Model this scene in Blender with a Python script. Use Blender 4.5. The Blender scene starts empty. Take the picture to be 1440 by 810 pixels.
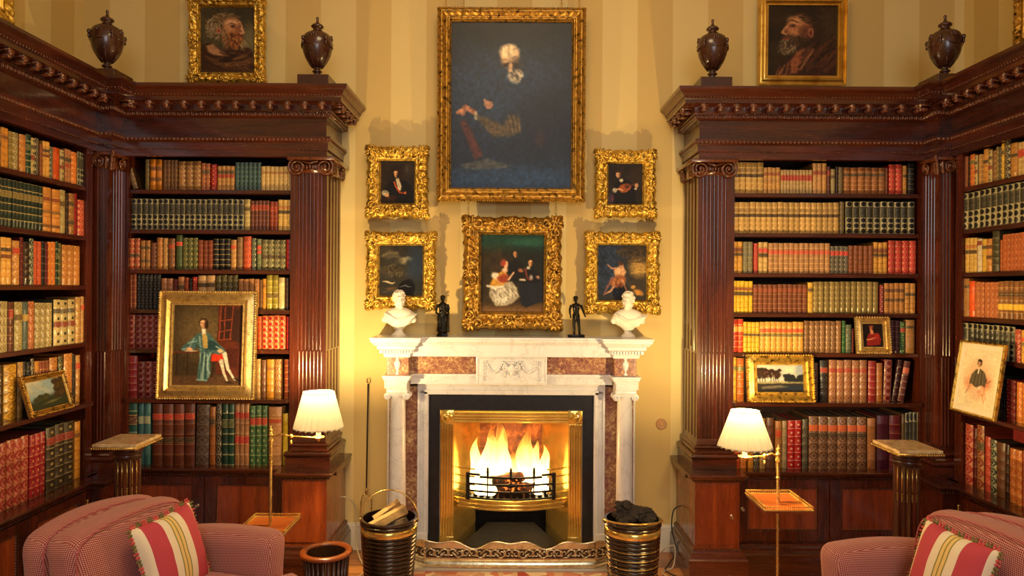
import bpy, bmesh, math, random
import numpy as np
from mathutils import Vector, Matrix, noise as mnoise

C = bpy.context.scene
COL = C.collection
PI = math.pi
R = math.radians
random.seed(7)

# ------------------------------------------------------------------ camera
EYE = 1.64
ROLL = 0.0060
F = 1000.0            # focal length in pixels of the 1440 px wide frame
cd = bpy.data.cameras.new('camera')
cam = bpy.data.objects.new('camera', cd)
COL.objects.link(cam)
cd.sensor_width = 36
cd.lens = 36 * F / 1440
cam.location = (0, 0, EYE)
cam.rotation_euler = (R(90), ROLL, 0)
cam.rotation_mode = 'XYZ'
cam.matrix_world = Matrix.Translation((0, 0, EYE)) @ Matrix.Rotation(R(90), 4, 'X') @ Matrix.Rotation(ROLL, 4, 'Z')
C.camera = cam

# ------------------------------------------------------------------ view
C.view_settings.view_transform = 'Standard'
C.view_settings.look = 'None'
C.view_settings.gamma = 1
C.view_settings.use_curve_mapping = False
C.view_settings.exposure = 0.32

# ------------------------------------------------------------------ world and lights
w = bpy.data.worlds.new('world')
C.world = w
w.use_nodes = True
w.node_tree.nodes['Background'].inputs[0].default_value = (1.0, 0.80, 0.56, 1)
w.node_tree.nodes['Background'].inputs[1].default_value = 0.20


def light(name, kind, loc, energy, color, size=0.1, size_y=None, target=None):
    ld = bpy.data.lights.new(name, kind)
    ld.energy = energy
    ld.color = color
    if kind == 'AREA':
        ld.size = size
        if size_y:
            ld.shape = 'RECTANGLE'
            ld.size_y = size_y
    else:
        ld.shadow_soft_size = size
    o = bpy.data.objects.new(name, ld)
    COL.objects.link(o)
    o.location = loc
    if target is not None:
        o.rotation_euler = (Vector(target) - Vector(loc)).to_track_quat('-Z', 'Y').to_euler()
    return o


light('window_daylight', 'AREA', (0.6, -3.2, 3.0), 62, (0.86, 0.93, 1.0), 2.4, 2.2, (0.0, 4.4, 1.2))
light('warm_ceiling_fill', 'AREA', (0, 1.9, 4.05), 38, (1.0, 0.72, 0.38), 1.2, 1.2, (0, 2.6, 0))  # added warm overhead fill

LAMP_COL = (1.0, 0.70, 0.29)
FIRE_COL = (1.0, 0.50, 0.16)

# ------------------------------------------------------------------ helpers


def lin(c):
    out = []
    for v in c[:3]:
        v = v / 255.0
        out.append(v / 12.92 if v <= 0.04045 else ((v + 0.055) / 1.055) ** 2.4)
    return (out[0], out[1], out[2], 1.0)


def at(px, py, depth):
    """photo pixel at a depth in metres -> world point"""
    x, y = px - 720.0, 405.0 - py
    c, s = math.cos(ROLL), math.sin(ROLL)
    xr, yr = x * c - y * s, x * s + y * c
    return Vector((xr * depth / F, depth, EYE + yr * depth / F))


class MB:
    def __init__(s):
        s.v = []
        s.f = []
        s.uv = None

    def add(s, vs, fs):
        n = len(s.v)
        s.v.extend([tuple(p) for p in vs])
        s.f.extend([tuple(i + n for i in f) for f in fs])
        return n

    def box(s, a, b):
        x0, x1 = sorted((a[0], b[0]))
        y0, y1 = sorted((a[1], b[1]))
        z0, z1 = sorted((a[2], b[2]))
        s.add([(x0, y0, z0), (x1, y0, z0), (x1, y1, z0), (x0, y1, z0), (x0, y0, z1), (x1, y0, z1), (x1, y1, z1), (x0, y1, z1)],
              [(0, 3, 2, 1), (4, 5, 6, 7), (0, 1, 5, 4), (1, 2, 6, 5), (2, 3, 7, 6), (3, 0, 4, 7)])
        return s

    def cbox(s, a, b, c=0.004):
        """box with chamfered edges (all twelve)"""
        x0, x1 = sorted((a[0], b[0]))
        y0, y1 = sorted((a[1], b[1]))
        z0, z1 = sorted((a[2], b[2]))
        c = min(c, (x1 - x0) * .45, (y1 - y0) * .45, (z1 - z0) * .45)
        bm = bmesh.new()
        bmesh.ops.create_cube(bm, size=1)
        for v in bm.verts:
            v.co = Vector(((x0 + x1) / 2 + v.co.x * (x1 - x0), (y0 + y1) / 2 + v.co.y * (y1 - y0), (z0 + z1) / 2 + v.co.z * (z1 - z0)))
        bmesh.ops.bevel(bm, geom=bm.edges[:], offset=c, segments=2, affect='EDGES', profile=.5)
        s.bm(bm)
        bm.free()
        return s

    def bm(s, bm, M=None):
        bm.verts.index_update()
        vs = [(M @ v.co if M else v.co.copy()) for v in bm.verts]
        s.add(vs, [[v.index for v in f.verts] for f in bm.faces])
        return s

    def lathe(s, prof, o=(0, 0, 0), n=24, M=None, cap=True):
        """prof: list of (r, z); around local Z"""
        o = Vector(o)
        vs = []
        for r, z in prof:
            for k in range(n):
                a = 2 * PI * k / n
                p = Vector((r * math.cos(a), r * math.sin(a), z))
                if M:
                    p = M @ p
                vs.append(p + o)
        fs = []
        for i in range(len(prof) - 1):
            for k in range(n):
                a, b = i * n + k, i * n + (k + 1) % n
                fs.append((a, b, b + n, a + n))
        if cap:
            fs.append(tuple(range(n - 1, -1, -1)))
            fs.append(tuple((len(prof) - 1) * n + k for k in range(n)))
        s.add(vs, fs)
        return s

    def tube(s, pts, r, n=8, closed=False, cap=True):
        pts = [Vector(p) for p in pts]
        m = len(pts)
        rr = r if isinstance(r, (list, tuple)) else [r] * m
        vs = []
        prev = None
        for i, p in enumerate(pts):
            if closed:
                t = pts[(i + 1) % m] - pts[i - 1]
            else:
                t = pts[min(i + 1, m - 1)] - pts[max(i - 1, 0)]
            if t.length < 1e-9:
                t = Vector((0, 0, 1))
            t.normalize()
            if prev is None:
                u = t.cross(Vector((0, 0, 1)))
                if u.length < 1e-3:
                    u = t.cross(Vector((0, 1, 0)))
            else:
                u = prev - t * prev.dot(t)
                if u.length < 1e-6:
                    u = t.cross(Vector((0, 1, 0)))
            u.normalize()
            prev = u
            v = t.cross(u)
            for k in range(n):
                a = 2 * PI * k / n
                vs.append(p + (u * math.cos(a) + v * math.sin(a)) * rr[i])
        fs = []
        for i in range(m if closed else m - 1):
            j = (i + 1) % m
            for k in range(n):
                q = (k + 1) % n
                fs.append((i * n + k, i * n + q, j * n + q, j * n + k))
        if cap and not closed:
            fs.append(tuple(range(n - 1, -1, -1)))
            fs.append(tuple((m - 1) * n + k for k in range(n)))
        s.add(vs, fs)
        return s

    def ell(s, c, r, nu=10, nv=7, M=None):
        c = Vector(c)
        if not isinstance(r, (list, tuple)):
            r = (r, r, r)
        vs = [Vector((0, 0, -r[2]))]
        for j in range(1, nv):
            t = PI * j / nv
            for k in range(nu):
                a = 2 * PI * k / nu
                vs.append(Vector((r[0] * math.sin(t) * math.cos(a), r[1] * math.sin(t) * math.sin(a), -r[2] * math.cos(t))))
        vs.append(Vector((0, 0, r[2])))
        if M:
            vs = [M @ p for p in vs]
        fs = []
        for k in range(nu):
            fs.append((0, 1 + (k + 1) % nu, 1 + k))
        for j in range(nv - 2):
            for k in range(nu):
                a, b = 1 + j * nu + k, 1 + j * nu + (k + 1) % nu
                fs.append((a, b, b + nu, a + nu))
        L = len(vs) - 1
        o = 1 + (nv - 2) * nu
        for k in range(nu):
            fs.append((o + k, o + (k + 1) % nu, L))
        s.add([p + c for p in vs], fs)
        return s

    def cap2(s, a, b, ra, rb, n=10):
        """tapered capsule between a and b"""
        a, b = Vector(a), Vector(b)
        d = (b - a)
        L = d.length
        d.normalize()
        pts, rs = [], []
        for t in (-1, -.8, -.5, 0):
            pts.append(a + d * ra * t)
            rs.append(ra * math.sqrt(max(0.0004, 1 - t * t)))
        for t in (0, .5, .8, 1):
            pts.append(b + d * rb * t)
            rs.append(rb * math.sqrt(max(0.0004, 1 - t * t)))
        s.tube(pts, rs, n)
        return s

    def extrude(s, poly, z0, z1, f=lambda x, y, z: (x, y, z)):
        n = len(poly)
        s.add([f(x, y, z0) for x, y in poly] + [f(x, y, z1) for x, y in poly],
              [tuple(range(n - 1, -1, -1)), tuple(range(n, 2 * n))] + [(i, (i + 1) % n, (i + 1) % n + n, i + n) for i in range(n)])
        return s

    def xform(s, M, start=0):
        for i in range(start, len(s.v)):
            s.v[i] = tuple(M @ Vector(s.v[i]))
        return s

    def mesh(s, name):
        me = bpy.data.meshes.new(name)
        me.from_pydata([tuple(p) for p in s.v], [], s.f)
        me.update()
        return me

    def build(s, name, m, parent=None, smooth=False, angle=None):
        me = s.mesh(name)
        bm = bmesh.new()
        bm.from_mesh(me)
        bmesh.ops.recalc_face_normals(bm, faces=bm.faces)
        bm.to_mesh(me)
        bm.free()
        me.materials.append(m)
        if smooth or angle:
            me.polygons.foreach_set('use_smooth', [True] * len(me.polygons))
            if angle:
                try:
                    me.set_sharp_from_angle(angle=R(angle))
                except Exception:
                    pass
        o = bpy.data.objects.new(name, me)
        COL.objects.link(o)
        if parent:
            o.parent = parent
        return o


def tag(o, label, cat, group=None):
    o['label'] = label
    o['category'] = cat
    if group:
        o['group'] = group
    return o


def thing(name, label, cat, loc=(0, 0, 0), rz=0, group=None):
    o = bpy.data.objects.new(name, None)
    o.empty_display_size = .05
    COL.objects.link(o)
    o.location = loc
    o.rotation_euler = (0, 0, rz)
    return tag(o, label, cat, group)


def struct(o):
    o['kind'] = 'structure'
    return o


# ------------------------------------------------------------------ node helper
class NT:
    def __init__(s, name):
        s.m = bpy.data.materials.new(name)
        s.m.use_nodes = True
        s.t = s.m.node_tree
        s.b = s.t.nodes['Principled BSDF']
        s.out = s.t.nodes['Material Output']

    def n(s, kind, **kw):
        nd = s.t.nodes.new(kind)
        for k, v in kw.items():
            setattr(nd, k, v)
        return nd

    def link(s, a, b):
        s.t.links.new(a, b)

    def setin(s, sock, v):
        if isinstance(v, bpy.types.NodeSocket):
            s.link(v, sock)
        else:
            sock.default_value = v

    def math(s, op, a, b=0.0, c=0.0, clamp=False):
        nd = s.n('ShaderNodeMath', operation=op, use_clamp=clamp)
        s.setin(nd.inputs[0], a)
        s.setin(nd.inputs[1], b)
        s.setin(nd.inputs[2], c)
        return nd.outputs[0]

    def mix(s, f, a, b, blend='MIX'):
        nd = s.n('ShaderNodeMix', data_type='RGBA', blend_type=blend)
        s.setin(nd.inputs[0], f)
        s.setin(nd.inputs[6], a)
        s.setin(nd.inputs[7], b)
        return nd.outputs[2]

    def coord(s, which='Object', scale=(1, 1, 1)):
        tc = s.n('ShaderNodeTexCoord')
        mp = s.n('ShaderNodeMapping')
        mp.inputs['Scale'].default_value = scale
        s.link(tc.outputs[which], mp.inputs[0])
        return mp.outputs[0]

    def noise(s, vec, scale=5, detail=4, rough=.5, dist=0.0):
        nd = s.n('ShaderNodeTexNoise')
        if vec is not None:
            s.link(vec, nd.inputs['Vector'])
        nd.inputs['Scale'].default_value = scale
        nd.inputs['Detail'].default_value = detail
        nd.inputs['Roughness'].default_value = rough
        nd.inputs['Distortion'].default_value = dist
        return nd.outputs[0]

    def ramp(s, f, stops):
        nd = s.n('ShaderNodeValToRGB')
        cr = nd.color_ramp
        while len(cr.elements) < len(stops):
            cr.elements.new(.5)
        for e, (p, c) in zip(cr.elements, stops):
            e.position = p
            e.color = c if len(c) == 4 else (c[0], c[1], c[2], 1)
        s.setin(nd.inputs[0], f)
        return nd.outputs[0]

    def bump(s, h, strength=.3, dist=.002):
        nd = s.n('ShaderNodeBump')
        nd.inputs['Strength'].default_value = strength
        nd.inputs['Distance'].default_value = dist
        s.link(h, nd.inputs['Height'])
        s.link(nd.outputs[0], s.b.inputs['Normal'])

    def base(s, col, rough=.5, metal=0.0, coat=0.0):
        s.setin(s.b.inputs['Base Color'], col)
        s.setin(s.b.inputs['Roughness'], rough)
        s.setin(s.b.inputs['Metallic'], metal)
        if coat:
            s.b.inputs['Coat Weight'].default_value = coat
            s.b.inputs['Coat Roughness'].default_value = .12
        return s.m


def simple(name, c, rough=.5, metal=0.0, var=.12, nscale=20, bump=0.0, coat=0.0):
    t = NT(name)
    v = t.coord()
    nz = t.noise(v, nscale, 4)
    dark = tuple(x * (1 - var) for x in lin(c)[:3]) + (1,)
    lite = tuple(min(1, x * (1 + var)) for x in lin(c)[:3]) + (1,)
    col = t.ramp(nz, [(.3, dark), (.7, lite)])
    t.base(col, rough, metal, coat)
    if bump:
        t.bump(nz, bump)
    return t.m


def wood(name, dark, lite, axis='z', rough=.24, coat=.6, sc=1.0):
    t = NT(name)
    st = {'z': (5, 5, .45), 'x': (.45, 5, 5), 'y': (5, .45, 5)}[axis]
    v = t.coord('Object', tuple(k * sc for k in st))
    a = t.noise(v, 3.2, 5, .55, .8)
    b = t.noise(v, 22, 3, .6)
    f = t.math('MULTIPLY_ADD', b, .16, t.math('MULTIPLY', a, .8))
    col = t.ramp(f, [(.30, lin(dark)), (.50, lin([(p + q) / 2 for p, q in zip(dark, lite)])), (.74, lin(lite))])
    t.base(col, t.math('MULTIPLY_ADD', b, .12, rough - .04), 0, coat)
    t.bump(f, .08, .001)
    return t.m


M = {}
M['mah_z'] = wood('mahogany_vertical', (44, 15, 8), (104, 42, 19), 'z')
M['mah_x'] = wood('mahogany_lengthwise', (44, 16, 8), (104, 42, 19), 'x')
M['mah_y'] = wood('mahogany_depthwise', (36, 13, 7), (88, 34, 16), 'y')
M['mah_panel'] = wood('mahogany_flame_panel', (92, 34, 12), (164, 76, 32), 'z', .26, .6, .8)
M['carved'] = simple('carved_mahogany', (92, 46, 24), .25, 0, .45, 60, .2, .8)
M['shelf_wood'] = wood('shelf_board_mahogany', (44, 17, 9), (92, 38, 20), 'x')
M['shelf_wood_y'] = wood('shelf_board_mahogany_side', (44, 17, 9), (92, 38, 20), 'y')
M['back_wood'] = wood('bookcase_back_boards', (30, 12, 8), (62, 28, 15), 'z', .5, 0)
M['urnwood'] = simple('turned_dark_mahogany', (62, 30, 20), .3, 0, .3, 14, .05, .5)
M['satin'] = wood('golden_brown_wood', (96, 42, 14), (170, 88, 34), 'x', .3, .5)


def gold_mat(name, c, c2, rough=.34, sc=45):
    t = NT(name)
    v = t.coord()
    a = t.noise(v, sc, 5, .65)
    col = t.ramp(a, [(.34, lin(c2)), (.52, lin(c))])
    t.base(col, t.math('MULTIPLY_ADD', a, .25, rough - .1), .82)
    t.bump(a, .35, .002)
    return t.m


M['gold'] = gold_mat('carved_gilt', (226, 186, 84), (92, 62, 20))
M['gold_dark'] = gold_mat('aged_gilt', (190, 146, 66), (50, 34, 16))
M['gold_pale'] = gold_mat('pale_gilt', (214, 184, 118), (172, 138, 82))
M['gold_flat'] = gold_mat('smooth_gilt', (222, 180, 84), (186, 138, 54), .3, 8)
M['brass'] = gold_mat('polished_brass', (232, 200, 112), (214, 176, 90), .14, 6)
M['brass_old'] = gold_mat('worn_brass', (200, 168, 100), (174, 140, 80), .25, 14)
M['steel'] = gold_mat('polished_steel_fender', (226, 214, 180), (186, 168, 130), .22, 20)
M['iron'] = simple('dark_cast_iron', (34, 28, 26), .42, .6, .3, 40, .15)
M['bronze'] = simple('dark_bronze', (30, 27, 24), .26, .7, .3, 20, .05)
M['slate'] = simple('black_slate', (22, 24, 33), .3, 0, .4, 30, .05, .2)
M['cord'] = simple('dark_cable_rubber', (22, 21, 22), .5)
M['cordw'] = simple('pale_cable_rubber', (186, 174, 150), .5)
M['coal'] = simple('peat_coal', (34, 26, 22), .8, 0, .5, 40, .6)
M['logwood'] = simple('split_log_wood', (160, 128, 82), .8, 0, .35, 30, .3)
M['bark'] = simple('log_bark', (88, 70, 54), .9, 0, .5, 30, .6)
M['white_paint'] = simple('white_gloss_paint', (226, 218, 200), .35, 0, .03, 5)
M['plaster'] = simple('white_bust_marble', (232, 226, 214), .45, 0, .05, 12, .03)
M['shadeframe'] = simple('ivory_candle_tube', (240, 232, 210), .4)
M['blackmetal'] = simple('black_lacquered_staves', (34, 20, 14), .22, .2, .3, 20, .05, .6)
M['linen'] = simple('white_watercolour_mount', (226, 214, 186), .7, 0, .03, 10)
M['keymetal'] = simple('silvery_key_metal', (220, 214, 200), .25, .9)


def marble_white():
    t = NT('white_marble')
    v = t.coord()
    a = t.noise(v, 3, 6, .6, 1.6)
    d = t.math('ABSOLUTE', t.math('SUBTRACT', a, .5))
    col = t.ramp(d, [(.0, lin((196, 196, 203))), (.02, lin((212, 213, 220))), (.2, lin((218, 219, 226)))])
    return t.base(col, .28, 0, .2)


def marble_breccia():
    t = NT('brown_breccia_marble')
    v = t.coord()
    a = t.noise(v, 52, 6, .75, .8)
    b = t.noise(v, 7, 3, .6, .8)
    f = t.math('MULTIPLY_ADD', b, .35, t.math('MULTIPLY', a, .82))
    col = t.ramp(f, [(.42, lin((84, 44, 52))), (.53, lin((132, 84, 76))), (.62, lin((160, 116, 88))), (.72, lin((214, 186, 136)))])
    return t.base(col, .25, 0, .3)


def marble_top():
    t = NT('beige_marble_top')
    v = t.coord()
    a = t.noise(v, 14, 6, .6, 2)
    col = t.ramp(a, [(.35, lin((176, 144, 100))), (.5, lin((198, 170, 126))), (.66, lin((216, 192, 148)))])
    return t.base(col, .16, 0, .5)


M['marble'] = marble_white()
M['breccia'] = marble_breccia()
M['marble_top'] = marble_top()


def wallpaper(name, axis):
    t = NT(name)
    tc = t.n('ShaderNodeTexCoord')
    sp = t.n('ShaderNodeSeparateXYZ')
    t.link(tc.outputs['Object'], sp.inputs[0])
    u = sp.outputs[axis]
    off = {0: .765, 1: .05}[axis]
    f = t.math('FRACT', t.math('MULTIPLY_ADD', u, 1 / .4405, off / .4405 + 10))
    st = t.math('GREATER_THAN', f, .5)
    nz = t.noise(tc.outputs['Object'], 60, 3)
    a = t.mix(st, lin((228, 204, 138)), lin((212, 182, 112)))
    nb = t.noise(tc.outputs['Object'], 1.3, 3)
    a = t.mix(t.math('MULTIPLY', nb, .16), a, lin((188, 156, 96)))
    t.base(a, .62)
    t.bump(nz, .05, .001)
    return t.m


M['wall_x'] = wallpaper('striped_cream_wallpaper', 0)
M['wall_y'] = wallpaper('striped_cream_wallpaper_side', 1)


def floorwood():
    t = NT('oak_floorboards')
    tc = t.n('ShaderNodeTexCoord')
    sp = t.n('ShaderNodeSeparateXYZ')
    t.link(tc.outputs['Object'], sp.inputs[0])
    pl = t.math('MULTIPLY', sp.outputs[1], 1 / .11)
    idx = t.math('FLOOR', pl)
    fr = t.math('FRACT', pl)
    gap = t.math('LESS_THAN', fr, .03)
    v = t.coord('Object', (1.2, 14, 1))
    a = t.noise(v, 4, 6, .6, .4)
    wn = t.n('ShaderNodeTexWhiteNoise', noise_dimensions='1D')
    t.link(idx, wn.inputs['W'])
    f = t.math('MULTIPLY_ADD', wn.outputs[0], .3, t.math('MULTIPLY', a, .7))
    col = t.ramp(f, [(.3, lin((110, 62, 22))), (.65, lin((198, 130, 62)))])
    col = t.mix(gap, col, lin((40, 20, 8)))
    return t.base(col, .3, 0, .3)


M['floor'] = floorwood()


def fabric():
    t = NT('pink_and_cream_woven_upholstery')
    tc = t.n('ShaderNodeTexCoord')
    sp = t.n('ShaderNodeSeparateXYZ')
    t.link(tc.outputs['Object'], sp.inputs[0])
    sn = t.n('ShaderNodeSeparateXYZ')
    t.link(tc.outputs['Normal'], sn.inputs[0])
    x, y, z = sp.outputs
    ax, ay, az = [t.math('ABSOLUTE', o) for o in sn.outputs]
    isx = t.math('MULTIPLY', t.math('GREATER_THAN', ax, ay), t.math('GREATER_THAN', ax, az))
    isz = t.math('MULTIPLY', t.math('GREATER_THAN', az, ay), t.math('SUBTRACT', 1.0, isx))
    # flat cloth coordinates picked by the face direction
    p = t.math('ADD', t.math('MULTIPLY', isx, y), t.math('MULTIPLY', t.math('SUBTRACT', 1.0, isx), x))
    q = t.math('ADD', t.math('MULTIPLY', isz, y), t.math('MULTIPLY', t.math('SUBTRACT', 1.0, isz), z))
    k = 2 * PI / .0115
    a = t.math('SINE', t.math('MULTIPLY', t.math('ADD', p, q), k))
    b = t.math('SINE', t.math('MULTIPLY', t.math('SUBTRACT', p, q), k * .8))
    f = t.math('MULTIPLY', a, b)
    f = t.math('MULTIPLY_ADD', f, 1.2, .30, clamp=True)
    nz = t.noise(tc.outputs['Object'], 3, 2)
    red = t.mix(nz, lin((128, 22, 46)), lin((142, 30, 48)))
    col = t.mix(f, red, lin((214, 166, 146)))
    t.base(col, .9)
    t.b.inputs['Sheen Weight'].default_value = .15
    t.bump(f, .3, .0015)
    return t.m


M['fabric'] = fabric()
M['piping'] = simple('pink_piping_cord', (170, 84, 92), .8, 0, .3, 200)


def stripes():
    t = NT('pink_cream_striped_cushion_cloth')
    tc = t.n('ShaderNodeTexCoord')
    sp = t.n('ShaderNodeSeparateXYZ')
    t.link(tc.outputs['Object'], sp.inputs[0])
    u = t.math('MULTIPLY_ADD', sp.outputs[0], 1 / .31, .5)
    nd = t.n('ShaderNodeValToRGB')
    cr = nd.color_ramp
    cr.interpolation = 'CONSTANT'
    pk, cm, yl, gr = lin((190, 66, 82)), lin((236, 222, 194)), lin((232, 200, 128)), lin((140, 132, 60))
    stops = [(0, cm), (.12, pk), (.34, cm), (.44, gr), (.455, yl), (.495, gr), (.51, yl), (.55, gr), (.565, cm), (.67, pk), (.92, cm)]
    while len(cr.elements) < len(stops):
        cr.elements.new(.5)
    for e, (p, c) in zip(cr.elements, stops):
        e.position = p
        e.color = c
    t.link(u, nd.inputs[0])
    nz = t.noise(tc.outputs['Object'], 300, 2)
    t.base(nd.outputs[0], .8)
    t.bump(nz, .2, .001)
    return t.m


M['stripe'] = stripes()
M['fringe'] = simple('green_and_pink_fringe', (170, 112, 84), .9, 0, .5, 120)
M['fringe_green'] = simple('olive_fringe_tassel', (120, 112, 62), .9, 0, .3, 90)
M['fringe_pink'] = simple('coral_fringe_tassel', (206, 90, 84), .9, 0, .3, 90)


def rugmat():
    t = NT('floral_rug_pile')
    v = t.coord()
    vo = t.n('ShaderNodeTexVoronoi')
    t.link(v, vo.inputs['Vector'])
    vo.inputs['Scale'].default_value = 16
    sc = t.n('ShaderNodeSeparateColor')
    t.link(vo.outputs['Color'], sc.inputs[0])
    col = t.ramp(sc.outputs[0], [(0, lin((176, 52, 50))), (.35, lin((222, 190, 150))), (.6, lin((202, 106, 84))), (.85, lin((236, 214, 176)))])
    t.base(col, .95)
    t.bump(t.noise(v, 400, 2), .5, .003)
    return t.m


M['rug'] = rugmat()


def shade_mat():
    t = NT('lit_pleated_silk_shade')
    df = t.n('ShaderNodeBsdfDiffuse')
    df.inputs[0].default_value = lin((250, 240, 216))
    tl = t.n('ShaderNodeBsdfTranslucent')
    tl.inputs[0].default_value = (.052, .046, .038, 1)
    mx = t.n('ShaderNodeMixShader')
    mx.inputs[0].default_value = .62
    t.link(df.outputs[0], mx.inputs[1])
    t.link(tl.outputs[0], mx.inputs[2])
    t.link(mx.outputs[0], t.out.inputs[0])
    return t.m


M['shade'] = shade_mat()


def glow(name, c, s):
    t = NT(name)
    t.base((0, 0, 0, 1), .8)
    t.b.inputs['Emission Color'].default_value = c
    t.b.inputs['Emission Strength'].default_value = s
    return t.m


M['bulb'] = glow('lit_bulb_glass', (1, .8, .42, 1), 14)
# ================================================================== room shell
WALL = 4.45
XL, XR = -2.69, 2.82
CEIL = 4.3
YN = -3.6
struct(MB().box((XL - .12, WALL, 0), (XR + .12, WALL + .12, CEIL)).build('wall_back', M['wall_x']))
struct(MB().box((XL - .12, YN, 0), (XL, WALL, CEIL)).build('wall_left', M['wall_y']))
struct(MB().box((XR, YN, 0), (XR + .12, WALL, CEIL)).build('wall_right', M['wall_y']))
struct(MB().box((XL - .12, YN, -.1), (XR + .12, WALL + .12, 0)).build('floor', M['floor']))
M['ceil'] = simple('cream_ceiling_paint', (226, 210, 176), .8, 0, .02)
struct(MB().box((XL - .12, YN, CEIL), (XR + .12, WALL + .12, CEIL + .1)).build('ceiling', M['ceil']))
for s, nm in ((-1, 'left'), (1, 'right')):
    b = MB()
    b.box((s * .795, WALL - .018, 0), (s * 1.035, WALL, .155))
    b.box((s * .795, WALL - .012, .155), (s * 1.035, WALL, .168))
    struct(b.build('baseboard_' + nm, M['white_paint']))

# ================================================================== sweeps


def sweep(mb, path, prof, seg0, seg1, close=True, z0=0.0):
    """path: plan points (x, y), outward = right-hand side of travel; prof: (d, z) list; emits segments seg0..seg1-1 with mitres taken from the whole path"""
    P = [Vector((p[0], p[1])) for p in path]
    offs = []
    for i in range(len(P)):
        def nrm(a, b):
            d = (P[b] - P[a]).normalized()
            return Vector((d.y, -d.x))
        if i == 0:
            m = nrm(0, 1)
        elif i == len(P) - 1:
            m = nrm(i - 1, i)
        else:
            a, b = nrm(i - 1, i), nrm(i, i + 1)
            m = (a + b) / (1 + a.dot(b))
        offs.append(m)
    vs, fs = [], []
    n = len(prof)
    idx = list(range(seg0, seg1 + 1))
    for i in idx:
        for d, z in prof:
            q = P[i] + offs[i] * d
            vs.append((q.x, q.y, z + z0))
    for k in range(len(idx) - 1):
        for j in range(n - 1):
            a = k * n + j
            fs.append((a, a + 1, a + n + 1, a + n))
        if close:
            a = k * n
            fs.append((a + n - 1, a, a + n, a + 2 * n - 1))
    if close:
        fs.append(tuple(range(n)))
        fs.append(tuple(len(vs) - n + j for j in range(n)))
    mb.add(vs, fs)
    return mb


def along(path, seg0, seg1, d, step, fn):
    """call fn(point, tangent, normal) at regular steps along an offset path"""
    P = [Vector((p[0], p[1])) for p in path]
    for i in range(seg0, seg1):
        a, b = P[i], P[i + 1]
        t = (b - a).normalized()
        nn = Vector((t.y, -t.x))
        ext0 = ext1 = 0.0
        if i > 0:
            t0 = (P[i] - P[i - 1]).normalized()
            ext0 = d * (1 if (t0.x * t.y - t0.y * t.x) > 0 else -1)
        if i < len(P) - 2:
            t1 = (P[i + 2] - P[i + 1]).normalized()
            ext1 = d * (1 if (t.x * t1.y - t.y * t1.x) > 0 else -1)
        L = (b - a).length + ext0 + ext1
        if L < step * .6:
            continue
        k = max(1, int(round(L / step)))
        for j in range(k):
            s = -ext0 + (j + .5) * L / k
            q = a + t * s + nn * d
            fn(q, t, nn)


TOP = 2.765
H_SH_BACK = [2.200, 1.968, 1.735, 1.503, 1.272, .990]     # upper faces of the back shelves
LEDGE = .600
OPEN_TOP = 2.385
CORN = [(0, 2.605), (.018, 2.608), (.03, 2.618), (.03, 2.632), (.038, 2.640), (.040, 2.676), (.108, 2.680), (.108, 2.700), (.114, 2.706), (.118, 2.716), (.130, 2.734),
        (.146, 2.744), (.150, 2.750), (.150, 2.765), (0, 2.765)]
FRIEZE = [(-.03, 2.500), (0, 2.500), (0, 2.605), (-.03, 2.605)]
ARCH = [(-.03, 2.385), (.004, 2.385), (.004, 2.424), (.012, 2.428), (.012, 2.462), (.022, 2.472), (.030, 2.486), (.030, 2.498), (-.03, 2.500)]


def carve_mesh(path, s0, s1):
    mods, egg, bead = [], MB(), MB()

    def f_mod(q, t, n):
        a = math.atan2(n.y, n.x)
        Mx = Matrix.Translation((q.x, q.y, 0)) @ Matrix.Rotation(a, 4, 'Z')
        mod = MB()
        mods.append(mod)
        st = 0
        # scrolled bracket: plate, volute and hanging leaf
        mod.box((-.004, -.020, 2.668), (.062, .020, 2.681))
        mod.lathe([(.004, -.017), (.012, -.014), (.014, 0), (.012, .014), (.004, .017)], (.052, 0, 2.663), 8, Matrix.Rotation(R(90), 3, 'X'))
        mod.ell((.026, 0, 2.652), (.028, .014, .013), 8, 5)
        mod.ell((.050, 0, 2.648), (.008, .018, .010), 8, 5)
        mod.xform(Mx, st)
    along(path, s0, s1, .042, .094, f_mod)

    def f_egg(q, t, n):
        a = math.atan2(n.y, n.x)
        Mx = Matrix.Translation((q.x, q.y, 0)) @ Matrix.Rotation(a, 4, 'Z')
        st = len(egg.v)
        egg.ell((.001, 0, 2.624), (.009, .008, .013), 6, 4)
        egg.box((-.003, .0115, 2.612), (.007, .0145, 2.636))
        egg.xform(Mx, st)
    along(path, s0, s1, .029, .026, f_egg)

    def f_leaf(q, t, n):
        a = math.atan2(n.y, n.x)
        Mx = Matrix.Translation((q.x, q.y, 0)) @ Matrix.Rotation(a, 4, 'Z')
        st = len(egg.v)
        egg.ell((.001, 0, 2.481), (.006, .0085, .010), 6, 4)
        egg.ell((.001, .011, 2.484), (.006, .003, .009), 5, 4)
        egg.xform(Mx, st)
    along(path, s0, s1, .024, .024, f_leaf)
    for z, d, st_, r in ((2.712, .116, .020, .0048), (2.426, .010, .0145, .0042)):
        along(path, s0, s1, d, st_, lambda q, t, n, z=z, r=r: bead.ell((q.x, q.y, z), r, 5, 4))
    return mods, egg, bead


def flute_poly(x0, x1, n, depth, sign, margin=.018):
    """profile line (x, d) across a pilaster face from x0 to x1; sign -1 grooves, +1 reeds"""
    pts = [(x0, 0)]
    wd = (x1 - x0 - 2 * margin) / n
    for i in range(n):
        a = x0 + margin + i * wd
        g = wd * .14
        pts.append((a + g, 0))
        for k in range(1, 6):
            th = PI * k / 6
            pts.append((a + wd / 2 - (wd / 2 - g) * math.cos(th), sign * depth * math.sin(th)))
        pts.append((a + wd - g, 0))
    pts.append((x1, 0))
    return pts


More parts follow.
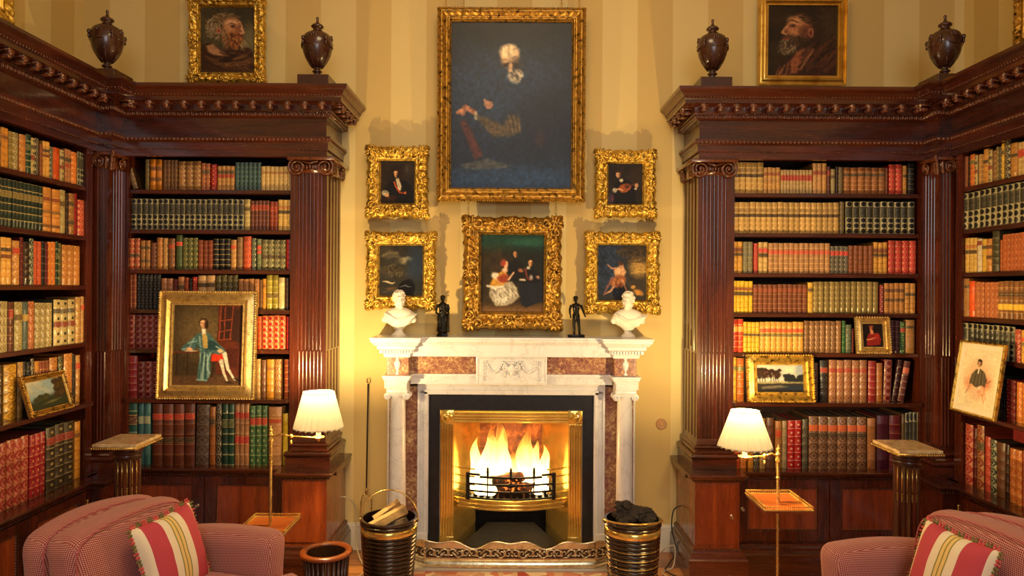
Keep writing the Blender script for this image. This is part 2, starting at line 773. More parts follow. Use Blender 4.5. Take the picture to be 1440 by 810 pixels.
def pilaster_shaft(mb, fx, fy, z0, z1, zs, face, side, back):
    """two adjacent fluted faces meeting at an outer corner.
    face: (x0, x1, y) front face towards the viewer; side: (y0, y1, x) return face; back: closing polygon points"""
    x0, x1, y = face
    y0, y1, xs = side
    for a, b, sg in ((z0, zs - .004, 1), (zs + .004, z1, -1), (zs - .004, zs + .004, 0)):
        dp = .007
        if sg == 0:
            fr = [(x0, y), (x1, y)]
            sd = [(xs, y1)]
        else:
            fr = [(px, y + (dp * -d / dp if False else -d)) for px, d in flute_poly(x0, x1, fx, dp if sg < 0 else .0045, -sg * -1 if False else sg)]
            sdir = 1 if xs > (x0 + x1) / 2 else -1
            sd = [(xs + sdir * d, py) for py, d in flute_poly(min(y0, y1), max(y0, y1), fy, dp if sg < 0 else .0045, sg)]
            sd = sd[1:]
        if xs < (x0 + x1) / 2:
            # side face on the left: order so the polygon stays simple
            fr = fr[::-1]
        poly = fr + sd + back
        mb.extrude(poly, a, b)
    return mb


def volute(mb, c, axis, r=.042, mir=1, n=44, turns=2.3):
    """spiral tube; axis 'y' = faces the viewer, 'x' = faces sideways"""
    pts, rr = [], []
    for i in range(n):
        t = i / (n - 1)
        a = t * turns * 2 * PI - PI / 2
        rad = r * (1 - t) ** .9 + .004
        u, v = rad * math.cos(a) * mir, rad * math.sin(a)
        pts.append((c[0] + u, c[1], c[2] - v) if axis == 'y' else (c[0], c[1] + u, c[2] - v))
        rr.append(.0068 * (1 - t * .45))
    mb.tube(pts, rr, 6)
    mb.ell(c, (.009, .009, .009), 8, 6)
    return mb


def bookcase_back(s):
    """s=-1 left of the fireplace, +1 right. returns the root"""
    nm = 'left' if s < 0 else 'right'
    Xc = 2.16 if s < 0 else 2.29
    blk = Xc + .075            # outer face line of the corner pier
    root = thing('bookcase', 'tall mahogany built-in bookcase facing the room, %s of the fireplace' % nm, 'bookcase', (s * 1.7, 4.25, 0))
    root_inv = Matrix.Translation((-s * 1.7, -4.25, 0))

    def put(mb, name, m, **kw):
        mb.xform(root_inv)
        return mb.build(name, m, root, **kw)

    path = [(-1.07, WALL), (-1.07, 4.08), (-blk, 4.08), (-blk, 3.95), (-blk - .075, 3.95), (-blk - .075, 2.3)]
    mir = Matrix.Scale(-1, 4, (1, 0, 0))

    def fix(mb):
        if s > 0:
            mb.xform(mir)
        return mb
    # path travels away from the wall with its outside on the right-hand side? flip so outward = towards the room
    pr = path[::-1]
    L = len(pr) - 1
    s0, s1 = L - 2, L          # the two segments of this unit

    def sw(prof):
        return fix(sweep(MB(), pr, [(-d, z) for d, z in prof] if False else prof, s0, s1))
    put(sw(CORN), 'cornice', M['mah_x'])
    put(sw(FRIEZE), 'frieze', M['mah_x'])
    put(sw(ARCH), 'architrave', M['mah_x'])
    mod, egg, bead = carve_mesh(pr, s0, s1)
    for q in mod:
        put(fix(q), 'carved_bracket', M['carved'], smooth=True)
    put(fix(egg), 'leaf_moulding', M['carved'], smooth=True)
    put(fix(bead), 'bead_moulding', M['carved'], smooth=True)
    # carcass
    OX0, OX1 = 2.223 if s < 0 else Xc + .075, 1.285
    b = MB()
    b.box((-blk, 4.11, OPEN_TOP + .01), (-1.08, WALL - .002, TOP - .01))
    put(fix(b), 'carcass_top', M['mah_x'])
    b = MB().box((-OX0 - .05, 4.425, LEDGE - .03), (-OX1 + .04, WALL - .002, OPEN_TOP + .02))
    put(fix(b), 'back_panel', M['back_wood'])
    b = MB().box((-OX0 - .045, 4.115, LEDGE), (-OX0, 4.43, OPEN_TOP + .012))
    put(fix(b), 'side_stile', M['mah_z'])
    b = MB().box((-OX1, 4.115, LEDGE), (-1.262, 4.43, OPEN_TOP + .012))
    put(fix(b), 'side_stile', M['mah_z'])
    for k, z in enumerate(H_SH_BACK):
        fr = 4.128
        if k == 5:
            fr = 4.088
        b = MB().cbox((-OX0 + .001, fr, z - .024), (-OX1 - .001, 4.424, z), .004)
        put(fix(b), 'shelf', M['shelf_wood'])
    # pilaster
    b = MB()
    pilaster_shaft(b, 7, 4, .775, 2.30, 1.27, (-1.262, -1.075, 4.118), (4.118, WALL - .004, -1.075), [(-1.262, WALL - .004)])
    put(fix(b), 'pilaster', M['mah_z'], angle=28)
    # pilaster base: plinth + torus mouldings
    b = MB()
    pb = [(-1.262, WALL - .004), (-1.262, 4.118), (-1.075, 4.118), (-1.075, WALL - .004)]
    prof = [(-.02, LEDGE), (.034, LEDGE), (.034, .655), (.030, .66)]
    for k in range(7):
        a = -PI / 2 + PI * k / 6
        prof.append((.030 + .013 * math.cos(a), .676 + .016 * math.sin(a)))
    prof += [(.018, .694), (.010, .704), (.010, .712)]
    for k in range(5):
        a = -PI / 2 + PI * k / 4
        prof.append((.010 + .011 * math.cos(a), .726 + .012 * math.sin(a)))
    prof += [(.004, .742), (.0, .775), (-.02, .775)]
    bb = MB()
    sweep(bb, pb, prof, 0, 3)
    put(fix(bb), 'pilaster_base', M['mah_x'], angle=35)
    # capital
    b = MB()
    b.cbox((-1.295, 4.066, 2.368), (-1.020, WALL - .004, 2.388), .006)
    b.box((-1.262, 4.11, 2.30), (-1.072, WALL - .004, 2.37))
    volute(b, (-1.243, 4.086, 2.330), 'y', .046, -1)
    volute(b, (-1.080, 4.086, 2.330), 'y', .046, 1)
    volute(b, (-1.044, 4.145, 2.330), 'x', .046, -1)
    volute(b, (-1.044, 4.365, 2.330), 'x', .046, 1)
    b.box((-1.075, 4.11, 2.30), (-1.046, 4.40, 2.37))
    for k in range(5):
        b.ell((-1.205 + k * .018, 4.10, 2.335 - .004 * (k % 2)), (.006, .010, .015), 6, 5)
    b.box((-1.21, 4.098, 2.312), (-1.13, 4.112, 2.318))
    for k in range(8):
        b.ell((-1.064, 4.19 + k * .018, 2.335), (.008, .006, .014), 6, 5)
    b.tube([(-1.215, 4.09, 2.364), (-1.17, 4.094, 2.352), (-1.12, 4.09, 2.364)], .006, 6)
    put(fix(b), 'capital', M['carved'], smooth=True)
    # ---- base cupboards
    y_c, y_p = 4.085, 3.995
    pathb = [(-1.035, WALL), (-1.035, y_p), (-1.285, y_p), (-1.285, y_c), (-blk + .0, y_c)]
    prb = pathb[::-1]
    led = [(-.05, .600), (.036, .600), (.040, .594), (.040, .588), (.030, .584), (.022, .572), (.010, .566), (.006, .556), (-.05, .556)]
    bb = sweep(MB(), prb, led, 0, 4)
    bb.box((-OX0 - .045, 4.08, .558), (-1.0, WALL - .002, .5995))
    bb.box((-1.285, 4.0, .558), (-1.04, 4.2, .5995))
    put(fix(bb), 'ledge', M['mah_x'])
    bead = MB()
    along(prb, 0, 4, .012, .016, lambda q, t, n: bead.ell((q.x, q.y, .561), .0045, 5, 4))
    put(fix(bead), 'bead_moulding', M['carved'], smooth=True)
    bb = MB()
    bb.box((-1.285, y_p, .02), (-1.035, WALL - .002, .56))
    put(fix(bb), 'pedestal_cupboard', M['mah_panel'])
    bb = MB()
    bb.box((-blk - .02, y_c, .02), (-1.285, WALL - .002, .56))
    put(fix(bb), 'cupboard_body', M['mah_z'])
    base = [(-.01, 0), (.040, 0), (.040, .125), (.034, .135), (.030, .150), (.016, .160), (.012, .172), (.012, .180), (.004, .186), (-.01, .186)]
    bb = sweep(MB(), prb, base, 0, 4)
    put(fix(bb), 'plinth', M['mah_x'])
    bead = MB()
    along(prb, 0, 4, .013, .016, lambda q, t, n: bead.ell((q.x, q.y, .176), .0045, 5, 4))
    put(fix(bead), 'bead_moulding', M['carved'], smooth=True)
    # doors
    wA, wB = -OX0 + .004, -1.292
    midx = (wA + wB) / 2
    for k, (a, c) in enumerate(((wA, midx - .002), (midx + .002, wB))):
        d = MB()
        st = .065
        z0, z1 = .20, .55
        yf = y_c - .014
        d.cbox((a, yf, z0), (a + st, y_c - .001, z1), .002)
        d.cbox((c - st, yf, z0), (c, y_c - .001, z1), .002)
        d.cbox((a + st, yf, z1 - .045), (c - st, y_c - .001, z1), .002)
        d.cbox((a + st, yf, z0), (c - st, y_c - .001, z0 + .06), .002)
        dr = put(fix(d), 'door', M['mah_z'])
        p = MB().box((a + st, y_c - .004, z0 + .06), (c - st, y_c - .0005, z1 - .045))
        p.xform(mir if s > 0 else Matrix())
        p.xform(root_inv)
        p.build('door_panel', M['mah_panel'], dr)
        q = MB()
        xx0, xx1, zz0, zz1 = a + st + .005, c - st - .005, z0 + .065, z1 - .05
        nx = int((xx1 - xx0) / .013)
        for i in range(nx + 1):
            x = xx0 + (xx1 - xx0) * i / nx
            q.ell((x, y_c - .006, zz0), (.006, .005, .0055), 5, 4)
            q.ell((x, y_c - .006, zz1), (.006, .005, .0055), 5, 4)
        nz = int((zz1 - zz0) / .013)
        for i in range(1, nz):
            z = zz0 + (zz1 - zz0) * i / nz
            q.ell((xx0, y_c - .006, z), (.0055, .005, .006), 5, 4)
            q.ell((xx1, y_c - .006, z), (.0055, .005, .006), 5, 4)
        q.xform(mir if s > 0 else Matrix())
        q.xform(root_inv)
        q.build('carved_border', M['carved'], dr, smooth=True)
        kx = (c - st / 2) if ((k == 0) == (s < 0)) else None
        if kx is not None:
            q = MB()
            q.lathe([(.009, 0), (.009, .003), (.005, .004)], (kx, yf, .385), 10, Matrix.Rotation(R(90), 3, 'X'))
            q.tube([(kx, yf, .385), (kx + .002, yf - .022, .387)], .0028, 6)
            ring = [(kx + .002, yf - .022 - .011 - .011 * math.cos(i * PI / 6), .387 + .011 * math.sin(i * PI / 6)) for i in range(12)]
            q.tube(ring, .0022, 5, closed=True)
            q.xform(mir if s > 0 else Matrix())
            q.xform(root_inv)
            q.build('key', M['keymetal'], dr, smooth=True)
    # pedestal door outline and key
    d = MB().cbox((-1.272, y_p - .006, .205), (-1.048, y_p, .545), .002)
    dr = put(fix(d), 'door', M['mah_panel'])
    q = MB()
    kx = -1.075 if s < 0 else -1.268 + .03
    if s > 0:
        q.lathe([(.008, 0), (.008, .003)], (kx, y_p - .006, .37), 10, Matrix.Rotation(R(90), 3, 'X'))
        q.tube([(kx, y_p - .006, .37), (kx + .003, y_p - .026, .368)], .003, 6)
        q.ell((kx + .003, y_p - .034, .366), (.004, .010, .012), 8, 6)
        q.xform(mir)
        q.xform(root_inv)
        q.build('key', M['keymetal'], dr, smooth=True)
    return root


H_SIDE_L = [2.178, 1.908, 1.640, 1.330, 1.010]
H_SIDE_R = [2.200, 1.972, 1.738, 1.500, 1.292, 1.000]
Y_NEAR = 2.35


def bookcase_side(s):
    nm = 'left' if s < 0 else 'right'
    Xc = 2.16 if s < 0 else 2.29
    blk = Xc + .075
    fr = blk + .075
    X_W = -XL if s < 0 else XR
    ox = s * (fr + .2)
    root = thing('bookcase', 'tall mahogany built-in bookcase along the %s side wall' % nm, 'bookcase', (ox, 3.2, 0))
    inv = Matrix.Translation((-ox, -3.2, 0))
    mir = Matrix.Scale(-1, 4, (1, 0, 0))

    def put(mb, name, m, **kw):
        if s > 0:
            mb.xform(mir)
        mb.xform(inv)
        return mb.build(name, m, root, **kw)
    path = [(-1.07, WALL), (-1.07, 4.08), (-blk, 4.08), (-blk, 3.95), (-fr, 3.95), (-fr, Y_NEAR)]
    pr = path[::-1]
    for prof, n in ((CORN, 'cornice'), (FRIEZE, 'frieze'), (ARCH, 'architrave')):
        put(sweep(MB(), pr, prof, 0, 3), n, M['mah_y'])
    mod, egg, bead = carve_mesh(pr, 0, 3)
    for q in mod:
        put(q, 'carved_bracket', M['carved'], smooth=True)
    put(egg, 'leaf_moulding', M['carved'], smooth=True)
    put(bead, 'bead_moulding', M['carved'], smooth=True)
    XO = fr + .012
    XB = X_W - .004
    OY = 3.872
    b = MB().box((-XB, Y_NEAR, OPEN_TOP + .01), (-fr - .02, 3.96, TOP - .01))
    b.box((-XB, 3.955, OPEN_TOP + .01), (-blk - .004, WALL - .002, TOP - .01))
    put(b, 'carcass_top', M['mah_y'])
    put(MB().box((-XB, Y_NEAR, .58), (-XB + .02, OY + .03, OPEN_TOP + .02)), 'back_panel', M['back_wood'])
    put(MB().box((-XB + .02, OY, .6), (-fr - .01, OY + .06, OPEN_TOP + .012)), 'side_stile', M['mah_z'])
    put(MB().box((-XB + .02, Y_NEAR, .6), (-fr - .01, Y_NEAR + .06, OPEN_TOP + .012)), 'side_stile', M['mah_z'])
    hs = H_SIDE_L if s < 0 else H_SIDE_R
    for k, z in enumerate(hs):
        f2 = XO
        if k == len(hs) - 1:
            f2 = XO - .045 if s > 0 else XO - .05
        put(MB().cbox((-XB + .02, Y_NEAR + .062, z - .024), (-f2, OY - .001, z), .004), 'shelf', M['shelf_wood_y'])
    # corner pier with two fluted faces
    px = blk + .015
    b = MB()
    pilaster_shaft(b, 3, 4, .775, 2.30, 1.27, (-fr - .03, -px, 3.972), (3.972, 4.12, -px), [(-px, 4.40), (-fr - .03, 4.40)])
    put(b, 'pilaster', M['mah_z'], angle=28)
    b = MB()
    pb = [(-fr - .03, 3.972), (-px, 3.972), (-px, 4.40)]
    prof = [(-.02, LEDGE), (.034, LEDGE), (.034, .655), (.030, .66)]
    for k in range(7):
        a = -PI / 2 + PI * k / 6
        prof.append((.030 + .013 * math.cos(a), .676 + .016 * math.sin(a)))
    prof += [(.018, .694), (.010, .704), (.010, .712)]
    for k in range(5):
        a = -PI / 2 + PI * k / 4
        prof.append((.010 + .011 * math.cos(a), .726 + .012 * math.sin(a)))
    prof += [(.004, .742), (.0, .775), (-.02, .775)]
    sweep(b, pb, prof, 0, 2)
    put(b, 'pilaster_base', M['mah_x'], angle=35)
    b = MB()
    b.cbox((-fr - .03, 3.945, 2.366), (-px + .03, 4.11, 2.386), .005)
    b.box((-fr - .03, 3.965, 2.30), (-px + .004, 4.10, 2.37))
    volute(b, (-fr + .005, 3.958, 2.336), 'y', .030, -1)
    volute(b, (-px + .012, 4.075, 2.336), 'x', .030, 1)
    for k in range(7):      # corner acanthus
        t = k / 6
        b.ell((-px + .010 + .024 * t ** 2, 3.965 - .024 * t ** 2, 2.295 + .085 * t), (.010, .010, .014), 6, 5)
        b.ell((-px - .018 + .010 * t, 3.960 - .012 * t, 2.300 + .05 * t), (.009, .006, .010), 6, 5)
        b.ell((-px + .006 + .012 * t, 3.995 - .010 * t, 2.300 + .05 * t), (.006, .009, .010), 6, 5)
    put(b, 'capital', M['carved'], smooth=True)
    # base
    bx = Xc + .085       # body front plane (ledge line is .04 in front)
    pxx = blk - .055
    pathb = [(-pxx, 4.12), (-pxx, 3.80), (-bx - .02, 3.80), (-bx - .02, Y_NEAR)]
    prb = pathb[::-1]
    led = [(-.05, .600), (.036, .600), (.040, .594), (.040, .588), (.030, .584), (.022, .572), (.010, .566), (.006, .556), (-.05, .556)]
    b = sweep(MB(), prb, led, 0, 3)
    b.box((-XB, Y_NEAR, .558), (-bx - .04, 4.12, .5995))
    b.box((-bx - .06, 3.83, .558), (-pxx - .03, 4.12, .5995))
    put(b, 'ledge', M['mah_y'])
    bead = MB()
    along(prb, 0, 3, .012, .016, lambda q, t, n: bead.ell((q.x, q.y, .561), .0045, 5, 4))
    put(bead, 'bead_moulding', M['carved'], smooth=True)
    put(MB().box((-XB, Y_NEAR, .02), (-bx - .02, 3.81, .56)), 'cupboard_body', M['mah_z'])
    put(MB().box((-XB, 3.80, .02), (-pxx, 4.12, .56)), 'pedestal_cupboard', M['mah_z'])
    base = [(-.01, 0), (.040, 0), (.040, .125), (.034, .135), (.030, .150), (.016, .160), (.012, .172), (.012, .180), (.004, .186), (-.01, .186)]
    put(sweep(MB(), prb, base, 0, 3), 'plinth', M['mah_y'])
    # doors on the long face
    xf = -bx - .02
    edges = [3.775, 3.32, 2.87, 2.42]
    for i in range(3):
        c, a = edges[i] - .003, edges[i + 1] + .003
        z0, z1, st = .20, .55, .065
        d = MB()
        d.cbox((xf, a, z0), (xf + .014, a + st, z1), .002)
        d.cbox((xf, c - st, z0), (xf + .014, c, z1), .002)
        d.cbox((xf, a + st, z1 - .045), (xf + .014, c - st, z1), .002)
        d.cbox((xf, a + st, z0), (xf + .014, c - st, z0 + .06), .002)
        dr = put(d, 'door', M['mah_z'])
        p = MB().box((xf, a + st, z0 + .06), (xf + .004, c - st, z1 - .045))
        if s > 0:
            p.xform(mir)
        p.xform(inv)
        p.build('door_panel', M['mah_panel'], dr)
        q = MB()
        yy0, yy1, zz0, zz1 = a + st + .005, c - st - .005, z0 + .065, z1 - .05
        n = int((yy1 - yy0) / .013)
        for j in range(n + 1):
            y = yy0 + (yy1 - yy0) * j / n
            q.ell((xf + .006, y, zz0), (.005, .006, .0055), 5, 4)
            q.ell((xf + .006, y, zz1), (.005, .006, .0055), 5, 4)
        n = int((zz1 - zz0) / .013)
        for j in range(1, n):
            z = zz0 + (zz1 - zz0) * j / n
            q.ell((xf + .006, yy0, z), (.005, .0055, .006), 5, 4)
            q.ell((xf + .006, yy1, z), (.005, .0055, .006), 5, 4)
        if s > 0:
            q.xform(mir)
        q.xform(inv)
        q.build('carved_border', M['carved'], dr, smooth=True)
        if i == 0:
            q = MB()
            ky = c + .006
            q.lathe([(.0045, 0), (.006, .004), (.0045, .008), (.0045, .055), (.006, .059), (.0045, .063)], (xf + .017, ky, .44), 8)
            if s > 0:
                q.xform(mir)
            q.xform(inv)
            hq = q.build('hinge', M['brass'], dr, smooth=True)
            h2 = hq.copy()
            COL.objects.link(h2)
            h2.parent = dr
            h2.location = (0, 0, -.205)
    return root


for s_ in (-1, 1):
    bookcase_back(s_)
for s_ in (-1, 1):
    bookcase_side(s_)
# ================================================================== books
DK = (24, 22, 22)
RD = (170, 34, 30)
BR = (92, 44, 22)
# name: (words, base colour, pattern, gilt colour, labels [(v0, v1, colour)])
ST = {
    'spot': ('spotted brown', (104, 74, 44), 'orn', (180, 150, 96), []),
    'olive': ('olive brown', (98, 80, 44), 'orn', (170, 146, 86), []),
    'olived': ('dark olive gilt', (58, 60, 34), 'orn', (170, 156, 92), []),
    'amber2': ('bright amber', (226, 140, 34), 'plain', (190, 104, 24), [(.62, .75, (96, 48, 20)), (.28, .40, (96, 48, 20))]),
    'brg': ('dark brown gilt', (92, 54, 30), 'orn', (176, 132, 74), []),
    'tanor': ('tan ornate', (150, 98, 52), 'orn', (224, 180, 110), []),
    'redtan': ('reddish tan', (170, 68, 40), 'orn', (226, 180, 110), [(.60, .74, (70, 60, 40))]),
    'crim': ('crimson', (176, 26, 30), 'dots', (224, 150, 90), []),
    'tan2': ('pale tan', (206, 154, 86), 'lines', (160, 108, 54), [(.68, .80, (48, 42, 34)), (.52, .64, (160, 30, 34))]),
    'teal': ('dark teal gilt', (22, 62, 72), 'orn', (124, 152, 132), []),
    'creamg': ('pale gold', (214, 176, 98), 'orn', (236, 208, 140), [(.68, .78, (160, 112, 60))]),
    'cell': ('black and cream', (176, 168, 128), 'cells', (22, 24, 26), []),
    'creamol': ('cream olive', (170, 150, 92), 'orn', (206, 188, 130), [(.62, .74, (70, 60, 40))]),
    'brr': ('brown', (112, 60, 40), 'lines', (170, 112, 74), [(.68, .86, (150, 30, 30))]),
    'redbr': ('reddish brown', (150, 62, 32), 'lines', (206, 124, 70), [(.66, .82, (160, 34, 30))]),
    'goldc': ('golden cream', (224, 182, 92), 'lines', (240, 210, 130), [(.70, .80, (176, 110, 60)), (.54, .65, (40, 34, 26))]),
    'redg': ('red gilt', (176, 42, 34), 'orn', (224, 176, 110), [(.40, .50, (30, 26, 24))]),
    'tand': ('tan', (160, 104, 52), 'orn', (204, 156, 90), [(.70, .80, (46, 40, 34)), (.24, .34, (46, 40, 34))]),
    'maroor': ('maroon ornate', (84, 26, 26), 'orn', (196, 140, 100), []),
    'tanorg': ('orange tan', (190, 118, 54), 'orn', (216, 158, 84), []),
    'brrl': ('brown gilt', (112, 66, 38), 'orn', (170, 120, 70), [(.68, .80, (160, 30, 30))]),
    'greenr': ('plain green', (74, 92, 52), 'lines', (60, 74, 44), [(.68, .80, (186, 48, 40))]),
    'green': ('green gilt', (52, 68, 34), 'orn', (186, 172, 96), []),
    'rbrown': ('russet', (134, 62, 34), 'lines', (186, 120, 70), []),
    'blackg': ('black gilt-lined', (26, 26, 30), 'lines', (190, 160, 100), []),
    'tanred': ('tan gilt', (196, 138, 74), 'orn', (226, 184, 116), [(.70, .82, (196, 60, 40))]),
    'greyt': ('greyish tan', (146, 112, 76), 'lines', (110, 84, 56), []),
    'orange': ('orange red', (206, 82, 46), 'orn', (220, 118, 74), []),
    'dkgw': ('dark green ornate', (26, 52, 40), 'orn', (206, 200, 160), []),
    'grnlab': ('pale green', (128, 136, 92), 'lines', (90, 96, 60), [(.66, .78, (206, 60, 46)), (.52, .62, (206, 60, 46))]),
    'oldk': ('olive gilt', (96, 92, 60), 'orn', (196, 184, 130), [(.38, .50, (34, 36, 34))]),
    'redp': ('plain red', (156, 30, 26), 'lines', (110, 20, 18), []),
    'navyd': ('navy gilt-dotted', (20, 26, 36), 'dots', (120, 110, 80), []),
    'pinkt': ('pinkish tan', (184, 126, 88), 'lines', (150, 96, 64), [(.42, .60, (150, 56, 50))]),
    'maroon': ('maroon', (104, 24, 28), 'lines', (150, 80, 56), []),
    'tanb': ('tan', (190, 128, 80), 'lines', (140, 90, 54), [(.62, .74, (30, 26, 26)), (.46, .56, (150, 40, 34))]),
    'black': ('black', (22, 22, 24), 'lines', (110, 96, 66), []),
    'paleb': ('pale tan wide', (206, 166, 116), 'plain', (176, 130, 84), [(.66, .78, (26, 24, 24))]),
    'olivek': ('dark olive', (58, 56, 36), 'orn', (150, 134, 84), []),
    'tanpl': ('light brown', (172, 116, 68), 'lines', (196, 146, 92), []),
    'amber': ('amber', (220, 150, 48), 'lines', (180, 110, 34), [(.72, .80, (110, 60, 24))]),
    'olyel': ('olive yellow', (158, 142, 48), 'lines', (206, 192, 96), [(.34, .48, (84, 72, 30))]),
    'cream': ('cream', (232, 212, 150), 'plain', (200, 170, 110), []),
    'dkbr': ('dark brown', (58, 34, 22), 'lines', (110, 74, 44), []),
    'rcell': ('deep crimson gilt', (120, 18, 22), 'rcell', (200, 128, 108), []),
    'rcellb': ('bright red gilt', (190, 36, 24), 'rcell', (240, 180, 104), []),
    'tangl': ('tan gilt', (186, 136, 74), 'orn', (226, 186, 116), []),
    'navys': ('navy silver-lined', (34, 52, 72), 'lines', (170, 180, 170), []),
    'greend': ('dark green', (30, 76, 66), 'lines', (130, 150, 120), [(.62, .78, (70, 40, 36))]),
    'tealb': ('teal blue', (62, 112, 116), 'plain', (50, 96, 100), [(.66, .78, (140, 156, 130))]),
    'bigbr': ('tall brown', (112, 56, 34), 'lines', (150, 90, 56), [(.74, .84, (176, 30, 38)), (.36, .45, (34, 24, 24))]),
    'gryor': ('dark grey-brown ornate', (84, 66, 54), 'orn', (124, 102, 84), []),
    'ambk': ('amber brown', (176, 104, 42), 'lines', (130, 70, 28), [(.68, .80, (30, 24, 22))]),
    'darkcr': ('dark cream-ornamented', (40, 34, 30), 'orn', (196, 180, 140), []),
    'dgreen': ('dark green gilt', (26, 66, 48), 'lines', (176, 170, 124), [(.60, .74, (60, 84, 56))]),
    'tan2r': ('tan', (178, 126, 80), 'lines', (206, 160, 110), [(.74, .84, (176, 28, 40)), (.34, .46, (176, 28, 40))]),
    'greent': ('green', (66, 110, 62), 'dots', (186, 190, 130), [(.68, .80, (176, 40, 40))]),
    'palerd': ('pale tan', (206, 152, 96), 'lines', (176, 116, 66), [(.72, .79, (170, 44, 30))]),
    'yellow': ('yellow', (232, 196, 44), 'plain', (206, 160, 30), []),
    'tangk': ('golden tan ornate', (206, 160, 84), 'orn', (240, 208, 136), [(.68, .78, (150, 120, 70)), (.52, .62, (30, 28, 24))]),
    'ambr2': ('yellow tan', (220, 166, 84), 'lines', (236, 192, 110), [(.68, .80, (150, 74, 46)), (.42, .52, (170, 124, 72))]),
    'smallr': ('small pale', (206, 172, 108), 'lines', (236, 208, 150), [(.54, .78, (170, 40, 40))]),
    'tanr1': ('golden tan', (206, 150, 84), 'orn', (236, 190, 120), [(.62, .74, (150, 50, 40))]),
    'ambpl': ('plain amber', (222, 164, 80), 'plain', (190, 120, 50), [(.62, .74, (130, 60, 36))]),
    'brbk': ('tan brown', (172, 112, 62), 'lines', (222, 166, 108), [(.66, .76, (40, 36, 30))]),
    'bred': ('bright red', (206, 24, 28), 'orn', (236, 150, 110), []),
    'ambdk': ('amber', (216, 156, 76), 'lines', (180, 110, 44), [(.58, .68, (40, 34, 30))]),
    'grgr': ('grey green', (140, 132, 96), 'lines', (176, 168, 124), [(.52, .64, (90, 100, 90))]),
    'redsm': ('red', (196, 62, 48), 'orn', (216, 110, 84), []),
    'yelrb': ('pale yellow', (222, 186, 112), 'lines', (190, 150, 80), [(.66, .80, (196, 50, 60)), (.52, .64, (34, 32, 30))]),
    'tanset': ('tan gilt', (196, 146, 92), 'lines', (240, 200, 140), [(.64, .76, (206, 76, 60))]),
    'blkred': ('black and cream', (64, 58, 52), 'orn', (190, 176, 140), [(.66, .82, (196, 40, 50))]),
    'cocoa': ('chestnut', (150, 88, 48), 'lines', (120, 66, 34), []),
    'amb2d': ('amber', (230, 172, 74), 'lines', (190, 126, 44), [(.68, .80, (104, 40, 34)), (.54, .64, (40, 30, 26))]),
    'ylw2': ('yellow', (240, 198, 50), 'lines', (214, 164, 34), [(.70, .80, (130, 60, 30)), (.54, .66, (36, 28, 22))]),
    'brset': ('reddish brown gilt', (130, 72, 44), 'lines', (196, 140, 84), [(.74, .86, (130, 44, 32))]),
    'olset': ('olive brown gilt', (132, 112, 62), 'orn', (190, 166, 96), []),
    'ylw1': ('yellow', (232, 188, 74), 'lines', (200, 150, 44), [(.70, .80, (60, 60, 50))]),
    'redw': ('red white-dotted', (150, 34, 34), 'dots', (222, 206, 180), []),
    'ambrn': ('amber brown', (196, 134, 66), 'lines', (226, 168, 96), [(.70, .82, (84, 44, 24)), (.40, .50, (60, 36, 24))]),
    'redam': ('red and amber', (206, 66, 44), 'lines', (236, 170, 90), [(.62, .78, (230, 160, 70))]),
    'ylbk': ('yellow', (240, 196, 56), 'lines', (206, 150, 34), [(.54, .62, (30, 26, 22))]),
    'ylset': ('golden yellow', (226, 162, 66), 'orn', (246, 204, 110), [(.66, .78, (206, 70, 40)), (.52, .62, (104, 96, 50))]),
    'gbrown': ('brown gilt', (122, 78, 50), 'orn', (206, 162, 104), []),
    'grn1': ('green', (40, 104, 54), 'lines', (150, 170, 100), []),
    'grgn': ('grey green', (104, 116, 92), 'lines', (140, 150, 120), [(.66, .80, (60, 84, 74))]),
    'purp': ('dark purple', (74, 24, 42), 'lines', (150, 110, 90), []),
    'tanbk': ('light tan', (186, 134, 76), 'plain', (150, 100, 50), [(.74, .82, (30, 26, 24))]),
    'ylgr': ('yellow', (226, 176, 60), 'lines', (196, 130, 34), [(.70, .80, (90, 100, 50))]),
    'orgr': ('orange', (216, 118, 50), 'lines', (240, 170, 84), [(.70, .80, (90, 100, 50))]),
    'brgry': ('greyish brown', (112, 80, 62), 'orn', (150, 116, 90), []),
    'blkrl': ('black', (34, 32, 34), 'orn', (84, 76, 70), [(.70, .82, (150, 34, 44))]),
    'brrset': ('brown gilt', (158, 100, 68), 'orn', (206, 154, 108), [(.70, .80, (160, 34, 44))]),
    'redbig': ('plain red', (160, 44, 46), 'lines', (196, 120, 90), []),
    'tanpn': ('tan', (186, 116, 62), 'lines', (160, 92, 44), []),
    'redbo': ('red-brown ornate', (120, 36, 34), 'rcell', (196, 130, 104), []),
    'pbr': ('purple-brown', (110, 58, 54), 'lines', (180, 140, 120), [(.70, .84, (196, 84, 70))]),
    'dmar': ('dark maroon', (62, 24, 28), 'lines', (140, 100, 90), []),
    'orrd': ('orange-red', (214, 84, 30), 'lines', (240, 150, 70), []),
    'brbig': ('brown', (120, 78, 52), 'lines', (90, 54, 34), []),
    'ambrl': ('amber brown', (190, 128, 64), 'lines', (150, 90, 40), [(.66, .80, (190, 50, 30))]),
    'greyb': ('greyish cream', (180, 156, 112), 'lines', (150, 124, 80), []),
    'redd': ('bright red', (196, 28, 34), 'dots', (236, 190, 150), []),
    'dkgry': ('dark grey-olive', (76, 70, 54), 'orn', (150, 142, 112), []),
    'sixbr': ('brown ornate', (116, 78, 56), 'orn', (186, 142, 104), [(.72, .84, (206, 86, 50)), (.60, .69, (30, 28, 36))]),
    'tanw': ('wide tan', (176, 116, 66), 'plain', (150, 90, 44), []),
    'purpl': ('deep purple', (78, 22, 44), 'plain', (60, 16, 34), []),
    'gryc': ('brown', (110, 88, 60), 'plain', (84, 66, 44), []),
    'bgreen': ('dark green banded', (34, 52, 44), 'lines', (186, 160, 100), [(.62, .76, (110, 100, 60))]),
